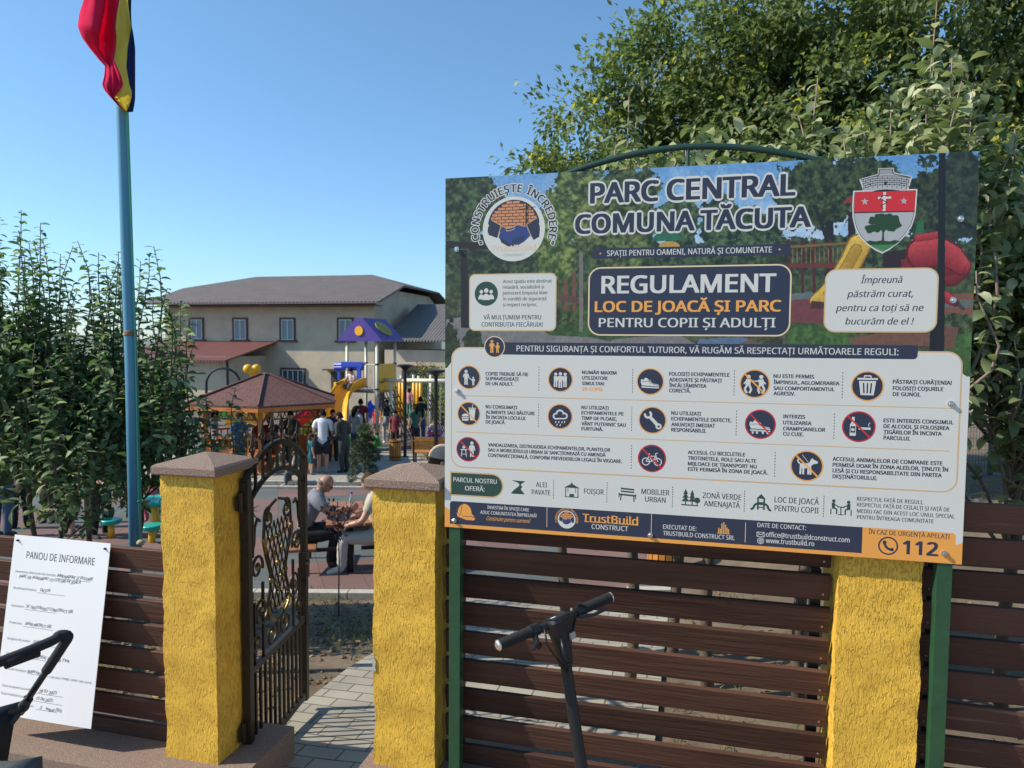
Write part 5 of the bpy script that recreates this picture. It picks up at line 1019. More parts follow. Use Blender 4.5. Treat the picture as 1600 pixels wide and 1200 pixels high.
for x in (-Lb + .1, -.1):
    w_.prism([(0, 0)] * 0 or [], 0, 0) if 0 else None
    pts = [(0, H), (D, H), (D, H + .05), (D - 2.7, zq(2.7) - .06), (2.7, zq(2.7) - .06), (0, H + .05)]
    vs = [(x - .1, p[0], p[1]) for p in pts] + [(x + .1 - .001, p[0], p[1]) for p in pts]; n = len(pts)
    w_.add(vs, [tuple(range(n - 1, -1, -1)), tuple(range(n, 2 * n))] + [(i, (i + 1) % n, (i + 1) % n + n, i + n) for i in range(n)])
w_.build('wall', m_wall, bld)
def roofpart(mb, pts, th=.12):
    n = len(pts); vs = list(pts) + [(p[0], p[1], p[2] - th) for p in pts]
    mb.add(vs, [tuple(range(n)), tuple(range(2 * n - 1, n - 1, -1))] + [(i, i + n, (i + 1) % n + n, (i + 1) % n) for i in range(n)])
ze, zr, zm = zl(4.45), zl(6.70), zl(5.67)
x0, x1 = -Lb - .8, .8
r = MB(); roofpart(r, [(x0, -1.1, ze), (x1, -1.1, ze), (x1, 2.76, zm), (-2.92, 6, zr), (-12.0, 6, zr), (x0, 2.76, zm)])
roofpart(r, [(x1, 13.1, ze), (x0, 13.1, ze), (x0, 9.24, zm), (-12.0, 6, zr), (-2.92, 6, zr), (x1, 9.24, zm)])
roofpart(r, [(x1, 2.76, zm), (x1, 9.24, zm), (-2.92, 6, zr)]); roofpart(r, [(x0, 9.24, zm), (x0, 2.76, zm), (-12.0, 6, zr)]); rf = r.build('roof', m_roof, bld)
g = MB(); g.bar((x0, -1.14, ze - .10), (x1, -1.14, ze - .10), .06, .07); g.build('gutter', mat('gutter', (.12, .10, .10), .6), rf)
g = MB(); g.box((-Lb / 2, -.55, ze - .22), (Lb + 1.2, 1.0, .03)); g.build('soffit', mat('soffit_boards', (.16, .11, .09), .8), rf)
def window(t, z0, z1, wd, mull=1, y=0, cur=True, wallx=None):
    f = MB(); h = z1 - z0; zc = zl((z0 + z1) / 2); x = -t
    f.box((x - wd / 2 - .06, y - .02, zc), (.12, .12, h + .24)); f.box((x + wd / 2 + .06, y - .02, zc), (.12, .12, h + .24)); f.box((x, y - .02, zc + h / 2 + .06), (wd, .12, .12)); f.box((x, y - .05, zc - h / 2 - .07), (wd + .5, .22, .13))
    o = f.build('window', m_brn, bld)
    p = MB(); p.box((x, y - .01, zc), (wd, .03, h)); p.build('pane', m_cur if cur else m_pane, o)
    p = MB()
    for k in range(mull + 2): q = x - wd / 2 + .03 + (wd - .06) * k / (mull + 1); p.box((q, y - .035, zc), (.055, .04, h))
    p.box((x, y - .034, zc + h / 2 - .03), (wd - .1, .038, .05)); p.box((x, y - .034, zc - h / 2 + .03), (wd - .1, .038, .05)); p.build('sash', m_frame, o)
for t in (12.4, 9.2, 5.84, 1.9): window(t, 2.15, 3.42, .86)
window(8.6, -.45, .35, 1.3, 2, cur=False); window(5.5, -.55, .30, 1.5, 3, cur=False)
f = MB(); f.box((-2.45, -.02, zl(-.9)), (.85, .1, 2.2)); d_ = f.build('door', mat('dark_door', (.05, .05, .05), .6), bld)
f = MB(); f.box((-2.45, -.25, zl(.35)), (1.5, .6, .08)); f.build('door_canopy', m_brn, bld)
# porch with its red roof
f = MB(); f.box((-10.9, -2.0, zl(-.55)), (7.0, 4.0, 3.4)); f.build('porch_wall', m_wall, bld)
f = MB(); roofpart(f, [(-15.0, -4.7, zl(.98)), (-6.9, -4.7, zl(.98)), (-6.6, 0, zl(2.05)), (-15.0, 0, zl(2.05))], .10); f.build('porch_roof', m_redroof, bld)
f = MB(); f.box((-12.0, -4.02, zl(.1)), (1.0, .08, .9)); o = f.build('porch_window', m_brn, bld); f = MB(); f.box((-12.0, -4.05, zl(.1)), (.86, .06, .76)); f.build('pane', m_pane, o)
f = MB(); f.tube([(-6.95, -4.5, zl(-2.3)), (-6.95, -4.5, zl(.95))], .07, 10); f.build('porch_post', m_dark, bld)
anx = thing('annex_building', 'low beige annex with a corrugated roof, right of the long building', 'building', BX, -YAW)
f = MB(); f.box((7.0, 3.0, zl(.0) / 2 + .8), (12.6, 6.2, zl(.0) + 1.6)); f.build('wall', m_wall, anx)
f = MB(); roofpart(f, [(.72, -.6, zl(2.2)), (13.6, -.6, zl(2.2)), (13.6, 5.2, zl(4.6)), (.72, 5.2, zl(4.6))], .1); roofpart(f, [(13.6, 11, zl(2.2)), (.72, 11, zl(2.2)), (.72, 5.2, zl(4.6)), (13.6, 5.2, zl(4.6))], .1); f.build('roof', m_anx, anx)
f = MB(); f.box((2.6, -.16, zl(-.05)), (1.5, .1, .9)); o = f.build('window', m_brn, anx); f = MB(); f.box((2.6, -.21, zl(-.05)), (1.3, .04, .7)); f.build('pane', m_pane, o)
f = MB(); f.box((2.8, -.5, zl(.65)), (2.2, .8, .08)); f.build('window_canopy', m_redroof, anx)
# ------------------------------------------------------------------ gazebo
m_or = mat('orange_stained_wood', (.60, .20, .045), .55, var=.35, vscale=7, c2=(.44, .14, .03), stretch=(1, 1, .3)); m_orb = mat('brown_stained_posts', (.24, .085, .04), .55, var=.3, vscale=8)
m_shin = brickmat('brown_shingles', (.175, .075, .062), (.145, .062, .052), (.08, .036, .03), 1, .33, .14, .012, var=.4)
gx0, gy0 = px_x(414, 20.9), 20.9; gzz = gz(gx0, gy0); gaz = thing('gazebo', 'hexagonal wooden gazebo with brown shingled roof and orange panels', 'gazebo', (gx0, gy0, gzz), 0)
ca = [R(-75.5 + 60 * k) for k in range(6)]; cor = lambda k, rr, z: (rr * math.cos(ca[k % 6]), rr * math.sin(ca[k % 6]), z)
ez, az, Rr_ = .33 - gzz, 1.08 - gzz, 2.28
f = MB()
for k in range(6):
    for (s0_, s1_) in ((0, 1),):
        a, b_ = cor(k, Rr_, ez), cor(k + 1, Rr_, ez); c_, d_ = cor(k, .12, az), cor(k + 1, .12, az); f.add([a, b_, d_, c_, (a[0], a[1], a[2] - .05), (b_[0], b_[1], b_[2] - .05), (d_[0], d_[1], d_[2] - .05), (c_[0], c_[1], c_[2] - .05)], [(0, 1, 2, 3), (7, 6, 5, 4), (4, 5, 1, 0)])
rf = f.build('roof', m_shin, gaz); f = MB(); f.lathe([(.14, az - .02), (.16, az + .02), (.05, az + .06), (.02, az + .07)], 6); f.build('roof_cap', m_shin, rf)
f = MB()
for k in range(6): f.tube([cor(k, Rr_ + .01, ez + .025), cor(k, .14, az + .02)], .035, 6)
f.build('hip_ridges', mat('ridge_shingles', (.12, .055, .05), .9), rf)
f = MB()
for k in range(6): f.bar(cor(k, Rr_ - .03, ez - .10), cor(k + 1, Rr_ - .03, ez - .10), .035, .13)
f.build('fascia', m_or, rf)
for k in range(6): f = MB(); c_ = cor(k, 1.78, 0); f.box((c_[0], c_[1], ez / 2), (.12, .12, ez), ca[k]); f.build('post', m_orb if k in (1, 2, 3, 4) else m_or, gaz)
for k in range(6):
    a, b_ = Vector(cor(k, 1.78, 0)), Vector(cor(k + 1, 1.78, 0)); up_ = Vector((0, 0, 1))
    f = MB(); f.bar(a + up_ * (ez - .12), b_ + up_ * (ez - .12), .07, .1)
    for q, s in ((a, 1), (b_, -1)): dd = (b_ - a).normalized() * s; f.bar(q + up_ * (ez - .55), q + dd * .38 + up_ * (ez - .14), .05, .05)
    for j in range(1, 10): p = a.lerp(b_, j / 10); f.bar(p + up_ * (ez - .40) - (b_ - a).normalized() * .06, p + up_ * (ez - .16) + (b_ - a).normalized() * .06, .02, .02); f.bar(p + up_ * (ez - .40) + (b_ - a).normalized() * .06, p + up_ * (ez - .16) - (b_ - a).normalized() * .06, .021, .021)
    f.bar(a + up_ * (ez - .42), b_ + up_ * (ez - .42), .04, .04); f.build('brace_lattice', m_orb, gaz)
    if k == 0: continue
    f = MB(); f.bar(a + up_ * .36, b_ + up_ * .36, .04, .66); f.bar(a + up_ * .98, b_ + up_ * .98, .09, .06); f.bar(a + up_ * .68, b_ + up_ * .68, .06, .05)
    for j in range(1, 9): p = a.lerp(b_, j / 9); f.bar(p + up_ * .70, p + up_ * .96, .035, .035)
    f.build('parapet', m_or, gaz)
f = MB(); f.slab([cor(k, 1.9, 0)[:2] for k in range(6)], -.05, .08); f.build('floor', m_or, gaz)
# ------------------------------------------------------------------ playground
p_yel = mat('yellow_plastic', (.80, .40, .015), .35); p_blu = mat('blue_plastic', (.02, .055, .42), .35); p_pur = mat('purple_plastic', (.075, .04, .26), .4); p_red = mat('red_plastic', (.62, .03, .04), .35); p_gre = mat('green_plastic', (.06, .50, .07), .4); p_wht = mat('cream_steel_post', (.62, .60, .48), .4); p_teal = mat('teal_plastic', (.01, .33, .26), .4); p_blk = mat('black_net', (.02, .02, .022), .7)
tcx, tcy = px_x(580, 26), 26.0; g0 = gz(tcx, tcy); tw = thing('play_tower', 'play tower with purple gabled roof, cream posts and a yellow slide', 'play tower', (tcx, tcy, g0), -R(21))
Zt = lambda y: EYE + (536 - 2.5 - y) / FPX * 26 - g0
hw = .62
cs = [(-hw, -hw), (hw, -hw), (hw, hw), (-hw, hw)]
for (x, y) in cs:
    f = MB(); f.tube([(x, y, 0), (x, y, Zt(532))], .055, 12); po = f.build('post', p_wht, tw, True); f = MB(); f.lathe([(.22, 0), (.20, .08), (.10, .30), (.065, .42)], 14, (x, y, 0)); f.build('foot_cover', p_gre, po, True)
    f = MB()
    for z in (Zt(567), Zt(605), .5): f.lathe([(.07, z - .03), (.07, z + .03)], 12, (x, y, 0))
    f.build('clamps', p_blk, po)
zd = Zt(609)
f = MB(); f.box((0, 0, zd), (2 * hw + .1, 2 * hw + .1, .09)); f.build('deck', mat('deck_plate', (.22, .21, .19), .6), tw)
zb, zt2 = Zt(532), Zt(497); o_ = .27
f = MB(); P = [(-hw - o_, zb), (hw + o_, zb), (hw + o_, zb + .06), (.13, zt2), (-.13, zt2), (-hw - o_, zb + .06)]; f.prism(P, -hw - .16, hw + .16); rf = f.build('roof', p_pur, tw)
f = MB(); f.prism([(.17 * math.cos(2 * PI * k / 20), zb + .36 + .17 * math.sin(2 * PI * k / 20)) for k in range(20)], -hw - .20, -hw - .165); f.build('round_window', p_yel, rf)
f = MB(); sx = Vector((hw + o_ - .13, 0, zb + .06 - zt2)); nn_ = Vector((zt2 - zb - .06, 0, hw + o_ - .13)).normalized(); mid = Vector(((hw + o_ + .13) / 2, 0, (zb + .06 + zt2) / 2)); ax = sx.normalized()
vs = [mid + ax * .36 * math.cos(2 * PI * k / 24) + Vector((0, 1, 0)) * .40 * math.sin(2 * PI * k / 24) + nn_ * q for q in (.004, .035) for k in range(24)]
f.add(vs, [tuple(range(24)), tuple(range(47, 23, -1))] + [(k, (k + 1) % 24, 24 + (k + 1) % 24, 24 + k) for k in range(24)]); f.build('roof_panel', mat('olive_panel', (.30, .24, .04), .5), rf)
for nm, (a, b_), zz in (('railing', ((-hw, -hw), (hw, -hw)), None),):
    f = MB(); f.tube([(a[0], a[1], Zt(568)), (b_[0], b_[1], Zt(568))], .025, 8)
    for k in range(1, 9): x = a[0] + (b_[0] - a[0]) * k / 9; f.tube([(x, a[1], zd), (x, a[1], Zt(568))], .014, 6)
    f.build(nm, p_wht, tw)
f = MB(); f.box((hw + .02, 0, Zt(580)), (.05, 2 * hw - .14, .62)); f.box((hw + .02, 0, Zt(603)), (.06, 2 * hw - .14, .36), bev=.02); f.build('side_panel', p_yel, tw)
f = MB()
for z in (Zt(570), Zt(574)): f.tube([(-hw - .55, -hw * .9, z), (-hw - .05, -hw * .9, z + .02), (hw * .1, -hw - .05, z + .03)], .10, 10)
f.box((-hw * .55, -hw - .10, Zt(568)), (.9, .08, .22), bev=.03); f.box((-hw - .4, -hw * .9, Zt(582)), (.10, .06, .5)); f.box((-.05, -hw - .1, Zt(585)), (.14, .06, .62)); f.build('entry_hood', p_blu, tw, 'auto')
f = MB(); f.box((-hw - .30, -hw - .02, zd + .12), (.5, .06, .36), bev=.02); f.build('slide_side', p_yel, tw)
# the chute is laid out in the world, then brought into the tower's frame
Mi = (Matrix.Translation((tcx, tcy, g0)) @ Matrix.Rotation(-R(21), 4, 'Z')).inverted()
def chute(path, wd, wall, th, mt, par, nm, Mi_):
    pts = [Vector(p) for p in path]; g = []
    for i, p in enumerate(pts):
        d = (pts[min(i + 1, len(pts) - 1)] - pts[max(i - 1, 0)]).normalized(); s = d.cross(Vector((0, 0, 1))).normalized(); u = s.cross(d)
        g.append([Mi_ @ (p + s * wd / 2 * a + u * b_) for a, b_ in ((-1.08, wall), (-1, wall * .35), (-.75, .02), (0, -.03), (.75, .02), (1, wall * .35), (1.08, wall))])
    f = MB(); f.thick(g, th, (0, 0, -1)); return f.build(nm, mt, par, True)
W_ = lambda px, py, d: P3(px, py, d)
chute([W_(562, 604, 25.7), W_(552, 606, 25.4), W_(541, 612, 25.0), W_(532, 628, 24.5), W_(527, 652, 23.9), W_(525, 684, 23.3), W_(525, 706, 22.9), W_(524, 713, 22.5)], .62, .34, .05, p_yel, tw, 'slide', Mi)
f = MB(); nt2 = [(hw, hw + .1, zd), (hw, -hw, zd), (hw + .9, -hw - .2, .25), (hw + .9, hw, .25)]
for k in range(8):
    t = k / 7; a, b_ = Vector(nt2[0]).lerp(Vector(nt2[3]), t), Vector(nt2[1]).lerp(Vector(nt2[2]), t); f.tube([a, b_], .02, 5); a, b_ = Vector(nt2[0]).lerp(Vector(nt2[1]), t), Vector(nt2[3]).lerp(Vector(nt2[2]), t); f.tube([a, b_], .02, 5)
f.build('climbing_net', p_blk, tw)
# swing frame
q0 = W_(602, 594, 25.6); q1 = W_(742, 596, 24.2); sg_ = thing('swing_frame', 'long cream swing beam on legs, right of the play tower', 'swing', (q1.x, q1.y, gz(q1.x, q1.y)), 0); s_o = Vector(sg_.location)
f = MB(); f.tube([q0 - s_o, q1 - s_o], .075, 12); f.build('beam', p_wht, sg_, True)
for s in (-1, 1): f = MB(); f.tube([q1 - s_o, (s * .3, s * .8, 0)], .05, 10); f.build('leg', p_wht, sg_, True)
f = MB(); f.tube([q0 + (q1 - q0) * .06 - s_o, q0 + (q1 - q0) * .06 - s_o + Vector((0, .3, -(q0.z - g0)))], .05, 10); f.build('leg', p_wht, sg_, True)
for tt in (.56, .82):
    c_ = q0.lerp(q1, tt); zz = gz(c_.x, c_.y) + .42; sdr = (q1 - q0).normalized() * .24; st2 = MB()
    st2.box((c_.x - s_o.x, c_.y - s_o.y, zz - s_o.z), (.5, .35, .12), bev=.03); st2.box((c_.x - s_o.x, c_.y + .18 - s_o.y, zz + .18 - s_o.z), (.5, .06, .30), bev=.02); so2 = st2.build('swing_seat', p_blu if tt < .7 else p_red, sg_)
    st2 = MB(); st2.box((c_.x - s_o.x, c_.y - .17 - s_o.y, zz + .16 - s_o.z), (.44, .05, .10), bev=.02); st2.build('seat_bar', p_red, so2)
    st2 = MB()
    for s in (-1, 1): st2.tube([Vector((c_.x, c_.y, c_.z)) + sdr * s - s_o, Vector((c_.x, c_.y, zz)) + sdr * s - s_o], .012, 6)
    st2.build('ropes', mat('pale_rope', (.45, .43, .36), .8), so2)
# second climbing frame
cx, cy = px_x(649, 28.5), 28.5; g1 = gz(cx, cy); cf = thing('climbing_frame', 'small cream climbing frame with yellow panels and black rope net', 'climbing frame', (cx, cy, g1), -R(15))
for (x, y) in ((-.45, -.4), (.3, -.4), (.45, .5), (-.3, .5)): f = MB(); f.tube([(x, y, 0), (x, y, 2.5)], .05, 10); f.build('post', p_wht, cf, True)
for x in (-.62, .12):
    f = MB()
    for k in range(3): f.tube([(x + k * .14, -.45, .7), (x + k * .14, -.45, 2.35)], .065, 8)
    f.build('slatted_panel', p_yel, cf, True)
f = MB()
for k in range(7): f.tube([(.3 + k * .15, -.4, 2.1 - k * .30), (.3 + k * .15, .5, 2.1 - k * .3)], .022, 5)
for k in range(5): y = -.4 + k * .22; f.tube([(.3, y, 2.1), (1.25, y, .2)], .022, 5)
f.build('rope_net', p_blk, cf)
# small slides and play pieces seen through the gazebo
def slide(label, px0, py0, px1, py1, d0, d1, mt, wd=.5):
    a, b_ = W_(px0, py0, d0), W_(px1, py1, d1); z0 = gz(b_.x, b_.y); t = thing('play_slide', label, 'slide', (b_.x, b_.y, z0), 0, 'small plastic slides'); M0 = Matrix.Translation((b_.x, b_.y, z0)).inverted()
    chute([a, a.lerp(b_, .1) + Vector((0, 0, .02)), a.lerp(b_, .5), a.lerp(b_, .9), b_], wd, .26, .04, mt, t, 'chute', M0)
    f = MB(); q = M0 @ a; dv = Vector((a.x - b_.x, a.y - b_.y, 0)).normalized(); s = dv.cross(Vector((0, 0, 1)))
    for k in (-1, 1): f.tube([q + s * k * wd / 2, q + s * k * wd / 2 + dv * .5 - Vector((0, 0, a.z - gz(a.x, a.y)))], .035, 8)
    for k in range(4): h = (k + .5) / 4; f.tube([q + s * wd / 2 + dv * .5 * h - Vector((0, 0, (a.z - gz(a.x, a.y)) * h)), q - s * wd / 2 + dv * .5 * h - Vector((0, 0, (a.z - gz(a.x, a.y)) * h))], .025, 8)
    f.build('ladder', p_yel, t)
slide('red plastic slide glimpsed through the right side of the gazebo', 510, 634, 462, 668, 24.5, 23.6, p_red); slide('blue plastic slide below the play tower', 590, 634, 571, 656, 29, 28.3, p_blu)
def blob_play(name, label, px, py, d, parts):
    b_ = W_(px, py, d); t = thing(name, label, 'play equipment', (b_.x, b_.y, gz(b_.x, b_.y)), R(20)); h = b_.z - gz(b_.x, b_.y)
    for nm, mt, fn in parts: f = MB(); fn(f, h); f.build(nm, mt, t, 'auto')
blob_play('spring_rocker', 'yellow and green spring rocker seen through the left of the gazebo', 385, 648, 24.2, [('body', p_yel, lambda f, h: (f.prism([(-.7, h - .35), (-.55, h + .1), (-.3, h + .25), (.0, h + .05), (.3, h + .3), (.62, h + .35), (.72, h), (.5, h - .4), (0, h - .25), (-.4, h - .45)], -.09, .09))), ('seat', p_gre, lambda f, h: f.prism([(-.95, h + .1), (-.75, h + .45), (-.5, h + .35), (-.6, h - .05), (-.85, h - .1)], -.16, .16)), ('spring', p_blk, lambda f, h: f.tube([(.12 * math.cos(k * .8), .12 * math.sin(k * .8), .02 + (h - .35) * k / 40) for k in range(41)], .022, 6))])
blob_play('play_flower', 'yellow three lobed play ornament on a pole above the gazebo roof', 394, 578, 27, [('petals', p_yel, lambda f, h: (f.ball((-.15, 0, h + .04), .18, 12), f.ball((.15, 0, h + .04), .18, 12), f.lathe([(.02, h - .32), (.10, h - .2), (.19, h - .06), (.16, h + .08), (.03, h + .15)], 12))), ('pole', p_wht, lambda f, h: f.tube([(0, 0, 0), (0, 0, h - .25)], .04, 8))])
blob_play('arch_climber', 'dark arched climbing frame behind the left of the gazebo', 349, 600, 28, [('arch', p_blk, lambda f, h: [f.tube([(.62 * math.cos(PI * k / 14), y, h + .62 * math.sin(PI * k / 14)) for k in range(15)], .035, 8) for y in (-.3, .3)]), ('legs', p_blk, lambda f, h: [f.tube([(x, y, 0), (x, y, h)], .035, 8) for x in (-.62, .62) for y in (-.3, .3)]), ('rungs', p_wht, lambda f, h: [f.tube([(.62 * math.cos(PI * k / 7), -.3, h + .62 * math.sin(PI * k / 7)), (.62 * math.cos(PI * k / 7), .3, h + .62 * math.sin(PI * k / 7))], .02, 6) for k in range(8)])])
# solar lamps
def lamp(px, ptop, d, label, hw_):
    x = px_x(px, d); z = gz(x, d); h = EYE + (534 - ptop) / FPX * d - z; t = thing('solar_lamp', label, 'lamp post', (x, d, z), 0, 'black solar lamp posts')
    f = MB(); f.tube([(0, 0, 0), (0, 0, h)], .055, 10); f.tube([(0, 0, 0), (0, 0, .04)], .12, 12); f.build('pole', m_dark, t, 'auto')
    f = MB(); f.lathe([(.05, h - .16), (.12, h - .08), (hw_, h - .02), (hw_, h + .02), (hw_ * .5, h + .04)], 18); f.build('lamp_head', m_dark, t, 'auto')
lamp(632.5, 570, 22.6, 'slim black solar lamp post standing right of the play tower', .24); lamp(681, 578, 20.4, 'black solar lamp post beside the left edge of the rules board', .32)
# litter bin and bench, picnic table
def slat_bin(px, d, h, r_q, label, grp):
    x = px_x(px, d); t = thing('litter_bin', label, 'bin', (x, d, gz(x, d)), 0, grp); f = MB()
    for k in range(16): a = 2 * PI * k / 16; f.box((r_q * math.cos(a), r_q * math.sin(a), h / 2 + .03), (.03, r_q * .34, h - .04), a)
    f.build('slats', p_or2, t); f = MB()
    for z in (.12, h - .08): f.lathe([(r_q + .005, z), (r_q + .022, z + .01), (r_q + .022, z + .04), (r_q + .005, z + .05)], 24)
    f.lathe([(r_q - .03, .03), (r_q - .03, h - .05)], 20); f.build('liner', m_dark, t)
p_or2 = mat('amber_varnished_wood', (.56, .23, .04), .45, var=.35, vscale=10, stretch=(1, 1, .3))
slat_bin(617, 21.8, .66, .165, 'round bin of amber wooden slats beside the slim lamp post', 'slatted litter bins'); slat_bin(1045, 8.6, .6, .2, 'amber slatted bin glimpsed through the fence gaps under the board', 'slatted litter bins')
def bench(x, y, rz, label, L=1.5):
    t = thing('park_bench', label, 'bench', (x, y, gz(x, y)), rz)
    f = MB(); [f.box((0, -.02 + k * .12, .45), (L, .10, .035)) for k in range(4)]; f.build('seat', p_or2, t); f = MB(); [f.box((0, .44 + k * .02, .60 + k * .13), (L, .035, .11)) for k in range(3)]; f.build('backrest', p_or2, t)
    for s in (-1, 1): f = MB(); f.bar((s * L * .46, -.04, 0), (s * L * .46, -.04, .43), .05, .05); f.bar((s * L * .46, .40, 0), (s * L * .46, .48, .92), .05, .05); f.bar((s * L * .46, -.04, .42), (s * L * .46, .42, .42), .05, .04); f.build('bench_leg', m_dark, t)
bench(px_x(686, 20.9), 20.9, PI, 'amber slatted park bench with its back towards the gate', 1.5)
tx, ty = -2.17, 9.5; pt = thing('picnic_table', 'wooden picnic table with two benches between the seated men', 'picnic table', (tx, ty, gz(tx, ty)), R(12))
f = MB(); [f.box((-.24 + k * .12, 0, .74), (.108, 1.3, .04), bev=.006) for k in range(5)]; m_tb = mat('brown_orange_boards', (.36, .15, .065), .6, var=.4, vscale=8); f.build('tabletop', m_tb, pt)
for s in (-1, 1):
    f = MB(); [f.box((s * .58 + (k - 1) * .11, 0, .44), (.108, 1.3, .04), bev=.006) for k in range(3)]; f.build('bench_seat', m_tb, pt)
    for y in (-.5, .5): f = MB(); f.box((s * .58, y, .21), (.06, .06, .42)); f.bar((s * .58, y, .40), (s * .14, y, .40), .05, .04); f.build('leg', m_dark, pt)
for y in (-.5, .5): f = MB(); f.box((0, y, .36), (.08, .06, .72)); f.build('table_leg', m_dark, pt)
bt = thing('water_bottle', 'clear water bottle with blue cap standing on the picnic table', 'bottle', (tx - .02, ty + .15, gz(tx, ty) + .76), 0); f = MB(); f.lathe([(.03, 0), (.034, .02), (.034, .15), (.014, .20), (.014, .215)], 14); f.build('bottle_body', mat('clear_plastic', (.6, .68, .75), .1, trans=.7), bt, True); f = MB(); f.lathe([(.016, .215), (.016, .24)], 12); f.build('cap', p_blu, bt)
# children's table
kx, ky = px_x(236, 11.4), 11.4; kt = thing('play_table', 'teal and yellow play table for small children beside the flagpole', 'play table', (kx, ky, gz(kx, ky)), 0)
f = MB(); f.lathe([(.30, .55), (.32, .57), (.32, .61), (.30, .63)], 24); f.build('tabletop', p_teal, kt, 'auto')
for k in range(4):
    a = 2 * PI * k / 4 + .4; c_, s_ = math.cos(a), math.sin(a); f = MB(); f.tube([(.24 * c_, .24 * s_, 0), (.24 * c_, .24 * s_, .56)], .045, 10); f.build('leg', p_yel, kt, True)
    f = MB(); f.lathe([(.15, .28), (.16, .30), (.16, .34), (.15, .35)], 18, (.62 * c_, .62 * s_, 0)); se = f.build('stool_seat', p_teal, kt, 'auto'); f = MB(); f.tube([(.62 * c_, .62 * s_, 0), (.62 * c_, .62 * s_, .29)], .05, 10); f.build('stool_leg', p_yel, se, True)
# green mesh fence and white picket fence far right
fx, fy = 8.62, 12.7; fe = thing('mesh_fence', 'green wire mesh fence with dark posts beyond the right fence', 'fence', (fx, fy, gz(fx, fy)), -R(8)); m_gw = mat('green_wire', (.02, .05, .035), .5)
for x in (-2.5, 0, 2.5, 5): f = MB(); f.box((x, 0, .58), (.06, .06, 1.25)); f.build('post', m_gw, fe)
f = MB(); [f.box((-2.5 + k * .05, 0, .58), (.004, .004, 1.1)) for k in range(151)]; [f.box((1.25, 0, .05 + k * .2), (7.5, .004, .005)) for k in range(6)]; f.build('mesh_panel', m_gw, fe)
fx, fy = px_x(1545, 25), 25; fe = thing('picket_fence', 'white picket fence far beyond the right hand trees', 'fence', (fx, fy, gz(fx, fy)), -R(4)); f = MB(); [f.prism([(-3 + k * .13, .03), (-3 + k * .13 + .085, .03), (-3 + k * .13 + .085, .98), (-3 + k * .13 + .042, 1.06), (-3 + k * .13, .98)], -.012, .012) for k in range(70)]; f.build('pickets', mat('white_paint', (.72, .72, .70), .6), fe); f = MB(); [f.bar((-3, .03, z), (6.2, .03, z), .05, .08) for z in (.3, .8)]; f.build('rails', mat('white_paint_rail', (.70, .70, .68), .6), fe)
# ------------------------------------------------------------------ people
skin_l = mat('skin', (.52, .29, .20), .55); skin_d = mat('tanned_skin', (.38, .20, .13), .55)
hair_k = mat('dark_hair', (.014, .011, .010), .9, spec=.1); hair_b = mat('brown_hair', (.07, .04, .024), .9, spec=.1); eye_m = mat('eye_dark', (.02, .015, .012), .3); lip_m = mat('lips', (.36, .13, .11), .5)
_cl = {}
def cloth(c):
    if c not in _cl: _cl[c] = mat('cloth', c, .85, var=.18, vscale=14)
    return _cl[c]
STAND = dict(hipL=(.052, 0, .50), kneeL=(.058, -.012, .275), ankL=(.060, .015, .045), toeL=(.066, -.09, .018), hipR=(-.052, 0, .50), kneeR=(-.058, -.012, .275), ankR=(-.060, .015, .045), toeR=(-.066, -.09, .018),
             pel=(0, 0, .525), waist=(0, 0, .61), chest=(0, .0, .715), nb=(0, .008, .815), neck=(0, .0, .855), head=(0, -.012, .925),
             shL=(.108, 0, .805), elL=(.135, .012, .635), wrL=(.140, -.03, .49), shR=(-.108, 0, .805), elR=(-.135, .012, .635), wrR=(-.140, -.03, .49))
RAD = dict(hipL=(.056, .060), kneeL=(.036, .038), ankL=(.024, .026), toeL=(.022, .016), pel=(.082, .062), waist=(.074, .052), chest=(.090, .060), nb=(.045, .040), neck=(.030, .031), shL=(.040, .042), elL=(.026, .027), wrL=(.018, .020))
for k in list(RAD):
    if k.endswith('L'): RAD[k[:-1] + 'R'] = RAD[k]
EDG = [('pel', 'waist'), ('waist', 'chest'), ('chest', 'nb'), ('nb', 'neck'), ('pel', 'hipL'), ('hipL', 'kneeL'), ('kneeL', 'ankL'), ('ankL', 'toeL'), ('pel', 'hipR'), ('hipR', 'kneeR'), ('kneeR', 'ankR'), ('ankR', 'toeR'), ('nb', 'shL'), ('shL', 'elL'), ('elL', 'wrL'), ('nb', 'shR'), ('shR', 'elR'), ('elR', 'wrR')]
UP = ['waist', 'chest', 'nb', 'neck', 'head', 'shL', 'elL', 'wrL', 'shR', 'elR', 'wrR']
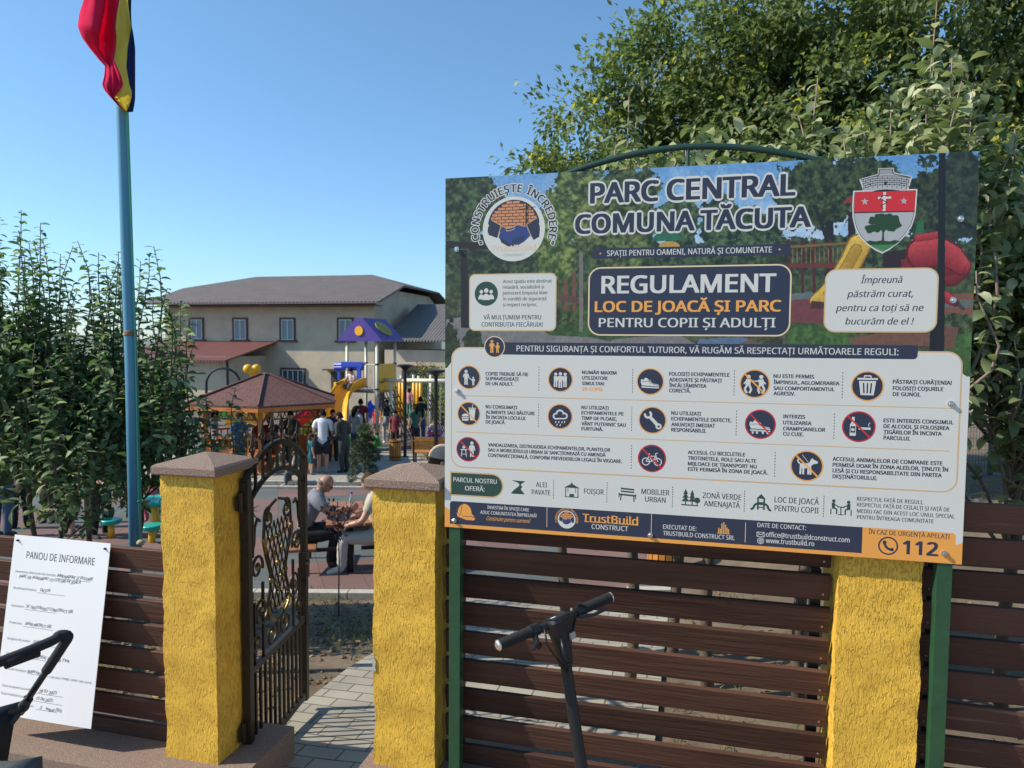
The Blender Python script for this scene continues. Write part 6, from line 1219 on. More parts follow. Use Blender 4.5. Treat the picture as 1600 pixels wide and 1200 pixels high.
def person(label, x, y, h, face, shirt=(.3, .3, .3), legs=(.03, .03, .035), shoes=(.05, .05, .05), hair='short', hairm=None, pose=None, lean=0, turn=0, shorts=False, sleeve=.62, skin=None, z=None, slim=1.0, cap=None, headk=1.0, group=None, longhair=False, top='shirt', stripes=None):
    J = {k: Vector(v) for k, v in STAND.items()}
    if lean:
        M = Matrix.Rotation(lean, 3, 'X')
        for k in UP: J[k] = J['pel'] + M @ (J[k] - J['pel'])
    for k, v in (pose or {}).items(): J[k] = Vector(v)
    if turn:
        M = Matrix.Rotation(turn, 3, 'Z'); J['head'] = J['neck'] + M @ (J['head'] - J['neck'])
    sk = skin or skin_l; t = thing('person', label, 'person', (x, y, gz(x, y) if z is None else z), face, group)
    names = [k for k in J if k != 'head']; ix = {k: i for i, k in enumerate(names)}
    me = bpy.data.meshes.new('body'); me.from_pydata([J[k] * h for k in names], [(ix[a], ix[b]) for a, b in EDG], []); ob = bpy.data.objects.new('body', me); COL.objects.link(ob)
    md = ob.modifiers.new('skin', 'SKIN'); md.use_smooth_shade = True
    for k in names: sv = me.skin_vertices[0].data[ix[k]]; r_ = RAD[k]; sv.radius = (r_[0] * h * slim, r_[1] * h * slim); sv.use_root = k == 'pel'
    ss = ob.modifiers.new('sub', 'SUBSURF'); ss.levels = 1; ss.render_levels = 1
    dg = bpy.context.evaluated_depsgraph_get(); dg.update(); em = ob.evaluated_get(dg).to_mesh()
    V = [v.co.copy() for v in em.vertices]; Nn = [v.normal.copy() for v in em.vertices]; Fc = [tuple(p.vertices) for p in em.polygons]
    ob.evaluated_get(dg).to_mesh_clear(); bpy.data.objects.remove(ob); bpy.data.meshes.remove(me)
    # which bone a face belongs to
    segs = [(a, b, J[a] * h, J[b] * h) for a, b in EDG]
    def near(p):
        best = None
        for a, b, A, B in segs:
            d = B - A; q = max(0, min(1, (p - A).dot(d) / d.length_squared)); e = (p - A - d * q).length / (RAD[a][0] * (1 - q) + RAD[b][0] * q)
            if best is None or e < best[0]: best = (e, a, b, q)
        return best
    C_ = {'shirt': [], 'trousers': [], 'shoeL': [], 'shoeR': []}
    for f in Fc:
        p = sum((V[i] for i in f), Vector()) / len(f); _, a, b, q = near(p)
        if (a, b) in (('waist', 'chest'), ('chest', 'nb')) or (a == 'nb' and b[:2] == 'sh') or (a == 'pel' and b == 'waist' and q > -.1):
            if top == 'crop' and ((a == 'waist' and q < .25) or a == 'pel' or b[:2] == 'sh'): 
                if a == 'pel': C_['trousers'].append(f)
                continue
            C_['shirt'].append(f)
        elif a[:2] == 'sh' and q < sleeve: C_['shirt'].append(f)
        elif a[:2] == 'el' and sleeve > 1 and q < sleeve - 1: C_['shirt'].append(f)
        elif (a == 'pel' and b[:3] == 'hip') or a[:3] == 'hip' and (not shorts or q < .92): C_['trousers'].append(f)
        elif a[:4] == 'knee' and not shorts and q < .9: C_['trousers'].append(f)
        elif a[:3] == 'ank' or (a[:4] == 'knee' and q > .92): C_['shoe' + (a[-1])].append(f)
    bm = MB().m(sk); bm.add(V, Fc)
    # head
    hd = J['head'] * h; nk = J['neck'] * h; upv = (hd - nk).normalized(); k_ = h * headk
    fwd_ = Vector((0, -1, 0)); 
    if turn: fwd_ = Matrix.Rotation(turn, 3, 'Z') @ fwd_
    if lean: fwd_ = Matrix.Rotation(lean * .6, 3, 'X') @ fwd_
    fwd_ = (fwd_ - upv * fwd_.dot(upv)).normalized(); sd_ = fwd_.cross(upv)
    def HP(a, b, c): return hd + sd_ * a * k_ + fwd_ * b * k_ + upv * c * k_
    vs = []; n = 16; rows_ = 11
    for i in range(rows_ + 1):
        ph = PI * i / rows_; zz = -math.cos(ph) * .070; rr_ = math.sin(ph)
        for j in range(n):
            a = 2 * PI * j / n; sx_, fy_ = math.sin(a), math.cos(a); wx = .047; wy = .057
            low = max(0, -zz / .07); X_ = sx_ * rr_ * wx * (1 - .25 * low); Y_ = fy_ * rr_ * wy * (1 - .12 * low) + (.010 * low if fy_ > 0 else -.004 * low) * rr_
            if fy_ > .9 and -.030 < zz < .012: Y_ += .012 * (1 - abs(zz + .012) / .03)
            if abs(fy_ - .75) < .2 and .0 < zz < .02: Y_ -= .003
            vs.append(HP(X_, Y_, zz))
    bm.add(vs, [(i * n + j, i * n + (j + 1) % n, (i + 1) * n + (j + 1) % n, (i + 1) * n + j) for i in range(rows_) for j in range(n)])
    bm.tube([HP(0, -.006, -.085), HP(0, -.004, -.04)], .03 * k_, 10)
    for s in (-1, 1): bm.ball(HP(s * .049, -.004, -.006), .013 * k_, 8, (.5, 1, 1.3))
    # hands with five fingers
    for s, L in ((1, 'L'), (-1, 'R')):
        w_, e = J['wr' + L] * h, J['el' + L] * h; d = (w_ - e).normalized(); inn = Vector((-s, 0, 0)); inn = (inn - d * inn.dot(d)); inn = inn.normalized() if inn.length > .1 else Vector((0, -1, 0)); wd_ = d.cross(inn)
        bm.tube([w_ - d * .01 * h, w_ + d * .02 * h, w_ + d * .048 * h], [.016 * h, .021 * h, .019 * h], 8)
        for q in range(4):
            o_3 = wd_ * (q - 1.5) * .0105 * h; L3 = (.036, .042, .040, .032)[q] * h; b0_ = w_ + d * .044 * h + o_3; bm.tube([b0_, b0_ + d * L3 * .5 + inn * .004 * h, b0_ + d * L3 * .9 + inn * .016 * h], [.0062 * h, .0056 * h, .0042 * h], 6)
        b0_ = w_ + d * .015 * h - wd_ * .018 * h; bm.tube([b0_, b0_ + d * .02 * h - wd_ * .014 * h + inn * .006 * h, b0_ + d * .040 * h - wd_ * .014 * h + inn * .014 * h], [.008 * h, .007 * h, .005 * h], 6)
    bo = bm.build('body', None, t, True)
    f = MB()
    for s in (-1, 1): f.ball(HP(s * .019, .049, .006), .0062 * k_, 8, (1.2, .5, .8))
    f.build('eyes', eye_m, bo)
    f = MB(); f.ball(HP(0, .055, -.037), .011 * k_, 8, (1.5, .5, .5)); f.build('mouth', lip_m, bo)
    for nm, c, th in (('shirt', shirt, .009), ('trousers', legs, .011), ('shoeL', shoes, .008), ('shoeR', shoes, .008)):
        fs = C_[nm]
        if not fs or c is None: continue
        mp_ = {}; vv = []; 
        for g in fs:
            for i in g:
                if i not in mp_: mp_[i] = len(vv); vv.append(V[i] + Nn[i] * th * h * (.75 + .5 * random.random() if th > .0085 else 1))
        f = MB(); f.add(vv, [tuple(mp_[i] for i in g) for g in fs]); o = f.build('shoe' if nm[:4] == 'shoe' else nm, cloth(c) if stripes is None or nm != 'shirt' else stripes, t, True)
    hm = hairm or hair_k
    if hair == 'short' or longhair:
        vs = []; rows2 = 7
        for i in range(rows2 + 1):
            ph = PI * .5 * i / rows2 * 1.0
            for j in range(n):
                a = 2 * PI * j / n; fy_ = math.cos(a); dn_ = -.012 - (.030 if fy_ < .2 else 0) if i == 0 else 0; ch = .030 if (fy_ > .55 and i < 3) else 0
                vs.append(HP(math.sin(a) * math.cos(ph) * .0495 * (1 + .05 * math.sin(j * 2.3 + i)), fy_ * math.cos(ph) * .060 - .003, math.sin(ph) * (.074 + .003 * math.sin(j * 3.1 + i * 2)) + dn_ + ch * (1 - i / 3)))
        f = MB(); f.add(vs, [(i * n + j, i * n + (j + 1) % n, (i + 1) * n + (j + 1) % n, (i + 1) * n + j) for i in range(rows2) for j in range(n)])
        if longhair: f.tube([HP(0, -.035, .03), HP(0, -.052, -.03), HP(0, -.055, -.09), HP(0, -.050, -.16)], [.04 * k_, .05 * k_, .045 * k_, .02 * k_], 10)
        f.build('hair', hm, t, True)
    elif hair == 'bald':
        f = MB(); f.tube([HP(.048, -.01, -.005), HP(.034, -.045, -.008), HP(0, -.058, -.01), HP(-.034, -.045, -.008), HP(-.048, -.01, -.005)], [.008 * k_, .014 * k_, .016 * k_, .014 * k_, .008 * k_], 8); f.build('hair_fringe', mat('grey_hair', (.22, .20, .18), .7), t, True)
        f = MB(); [f.tube([HP(s * .034, .050, .005), HP(s * .019, .060, .004), HP(s * .006, .060, .007)], .004 * k_, 6) for s in (-1, 1)]; [f.tube([HP(s * .034, .050, .007), HP(s * .05, -.005, .005)], .0025 * k_, 5) for s in (-1, 1)]; f.build('sunglasses', m_dark, t, True)
    if cap:
        f = MB(); vs = []
        for i in range(6):
            ph = PI * .5 * i / 5.2
            for j in range(n): a = 2 * PI * j / n; vs.append(HP(math.sin(a) * math.cos(ph) * .055, math.cos(a) * math.cos(ph) * .064, .018 + math.sin(ph) * .062))
        f.add(vs, [(i * n + j, i * n + (j + 1) % n, (i + 1) * n + (j + 1) % n, (i + 1) * n + j) for i in range(5) for j in range(n)] + [tuple(5 * n + j for j in range(n))])
        g = []
        for i in range(4): g.append([HP(x_ * .05, .045 + (.062 - .030 * x_ * x_) * i / 3, .022 - .010 * i / 3 - .006 * x_ * x_) for x_ in (-1, -.6, -.2, .2, .6, 1)])
        f.thick(g, .004 * k_, upv); f.build('cap', cloth(cap), t, True)
    return t
SIT = dict(hipL=(.055, 0, .02), hipR=(-.055, 0, .02), pel=(0, .02, .04), kneeL=(.075, -.245, .03), kneeR=(-.075, -.245, .03), ankL=(.075, -.255, -.205), ankR=(-.07, -.20, -.205), toeL=(.08, -.36, -.235), toeR=(-.075, -.305, -.235))
def sit(lean=.25, **kw):
    P = dict(SIT); M = Matrix.Rotation(lean, 3, 'X'); base = Vector((0, .02, .04)); d = Vector(STAND['pel'])
    for k in UP: P[k] = tuple(base + M @ (Vector(STAND[k]) - d))
    P['elL'] = tuple(Vector(P['shL']) + Vector((.04, -.07, -.145))); P['elR'] = tuple(Vector(P['shR']) + Vector((-.04, -.07, -.145)))
    P['wrL'] = tuple(Vector(P['elL']) + Vector((-.05, -.13, -.02))); P['wrR'] = tuple(Vector(P['elR']) + Vector((.05, -.13, -.02))); P.update(kw); return P
FRONT, BACK, RIGHT, LEFT = 0, PI, PI / 2, -PI / 2       # the way a person faces: towards the lens, away, to the right, to the left
G1 = 'people in the playground'
# the two men at the picnic table
zs = gz(tx, ty) + .46
bx_ = Vector((tx, ty, 0)) - Vector((.62 * math.cos(R(12)), .62 * math.sin(R(12)), 0)); cx_ = Vector((tx, ty, 0)) + Vector((.62 * math.cos(R(12)), .62 * math.sin(R(12)), 0))
person('bald man in sunglasses and grey blue shirt seated on the left picnic bench', -2.72, 9.16, 1.74, RIGHT + R(14), (.20, .21, .25), (.012, .012, .014), (.06, .06, .06), 'bald', pose=sit(.46, elR=(-.15, -.20, .20), wrR=(-.09, -.34, .22), elL=(.15, -.16, .17), wrL=(.10, -.30, .17)), z=zs + .05, skin=skin_d, slim=1.12)
person('young man in beige T-shirt and light trousers on the right picnic bench', -1.74, 9.1, 1.70, LEFT + R(8), (.46, .41, .33), (.46, .44, .40), (.55, .52, .46), 'short', hair_b, pose=sit(.16, wrL=(.10, -.24, .12), wrR=(-.04, -.25, .13)), z=zs + .05, turn=-.3)
def at_(px, d): return px_x(px, d), d
x, y = at_(503, 19.3); person('man in white T-shirt and dark shorts seen from behind, left of the little conifer', x, y, 1.78, BACK + .15, (.72, .72, .76), (.022, .028, .045), (.5, .5, .5), 'short', pose=dict(elR=(-.15, -.07, .60), wrR=(-.12, -.15, .49)), lean=.16, shorts=True, skin=skin_l, group=None)
x, y = at_(484, 18.9); person('boy in teal T-shirt close to the man in white', x, y, 1.12, BACK - .9, (.01, .14, .17), (.02, .10, .13), (.3, .3, .3), 'short', hair_b, headk=1.35, shorts=True)
x, y = at_(452, 19.6); person('man all in black standing in front of the gazebo', x, y, 1.72, FRONT + .5, (.012, .012, .014), (.012, .012, .014), (.02, .02, .02), 'short', skin=skin_d, pose=dict(wrL=(.05, -.17, .62), wrR=(-.05, -.17, .60), elL=(.14, -.03, .63), elR=(-.14, -.03, .63)), lean=.08)
x, y = at_(537, 19.4); person('man in olive grey clothes leaning at the right gazebo post', x, y, 1.72, LEFT - .5, (.045, .050, .045), (.040, .042, .045), (.03, .03, .03), 'short', lean=.22, sleeve=1.8, pose=dict(wrL=(.06, -.24, .55), wrR=(-.06, -.22, .57)))
mst = bpy.data.materials.new('striped_cloth'); mst.use_nodes = True; t_ = mst.node_tree; wv = t_.nodes.new('ShaderNodeTexWave'); wv.bands_direction = 'Z'; wv.inputs['Scale'].default_value = 9; tcx_ = t_.nodes.new('ShaderNodeTexCoord'); t_.links.new(tcx_.outputs['Object'], wv.inputs['Vector']); rp_ = t_.nodes.new('ShaderNodeValToRGB'); rp_.color_ramp.interpolation = 'CONSTANT'; rp_.color_ramp.elements[0].color = (.08, .09, .12, 1); rp_.color_ramp.elements[1].color = (.62, .62, .62, 1); rp_.color_ramp.elements[1].position = .45; t_.links.new(wv.outputs['Fac'], rp_.inputs[0]); t_.links.new(rp_.outputs[0], t_.nodes['Principled BSDF'].inputs['Base Color'])
x, y = at_(555, 22.4); person('woman in a white and grey striped top with long dark hair', x, y, 1.68, BACK - .5, (.6, .6, .6), (.10, .11, .15), (.3, .3, .3), 'short', stripes=mst, longhair=True, sleeve=.8)
x, y = at_(563, 25.2); person('person in a maroon shirt and black shorts beside the yellow slide', x, y, 1.74, BACK + .3, (.17, .018, .03), (.015, .015, .017), (.4, .35, .05), 'short', shorts=True, skin=skin_d)
x, y = at_(604, 26.4); person('girl in black crop top and pale jeans under the play tower', x, y, 1.66, FRONT + .25, (.012, .012, .014), (.42, .46, .50), (.55, .55, .55), 'short', top='crop', longhair=True, sleeve=.0, slim=.88)
x, y = at_(617, 23.9); person('boy in maroon printed T-shirt and black shorts behind the round bin', x, y, 1.42, FRONT - .2, (.20, .022, .04), (.015, .015, .018), (.1, .1, .1), 'short', shorts=True, headk=1.15)
x, y = at_(657, 26.2); person('man in black T-shirt and blue jeans with his hands behind his back', x, y, 1.78, BACK + .1, (.014, .014, .017), (.06, .11, .20), (.05, .05, .06), 'short', pose=dict(elL=(.155, .05, .63), wrL=(.04, .085, .535), elR=(-.155, .05, .63), wrR=(-.04, .085, .53)), skin=skin_l)
x, y = at_(639, 27.6); person('small child in a pink top on the climbing frame', x, y, 1.10, BACK - .4, (.62, .22, .26), (.10, .24, .20), (.4, .4, .4), 'short', headk=1.3, z=gz(x, y) + .9)
c_ = q0.lerp(q1, .56); person('small child sitting on the red and blue swing seat', c_.x, c_.y + .03, 1.05, FRONT, (.55, .40, .40), (.10, .14, .30), (.4, .4, .4), 'short', hair_b, pose=sit(.0, wrL=(.10, -.14, .18), wrR=(-.10, -.14, .18)), z=gz(c_.x, c_.y) + .50, headk=1.3)
p_ = W_(549, 603, 25.5); person('child in a white top sitting at the head of the yellow slide', p_.x, p_.y, 1.15, FRONT - .4, (.65, .55, .55), (.08, .09, .12), (.3, .3, .3), 'short', pose=sit(.1), z=p_.z + .02, headk=1.3)
x, y = at_(371, 18.8); person('man in a blue T-shirt left of the gazebo, half hidden by leaves', x, y, 1.70, RIGHT - .4, (.025, .05, .17), (.03, .035, .06), (.1, .1, .1), 'short', skin=skin_d, pose=dict(wrL=(.10, -.20, .58), elL=(.14, -.05, .62)))
x, y = at_(430, 17.5); person('child with dark hair in a camouflage top crouching behind the gate bars', x, y, 1.20, RIGHT, (.10, .12, .08), (.12, .10, .08), (.2, .2, .2), 'short', pose=sit(.35), z=gz(x, y) + .30, headk=1.25)
x, y = at_(466, 17.3); person('child in a grey and teal top sitting behind the gate bars', x, y, 1.25, LEFT + .3, (.15, .19, .18), (.12, .12, .13), (.35, .35, .35), 'short', hair_b, pose=sit(.3), z=gz(x, y) + .30, headk=1.25)
x, y = at_(404, 21.2); person('woman in a red top sitting inside the gazebo on the left', x, y, 1.62, FRONT + .6, (.30, .03, .03), (.02, .02, .025), (.05, .05, .05), 'short', pose=sit(.2), z=gz(x, y) + .52, longhair=True)
x, y = at_(425, 21.6); person('man in a dark grey shirt sitting inside the gazebo beside the woman in red', x, y, 1.72, FRONT - .3, (.05, .05, .055), (.03, .03, .035), (.04, .04, .04), 'short', pose=sit(.25), z=gz(x, y) + .52, skin=skin_d)
x, y = at_(519, 21.6); person('person in a navy sweater standing behind the man in white', x, y, 1.62, FRONT + .4, (.02, .025, .05), (.02, .02, .022), (.03, .03, .03), 'short', sleeve=1.8)
x, y = at_(588, 28.0); person('child in a red T-shirt under the deck of the play tower', x, y, 1.25, FRONT - .5, (.42, .03, .04), (.03, .04, .08), (.1, .1, .1), 'short', headk=1.2, shorts=True)
x, y = at_(648, 24.6); person('woman in a green top beside the man with his hands behind his back', x, y, 1.60, BACK + .7, (.03, .12, .09), (.02, .022, .03), (.05, .05, .05), 'short', longhair=True)
x, y = at_(333, 19.6); person('person in a light shirt left of the gazebo, behind the thin shrub', x, y, 1.70, RIGHT + .5, (.30, .30, .31), (.03, .03, .035), (.05, .05, .05), 'short')
# people half hidden by the shrubs on the left
x, y = at_(24, 11.9); person('person all in black behind the left shrubs, far left', x, y, 1.60, BACK + .6, (.012, .012, .015), (.012, .012, .014), (.02, .02, .02), 'short', sleeve=.9, pose=dict(wrL=(.12, -.16, .60)))
x, y = at_(-6, 11.2); person('person in blue jeans at the very left edge', x, y, 1.66, BACK, (.03, .03, .035), (.06, .10, .17), (.05, .05, .05), 'short')
x, y = at_(68, 12.4); person('bare legged child in brown shorts behind the left shrubs', x, y, 1.22, FRONT, (.17, .08, .07), (.12, .06, .05), (.02, .02, .02), 'short', shorts=True, headk=1.25, skin=skin_d)
x, y = at_(98, 11.3); person('girl in a pink dress behind the left shrubs', x, y, 1.15, FRONT + .4, (.50, .15, .18), (.50, .15, .18), (.5, .3, .3), 'short', shorts=True, headk=1.25, longhair=True)
x, y = at_(150, 11.2); person('person in a navy top and purple cap carrying a bag, behind the shrubs', x, y, 1.62, RIGHT - .5, (.022, .026, .085), (.018, .018, .022), (.05, .05, .05), 'short', cap=(.12, .11, .28), lean=.12, pose=dict(wrL=(.08, -.22, .60), wrR=(-.08, -.20, .58)))
x, y = at_(240, 12.0); person('toddler in pink sitting at the teal play table', x, y, 1.0, LEFT, (.62, .13, .20), (.55, .13, .19), (.4, .2, .2), 'short', hair_b, pose=sit(.25), z=gz(x, y) + .36, headk=1.35)
x, y = px_x(686, 5.2), 5.2; person('person in a beige cap just behind the pillar and the board', x, y, 1.66, RIGHT + .3, (.35, .28, .22), (.10, .09, .08), (.1, .1, .1), 'short', hair_b, cap=(.50, .36, .26), skin=skin_l)
# ------------------------------------------------------------------ foliage
def leaf_arrays(P, Dn, L, Wd, curl, r, seg=3):
    """P: leaf base points, Dn: unit directions, L: lengths. Folded, curled blades: 2 x seg quads each."""
    n = len(P); up = np.array([0, 0, 1.0]); s = np.cross(Dn, up); ln = np.linalg.norm(s, axis=1, keepdims=True); bad = ln[:, 0] < .05; s[bad] = [1, 0, 0]; ln[bad] = 1; s /= ln
    tw = r.uniform(-.7, .7, (n, 1)); nn = np.cross(s, Dn); s2 = s * np.cos(tw) + nn * np.sin(tw); nn = np.cross(s2, Dn)
    prof = {2: [.0, .85, .0], 3: [.12, .95, .85, .0], 4: [.1, .75, 1.0, .75, .0]}[seg]
    V = []
    ts = np.linspace(0, 1, seg + 1)
    for q, t in enumerate(ts):
        a = curl * t; cx = np.where(np.abs(curl) > .05, np.sin(a) / np.where(np.abs(curl) > .05, curl, 1), t); cz = np.where(np.abs(curl) > .05, (1 - np.cos(a)) / np.where(np.abs(curl) > .05, curl, 1), 0)
        c = P + Dn * (L * cx)[:, None] - nn * (L * cz)[:, None] * -1 * -1
        w_ = (L * Wd * prof[q])[:, None] * .5
        V += [c - s2 * w_ + nn * w_ * .28, c, c + s2 * w_ + nn * w_ * .28]
    V = np.stack(V, 1)              # n, 3(seg+1), 3
    k = V.shape[1]; F = []
    for q in range(seg):
        o = q * 3; F += [(o, o + 1, o + 4, o + 3), (o + 1, o + 2, o + 5, o + 4)]
    F = (np.array(F)[None] + (np.arange(n) * k)[:, None, None]).reshape(-1, 4)
    return V.reshape(-1, 3), F, k
def leaves(name, P, Dn, L, Wd, curl, mt, parent, r, seg=3, tint=None, smooth=True):
    Dn = Dn / np.linalg.norm(Dn, axis=1, keepdims=True); V, F, k = leaf_arrays(P, Dn, L, Wd, curl, r, seg)
    t = r.random(len(P)) if tint is None else tint
    return npmesh(name, V, F, mt, parent, tint=np.repeat(t, k), smooth=smooth)
m_bark = mat('shrub_bark', (.13, .10, .075), .85, var=.4, vscale=30, bump=.4, bscale=80); m_twig = mat('pale_twig', (.22, .16, .13), .7); m_trunk = mat('tree_bark', (.10, .08, .06), .9, var=.5, vscale=8, bump=.8, bscale=25)
m_lf = leafmat('shrub_leaves', (.050, .092, .040), (.140, .215, .085), (.32, .40, .20), .6, .36)
m_lfR = leafmat('pear_leaves', (.09, .13, .05), (.25, .30, .13), (.52, .53, .33), .55, .32)
m_tree = leafmat('tree_leaves', (.055, .090, .034), (.170, .220, .085), (.48, .46, .09), .55, .45)
m_dkl = leafmat('plum_leaves', (.045, .018, .018), (.09, .035, .03), (.14, .06, .045), .5, .2); m_con = leafmat('conifer_needles', (.020, .042, .012), (.06, .095, .03), (.12, .15, .05), .6, .1); m_gold = leafmat('golden_shrub', (.12, .11, .02), (.28, .22, .05), (.40, .32, .10), .6, .2)
def shoots(t, r, stems, leafL, spac, mt, wd=.46, curlm=1.1, twig=None, inner=0, ball_=None, droop=.35):
    """stems: list of (points, r0, r1, leaf_from). Wood in one mesh, leaves in another."""
    wd_ = MB(); P = []; Dn = []; L = []
    for pts, r0, r1, lf in stems:
        k = len(pts); wd_.tube(pts, [r0 + (r1 - r0) * i / (k - 1) for i in range(k)], 6); A = np.array(pts); seg = np.linalg.norm(np.diff(A, axis=0), axis=1); S_ = np.concatenate([[0], np.cumsum(seg)]); tot = S_[-1]; a = r.uniform(0, 6); s = tot * lf
        while s < tot:
            p = np.array([np.interp(s, S_, A[:, i]) for i in range(3)]); i = min(len(seg) - 1, np.searchsorted(S_, s) - 1); d = (A[i + 1] - A[i]) / seg[i]; q = s / tot
            a += 2.4; h = np.array([math.cos(a), math.sin(a), 0]); h -= d * h.dot(d); h /= np.linalg.norm(h); 
            P.append(p); Dn.append(h * 1.0 + d * r.uniform(.3, 1.0) + np.array([0, 0, -.15])); L.append(leafL * r.uniform(.7, 1.2) * (1 - .35 * max(0, q - .85) / .15)); s += spac * r.uniform(.7, 1.3)
    wo = wd_.build('stems', twig or m_bark, t, True)
    P, Dn, L = np.array(P), np.array(Dn), np.array(L)
    if inner:
        c, rad = ball_; n = inner; u = r.normal(size=(n, 3)); u /= np.linalg.norm(u, axis=1, keepdims=True); q = np.array(c) + u * (r.random((n, 1)) ** .45) * np.array(rad); P = np.concatenate([P, q]); e = r.normal(size=(n, 3)) * .7 + u * .6 + [0, 0, -.1]; Dn = np.concatenate([Dn, e]); L = np.concatenate([L, leafL * r.uniform(.65, 1.15, n)])
    leaves('foliage', P, Dn, L, wd, r.uniform(.2, curlm, len(P)) * 1.6, mt, t, r, 4 if leafL > .075 else 3)
def curve(p0, p1, r, bend=.06, k=7):
    p0 = np.array(p0, float); p1 = np.array(p1, float); o = r.normal(size=3) * bend; o[2] = 0; o2 = r.normal(size=3) * bend * .5; o2[2] = 0
    return [tuple(p0 + (p1 - p0) * q + o * math.sin(PI * q) + o2 * math.sin(2 * PI * q)) for q in np.linspace(0, 1, k)]
# --- dense young fruit shrubs left, behind the flagpole
def shrub(px, d, ztop, spread, nst, label, sd, inner, low=.35):
    r = np.random.default_rng(sd); x = px_x(px, d); z0 = gz(x, d); t = thing('fruit_shrub', label, 'shrub', (x, d, z0), 0, 'young fruit shrubs behind the left fence'); H_ = ztop - z0; st_ = []
    st_.append((curve((0, 0, -.05), (0, 0, H_ * .45), r, .04), .028, .018, .97))
    for k in range(nst):
        a = r.uniform(0, 2 * PI); q = r.random() ** .6; rad = spread * q; top = H_ * (1.02 - .30 * q * r.random() - .30 * r.random() ** 1.5); b0 = H_ * r.uniform(.36, .54)
        m = (rad * .8 * math.cos(a), rad * .8 * math.sin(a), b0 + (top - b0) * .35)
        c1 = curve((0, 0, b0), m, r, .05, 4); c2 = curve(m, (rad * math.cos(a), rad * math.sin(a), top), r, .05, 6); st_.append((c1 + c2[1:], .011, .003, .12))
    for k in range(nst // 3):
        a = r.uniform(0, 2 * PI); rad = spread * r.uniform(.7, 1.15); zt = H_ * r.uniform(.36, .68); st_.append((curve((0, 0, H_ * r.uniform(.28, .42)), (rad * math.cos(a), rad * math.sin(a), zt), r, .08, 6), .009, .003, .2))
    shoots(t, r, st_, .104, .026, m_lf, .46, 1.1, m_bark, inner, ((0, 0, H_ * .55), (spread * .85, spread * .78, H_ * .20)))
shrub(-70, 6.3, 3.3, .85, 34, 'tall leafy fruit shrub cut by the left edge of the photo', 11, 1500)
shrub(40, 6.2, 3.2, .75, 34, 'dense fruit shrub with the tallest shoots, left of the flagpole', 12, 1500)
shrub(132, 6.6, 3.0, .75, 32, 'dense fruit shrub directly left of the blue flagpole', 13, 1500)
shrub(205, 6.2, 2.85, .55, 24, 'dense fruit shrub directly behind the blue flagpole', 14, 1000)
shrub(275, 6.1, 2.66, .34, 10, 'thin open fruit shrub right of the flagpole, in front of the building', 15, 160)
shrub(95, 5.7, 2.1, .60, 12, 'low bushy fruit shrub above the white notice sheet', 16, 160)
shrub(338, 6.3, 1.70, .36, 9, 'low straggly fruit shrub behind the left gate pillar', 17, 300)
# --- young pear trees right, behind the board
def pear(px, d, ztop, spread, nst, label, sd, inner, zc=None):
    r = np.random.default_rng(sd); x = px_x(px, d); z0 = gz(x, d); t = thing('young_pear_tree', label, 'tree', (x, d, z0), 0, 'young pear trees behind the board'); H_ = ztop - z0; st_ = []
    trunk = curve((0, 0, -.05), (.02, 0, H_ * .5), r, .03); MB().tube(trunk, [.045, .04, .038, .036, .034, .032, .03], 8).build('trunk', m_bark, t, True)
    for k in range(nst):
        a = r.uniform(0, 2 * PI); q = r.random() ** .6; rad = spread * q; top = H_ * (1.0 - .22 * q - .24 * r.random()); b0 = H_ * r.uniform(.25, .5)
        m = (rad * .85 * math.cos(a), rad * .85 * math.sin(a), b0 + (top - b0) * .4); c1 = curve((0, 0, b0), m, r, .06, 4); c2 = curve(m, (rad * math.cos(a), rad * math.sin(a), top), r, .06, 6); st_.append((c1 + c2[1:], .013, .0035, .15))
    shoots(t, r, st_, .118, .034, m_lfR, .48, 1.2, m_twig, inner, ((0, 0, H_ * .70), (spread * .95, spread * .8, H_ * .20)))
pear(990, 4.6, 3.75, .55, 26, 'young pear tree with pale leaves behind the arch of the board', 21, 700)
pear(1120, 4.5, 3.9, .55, 30, 'young pear tree rising above the middle of the board', 22, 900)
pear(1265, 4.4, 3.85, .55, 30, 'young pear tree above the coat of arms side of the board', 23, 900)
pear(1440, 4.2, 4.2, .50, 28, 'tallest young pear tree with one long shoot, above the right of the board', 24, 900)
pear(1590, 4.3, 3.6, .62, 36, 'dense young pear tree at the right edge beside the board', 25, 2200)
pear(890, 5.2, 3.35, .45, 18, 'slim young pear tree behind the left part of the board', 26, 300)
pear(1060, 5.0, 3.7, .55, 24, 'young pear tree a little farther back, under the crown of the large tree', 27, 500)
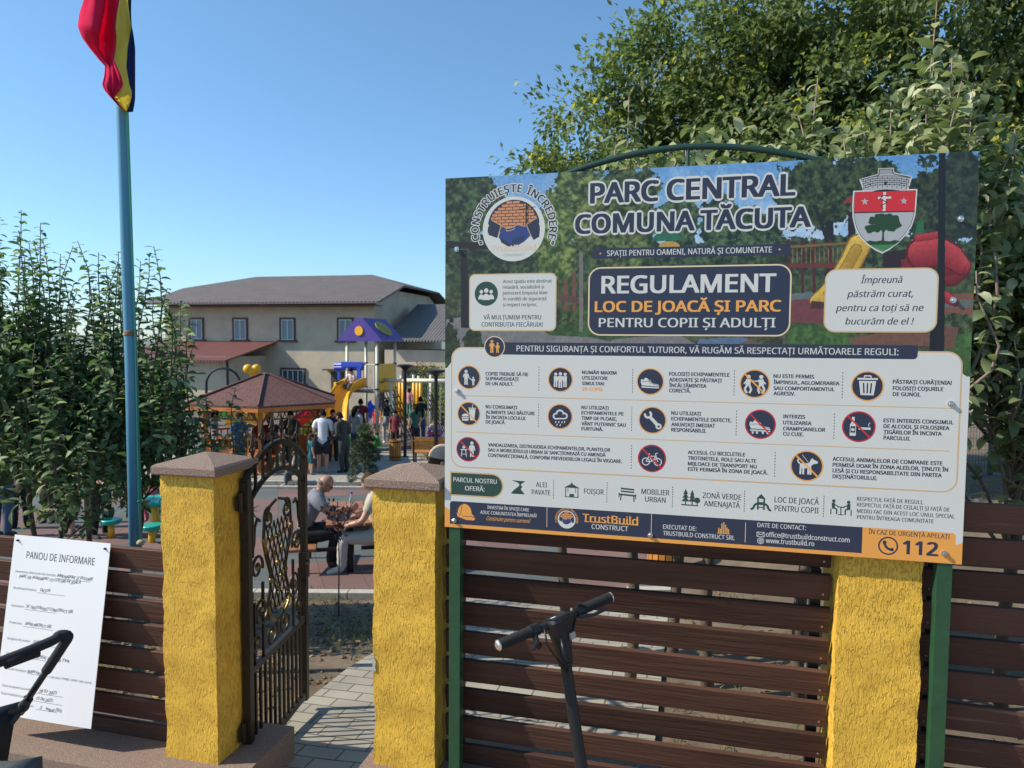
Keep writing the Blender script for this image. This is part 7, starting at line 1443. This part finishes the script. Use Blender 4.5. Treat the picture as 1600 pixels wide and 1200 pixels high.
# --- two large trees beyond
def bigtree(x, y, lobes, zt, label, sd, n, leafL=.13):
    r = np.random.default_rng(sd); z0 = gz(x, y); t = thing('large_tree', label, 'tree', (x, y, z0), 0, 'large trees beyond the board'); f = MB()
    f.tube([(0, 0, -.2), (.05, 0, 1.0), (.0, .05, 2.2), (.1, 0, zt * .6)], [.30, .24, .20, .12], 12)
    for (cx, cy, cz, rx, rz) in lobes: f.tube([(0, 0, r.uniform(1.4, 2.4)), (cx * .4, cy * .4, cz * .65), (cx * .85, cy * .85, cz * .95)], [.12, .07, .03], 8)
    f.build('trunk', m_trunk, t, True); P = []; Dn = []; T_ = []
    W__ = np.array([l[3] ** 2 * l[4] for l in lobes]); W__ = W__ / W__.sum()
    for (cx, cy, cz, rx, rz), w_ in zip(lobes, W__):
        m = int(n * w_); nb_ = max(30, int(m / 42)); u = r.normal(size=(nb_, 3)); u /= np.linalg.norm(u, axis=1, keepdims=True); rad = r.uniform(.55, 1.06, (nb_, 1)); cl = np.array([cx, cy, cz]) + u * rad * np.array([rx, rx, rz])
        cr_ = r.uniform(.16, .42, nb_); tint = r.uniform(0, .55, nb_)
        i = r.integers(0, nb_, m); g = np.clip(r.normal(size=(m, 3)) * .55, -.95, .95); q = cl[i] + g * cr_[i][:, None] * np.array([1, 1, .75]); P.append(q); Dn.append(g * .5 + u[i] * .7 + r.normal(size=(m, 3)) * .5 + [0, 0, -.35]); T_.append(np.clip(tint[i] + r.uniform(0, .42, m) + (r.random(m) > .985) * .5, 0, 1))
    P, Dn, T_ = np.concatenate(P), np.concatenate(Dn), np.concatenate(T_)
    leaves('crown', P, Dn, leafL * r.uniform(.6, 1.2, len(P)), .62, r.uniform(0, 1.2, len(P)), m_tree, t, r, 2, T_, False)
lx = lambda px, d: px_x(px, d)
bigtree(lx(1075, 12.5), 12.5, [(-2.35, -.4, 4.3, .95, 1.0), (-2.3, 0, 5.5, .95, .95), (-1.7, .2, 6.7, 1.1, 1.0), (-1.0, .1, 7.7, .9, .8), (-.2, 0, 7.7, 1.4, 1.1), (.1, 0, 5.6, 2.0, 1.9), (1.3, .2, 7.6, 1.6, 1.3), (1.5, .4, 5.4, 1.8, 1.9), (0, -.3, 3.7, 2.1, 1.3), (-2.1, 0, 3.2, .85, .8), (1.6, -.2, 3.4, 1.6, 1.2)], 6.5, 'large leafy tree whose crown rises left of the coat of arms', 31, 62000, .15)
bigtree(lx(1430, 11.5), 11.5, [(-1.8, 0, 5.8, 1.9, 1.9), (0, 0, 4.4, 2.1, 2.0), (.4, -.3, 7.4, 2.2, 1.9), (2.0, .2, 5.6, 2.1, 2.4), (-1.2, -.4, 3.4, 1.6, 1.3), (1.8, -.3, 3.0, 1.7, 1.3), (-1.6, .3, 8.0, 1.7, 1.5), (3.6, .2, 4.4, 1.8, 2.4), (2.6, .2, 8.2, 2.0, 1.6), (.4, .4, 9.4, 2.2, 1.3)], 7, 'large dark leafy tree filling the upper right corner', 32, 80000, .15)
# --- little conifer, sapling, golden shrub, background bushes
def blobs(name, label, cat, x, y, balls, mt, sd, n, L, wd=.2, stem=None, seg=2, sr=.035, shr=1.0):
    r = np.random.default_rng(sd); z0 = gz(x, y); t = thing(name, label, cat, (x, y, z0), 0); f = MB(); top = max(b[2] for b in balls); f.tube([(0, 0, -.05), (.01, 0, top * .5), (0, 0, top)], [sr, sr * .8, sr * .35], 8)
    for b in balls: f.tube([(0, 0, b[2] * .8), (b[0], b[1], b[2])], [sr * .4, sr * .22], 6)
    f.build('stem', stem or m_bark, t, True); P = []; Dn = []
    W__ = np.array([b[3] ** 2 for b in balls]); W__ = W__ / W__.sum()
    for b, w_ in zip(balls, W__): m = int(n * w_); u = r.normal(size=(m, 3)); u /= np.linalg.norm(u, axis=1, keepdims=True); P.append(np.array(b[:3]) + u * b[3] * shr * (r.random((m, 1)) ** .35) * [1, 1, .85]); Dn.append(u + r.normal(size=(m, 3)) * .35 + [0, 0, .15])
    P, Dn = np.concatenate(P), np.concatenate(Dn); leaves('foliage', P, Dn, L * r.uniform(.6, 1.2, len(P)), wd, r.uniform(0, .5, len(P)), mt, t, r, seg, None, False)
x, y = px_x(569, 17.0), 17.0
blobs('clipped_conifer', 'small conifer clipped into pom-poms in the earth bed beyond the tables', 'shrub', x, y, [(.02, 0, 1.36, .22), (-.14, -.1, 1.02, .19), (.17, .05, 1.08, .19), (-.22, 0, .70, .17), (.06, -.2, .72, .19), (.24, .05, .76, .17), (-.25, .1, .42, .15), (.2, -.1, .44, .17), (0, -.1, 1.18, .14), (-.3, -.05, .24, .12), (.02, .2, .9, .18)], m_con, 41, 8000, .075, .26, shr=.80)
x, y = px_x(526, 6.8), 6.8
blobs('plum_sapling', 'thin sapling with dark purple leaves planted before the picnic table', 'tree', x, y, [(.0, 0, 1.02, .07), (-.08, 0, .92, .07), (.09, .02, .95, .07), (.12, 0, 1.08, .05), (-.05, 0, 1.12, .05), (.03, 0, .82, .06), (-.11, .02, 1.05, .04)], m_dkl, 42, 150, .055, .5, sr=.008)
x, y = px_x(668, 21.9), 21.9
blobs('golden_shrub', 'small yellow green shrub beside the bench', 'shrub', x, y, [(0, 0, .28, .22), (-.16, 0, .22, .15), (.18, 0, .24, .16), (.05, 0, .45, .12)], m_gold, 43, 900, .09, .2)
for (px, d, s, lb) in ((675, 34, 1.5, 'round green bush beyond the swing, against the annex wall'), (695, 36, 2.0, 'tall green bush at the far right of the annex wall'), (485, 25.5, .9, 'narrow dark green bush behind the gazebo'), (250, 36, 1.3, 'low green bush before the porch of the long building')):
    x = px_x(px, d); r_ = random.Random(px); blobs('garden_bush', lb, 'shrub', x, d, [(r_.uniform(-.5, .5) * s, r_.uniform(-.4, .4) * s, s * (.35 + .22 * k), s * (.55 - .05 * k)) for k in range(5)], m_tree, 50 + px, 2600, .16, .6)
# --- grass tufts, fallen leaves
r = np.random.default_rng(77); n = 2600; P = []; u = r.uniform(-1.4, 2.3, n * 3); v = r.uniform(.5, 4.4, n * 3); k = (u < -1.35) | (u > .95); 
u = np.concatenate([r.uniform(-4.0, -1.36, n), r.uniform(.95, 4.5, n // 2)]); v = r.uniform(.5, 4.4, len(u)); keep = (np.sin(u * 3.1 + 1) * np.cos(v * 2.3) + r.normal(0, .4, len(u))) > .35; u, v = u[keep], v[keep]
X = FO.x + FU.x * u + FN.x * v; Y = FO.y + FU.y * u + FN.y * v; P = np.stack([X, Y, ground(X, Y) + .005], -1); reps = 5; P = np.repeat(P, reps, 0) + r.normal(0, .02, (len(P) * reps, 3)) * [1, 1, 0]
g = leaves('grass_tufts', P, r.normal(size=P.shape) * [.6, .6, 0] + [0, 0, .8], r.uniform(.03, .11, len(P)), .10, r.uniform(0, 1.2, len(P)), leafmat('dry_grass', (.04, .06, .02), (.11, .13, .04), (.25, .21, .10), .7, .3), None, r, 2); g['kind'] = 'stuff'
n = 900; u = np.concatenate([r.uniform(-3.6, -1.36, 380), r.uniform(.95, 5.0, 520)]); v = r.uniform(.5, 4.5, n); X = FO.x + FU.x * u + FN.x * v; Y = FO.y + FU.y * u + FN.y * v; P = np.stack([X, Y, ground(X, Y) + .012], -1)
P2 = np.stack([r.uniform(3, 11, 160), r.uniform(9, 13, 160), np.zeros(160)], -1); P2[:, 2] = ground(P2[:, 0], P2[:, 1]) + .012; P = np.concatenate([P, P2])
g = leaves('fallen_leaves', P, r.normal(size=P.shape) * [1, 1, .12], r.uniform(.03, .07, len(P)), .6, r.uniform(-.8, .8, len(P)), leafmat('dead_leaves', (.10, .055, .025), (.26, .15, .06), (.42, .30, .12), .8, .15), None, r, 3); g['kind'] = 'stuff'
n = 1500; X = np.concatenate([r.uniform(-4.5, -.7, 800), r.uniform(-6.5, 0, 700)]); Y = np.concatenate([r.uniform(4.6, 7.5, 800), r.uniform(16.65, 17.2, 700)])
V = []; F = []
ico = np.array([(0, 0, 1), (.9, 0, .3), (.28, .85, .3), (-.73, .53, .3), (-.73, -.53, .3), (.28, -.85, .3), (0, 0, -.4)]); fi = [(0, 1, 2, 2), (0, 2, 3, 3)]
f = MB().m(mat('earth_clods', (.23, .175, .115), .95, var=.5, vscale=20))
for i in range(n): s = r.uniform(.008, .032) * (1 if i < 800 else 1.4); M_ = Matrix.Rotation(r.uniform(0, 6), 3, 'Z'); c = Vector((X[i], Y[i], float(ground(X[i], Y[i])) + .002)); f.add([c + (M_ @ Vector(p)) * s for p in ico], [(0, 1, 2), (0, 2, 3), (0, 3, 4), (0, 4, 5), (0, 5, 1), (1, 6, 2), (2, 6, 3), (3, 6, 4), (4, 6, 5), (5, 6, 1)])
o = f.build('earth_clods'); o['kind'] = 'stuff'
bpy.data.objects.remove(_fo); bpy.data.curves.remove(_fc)
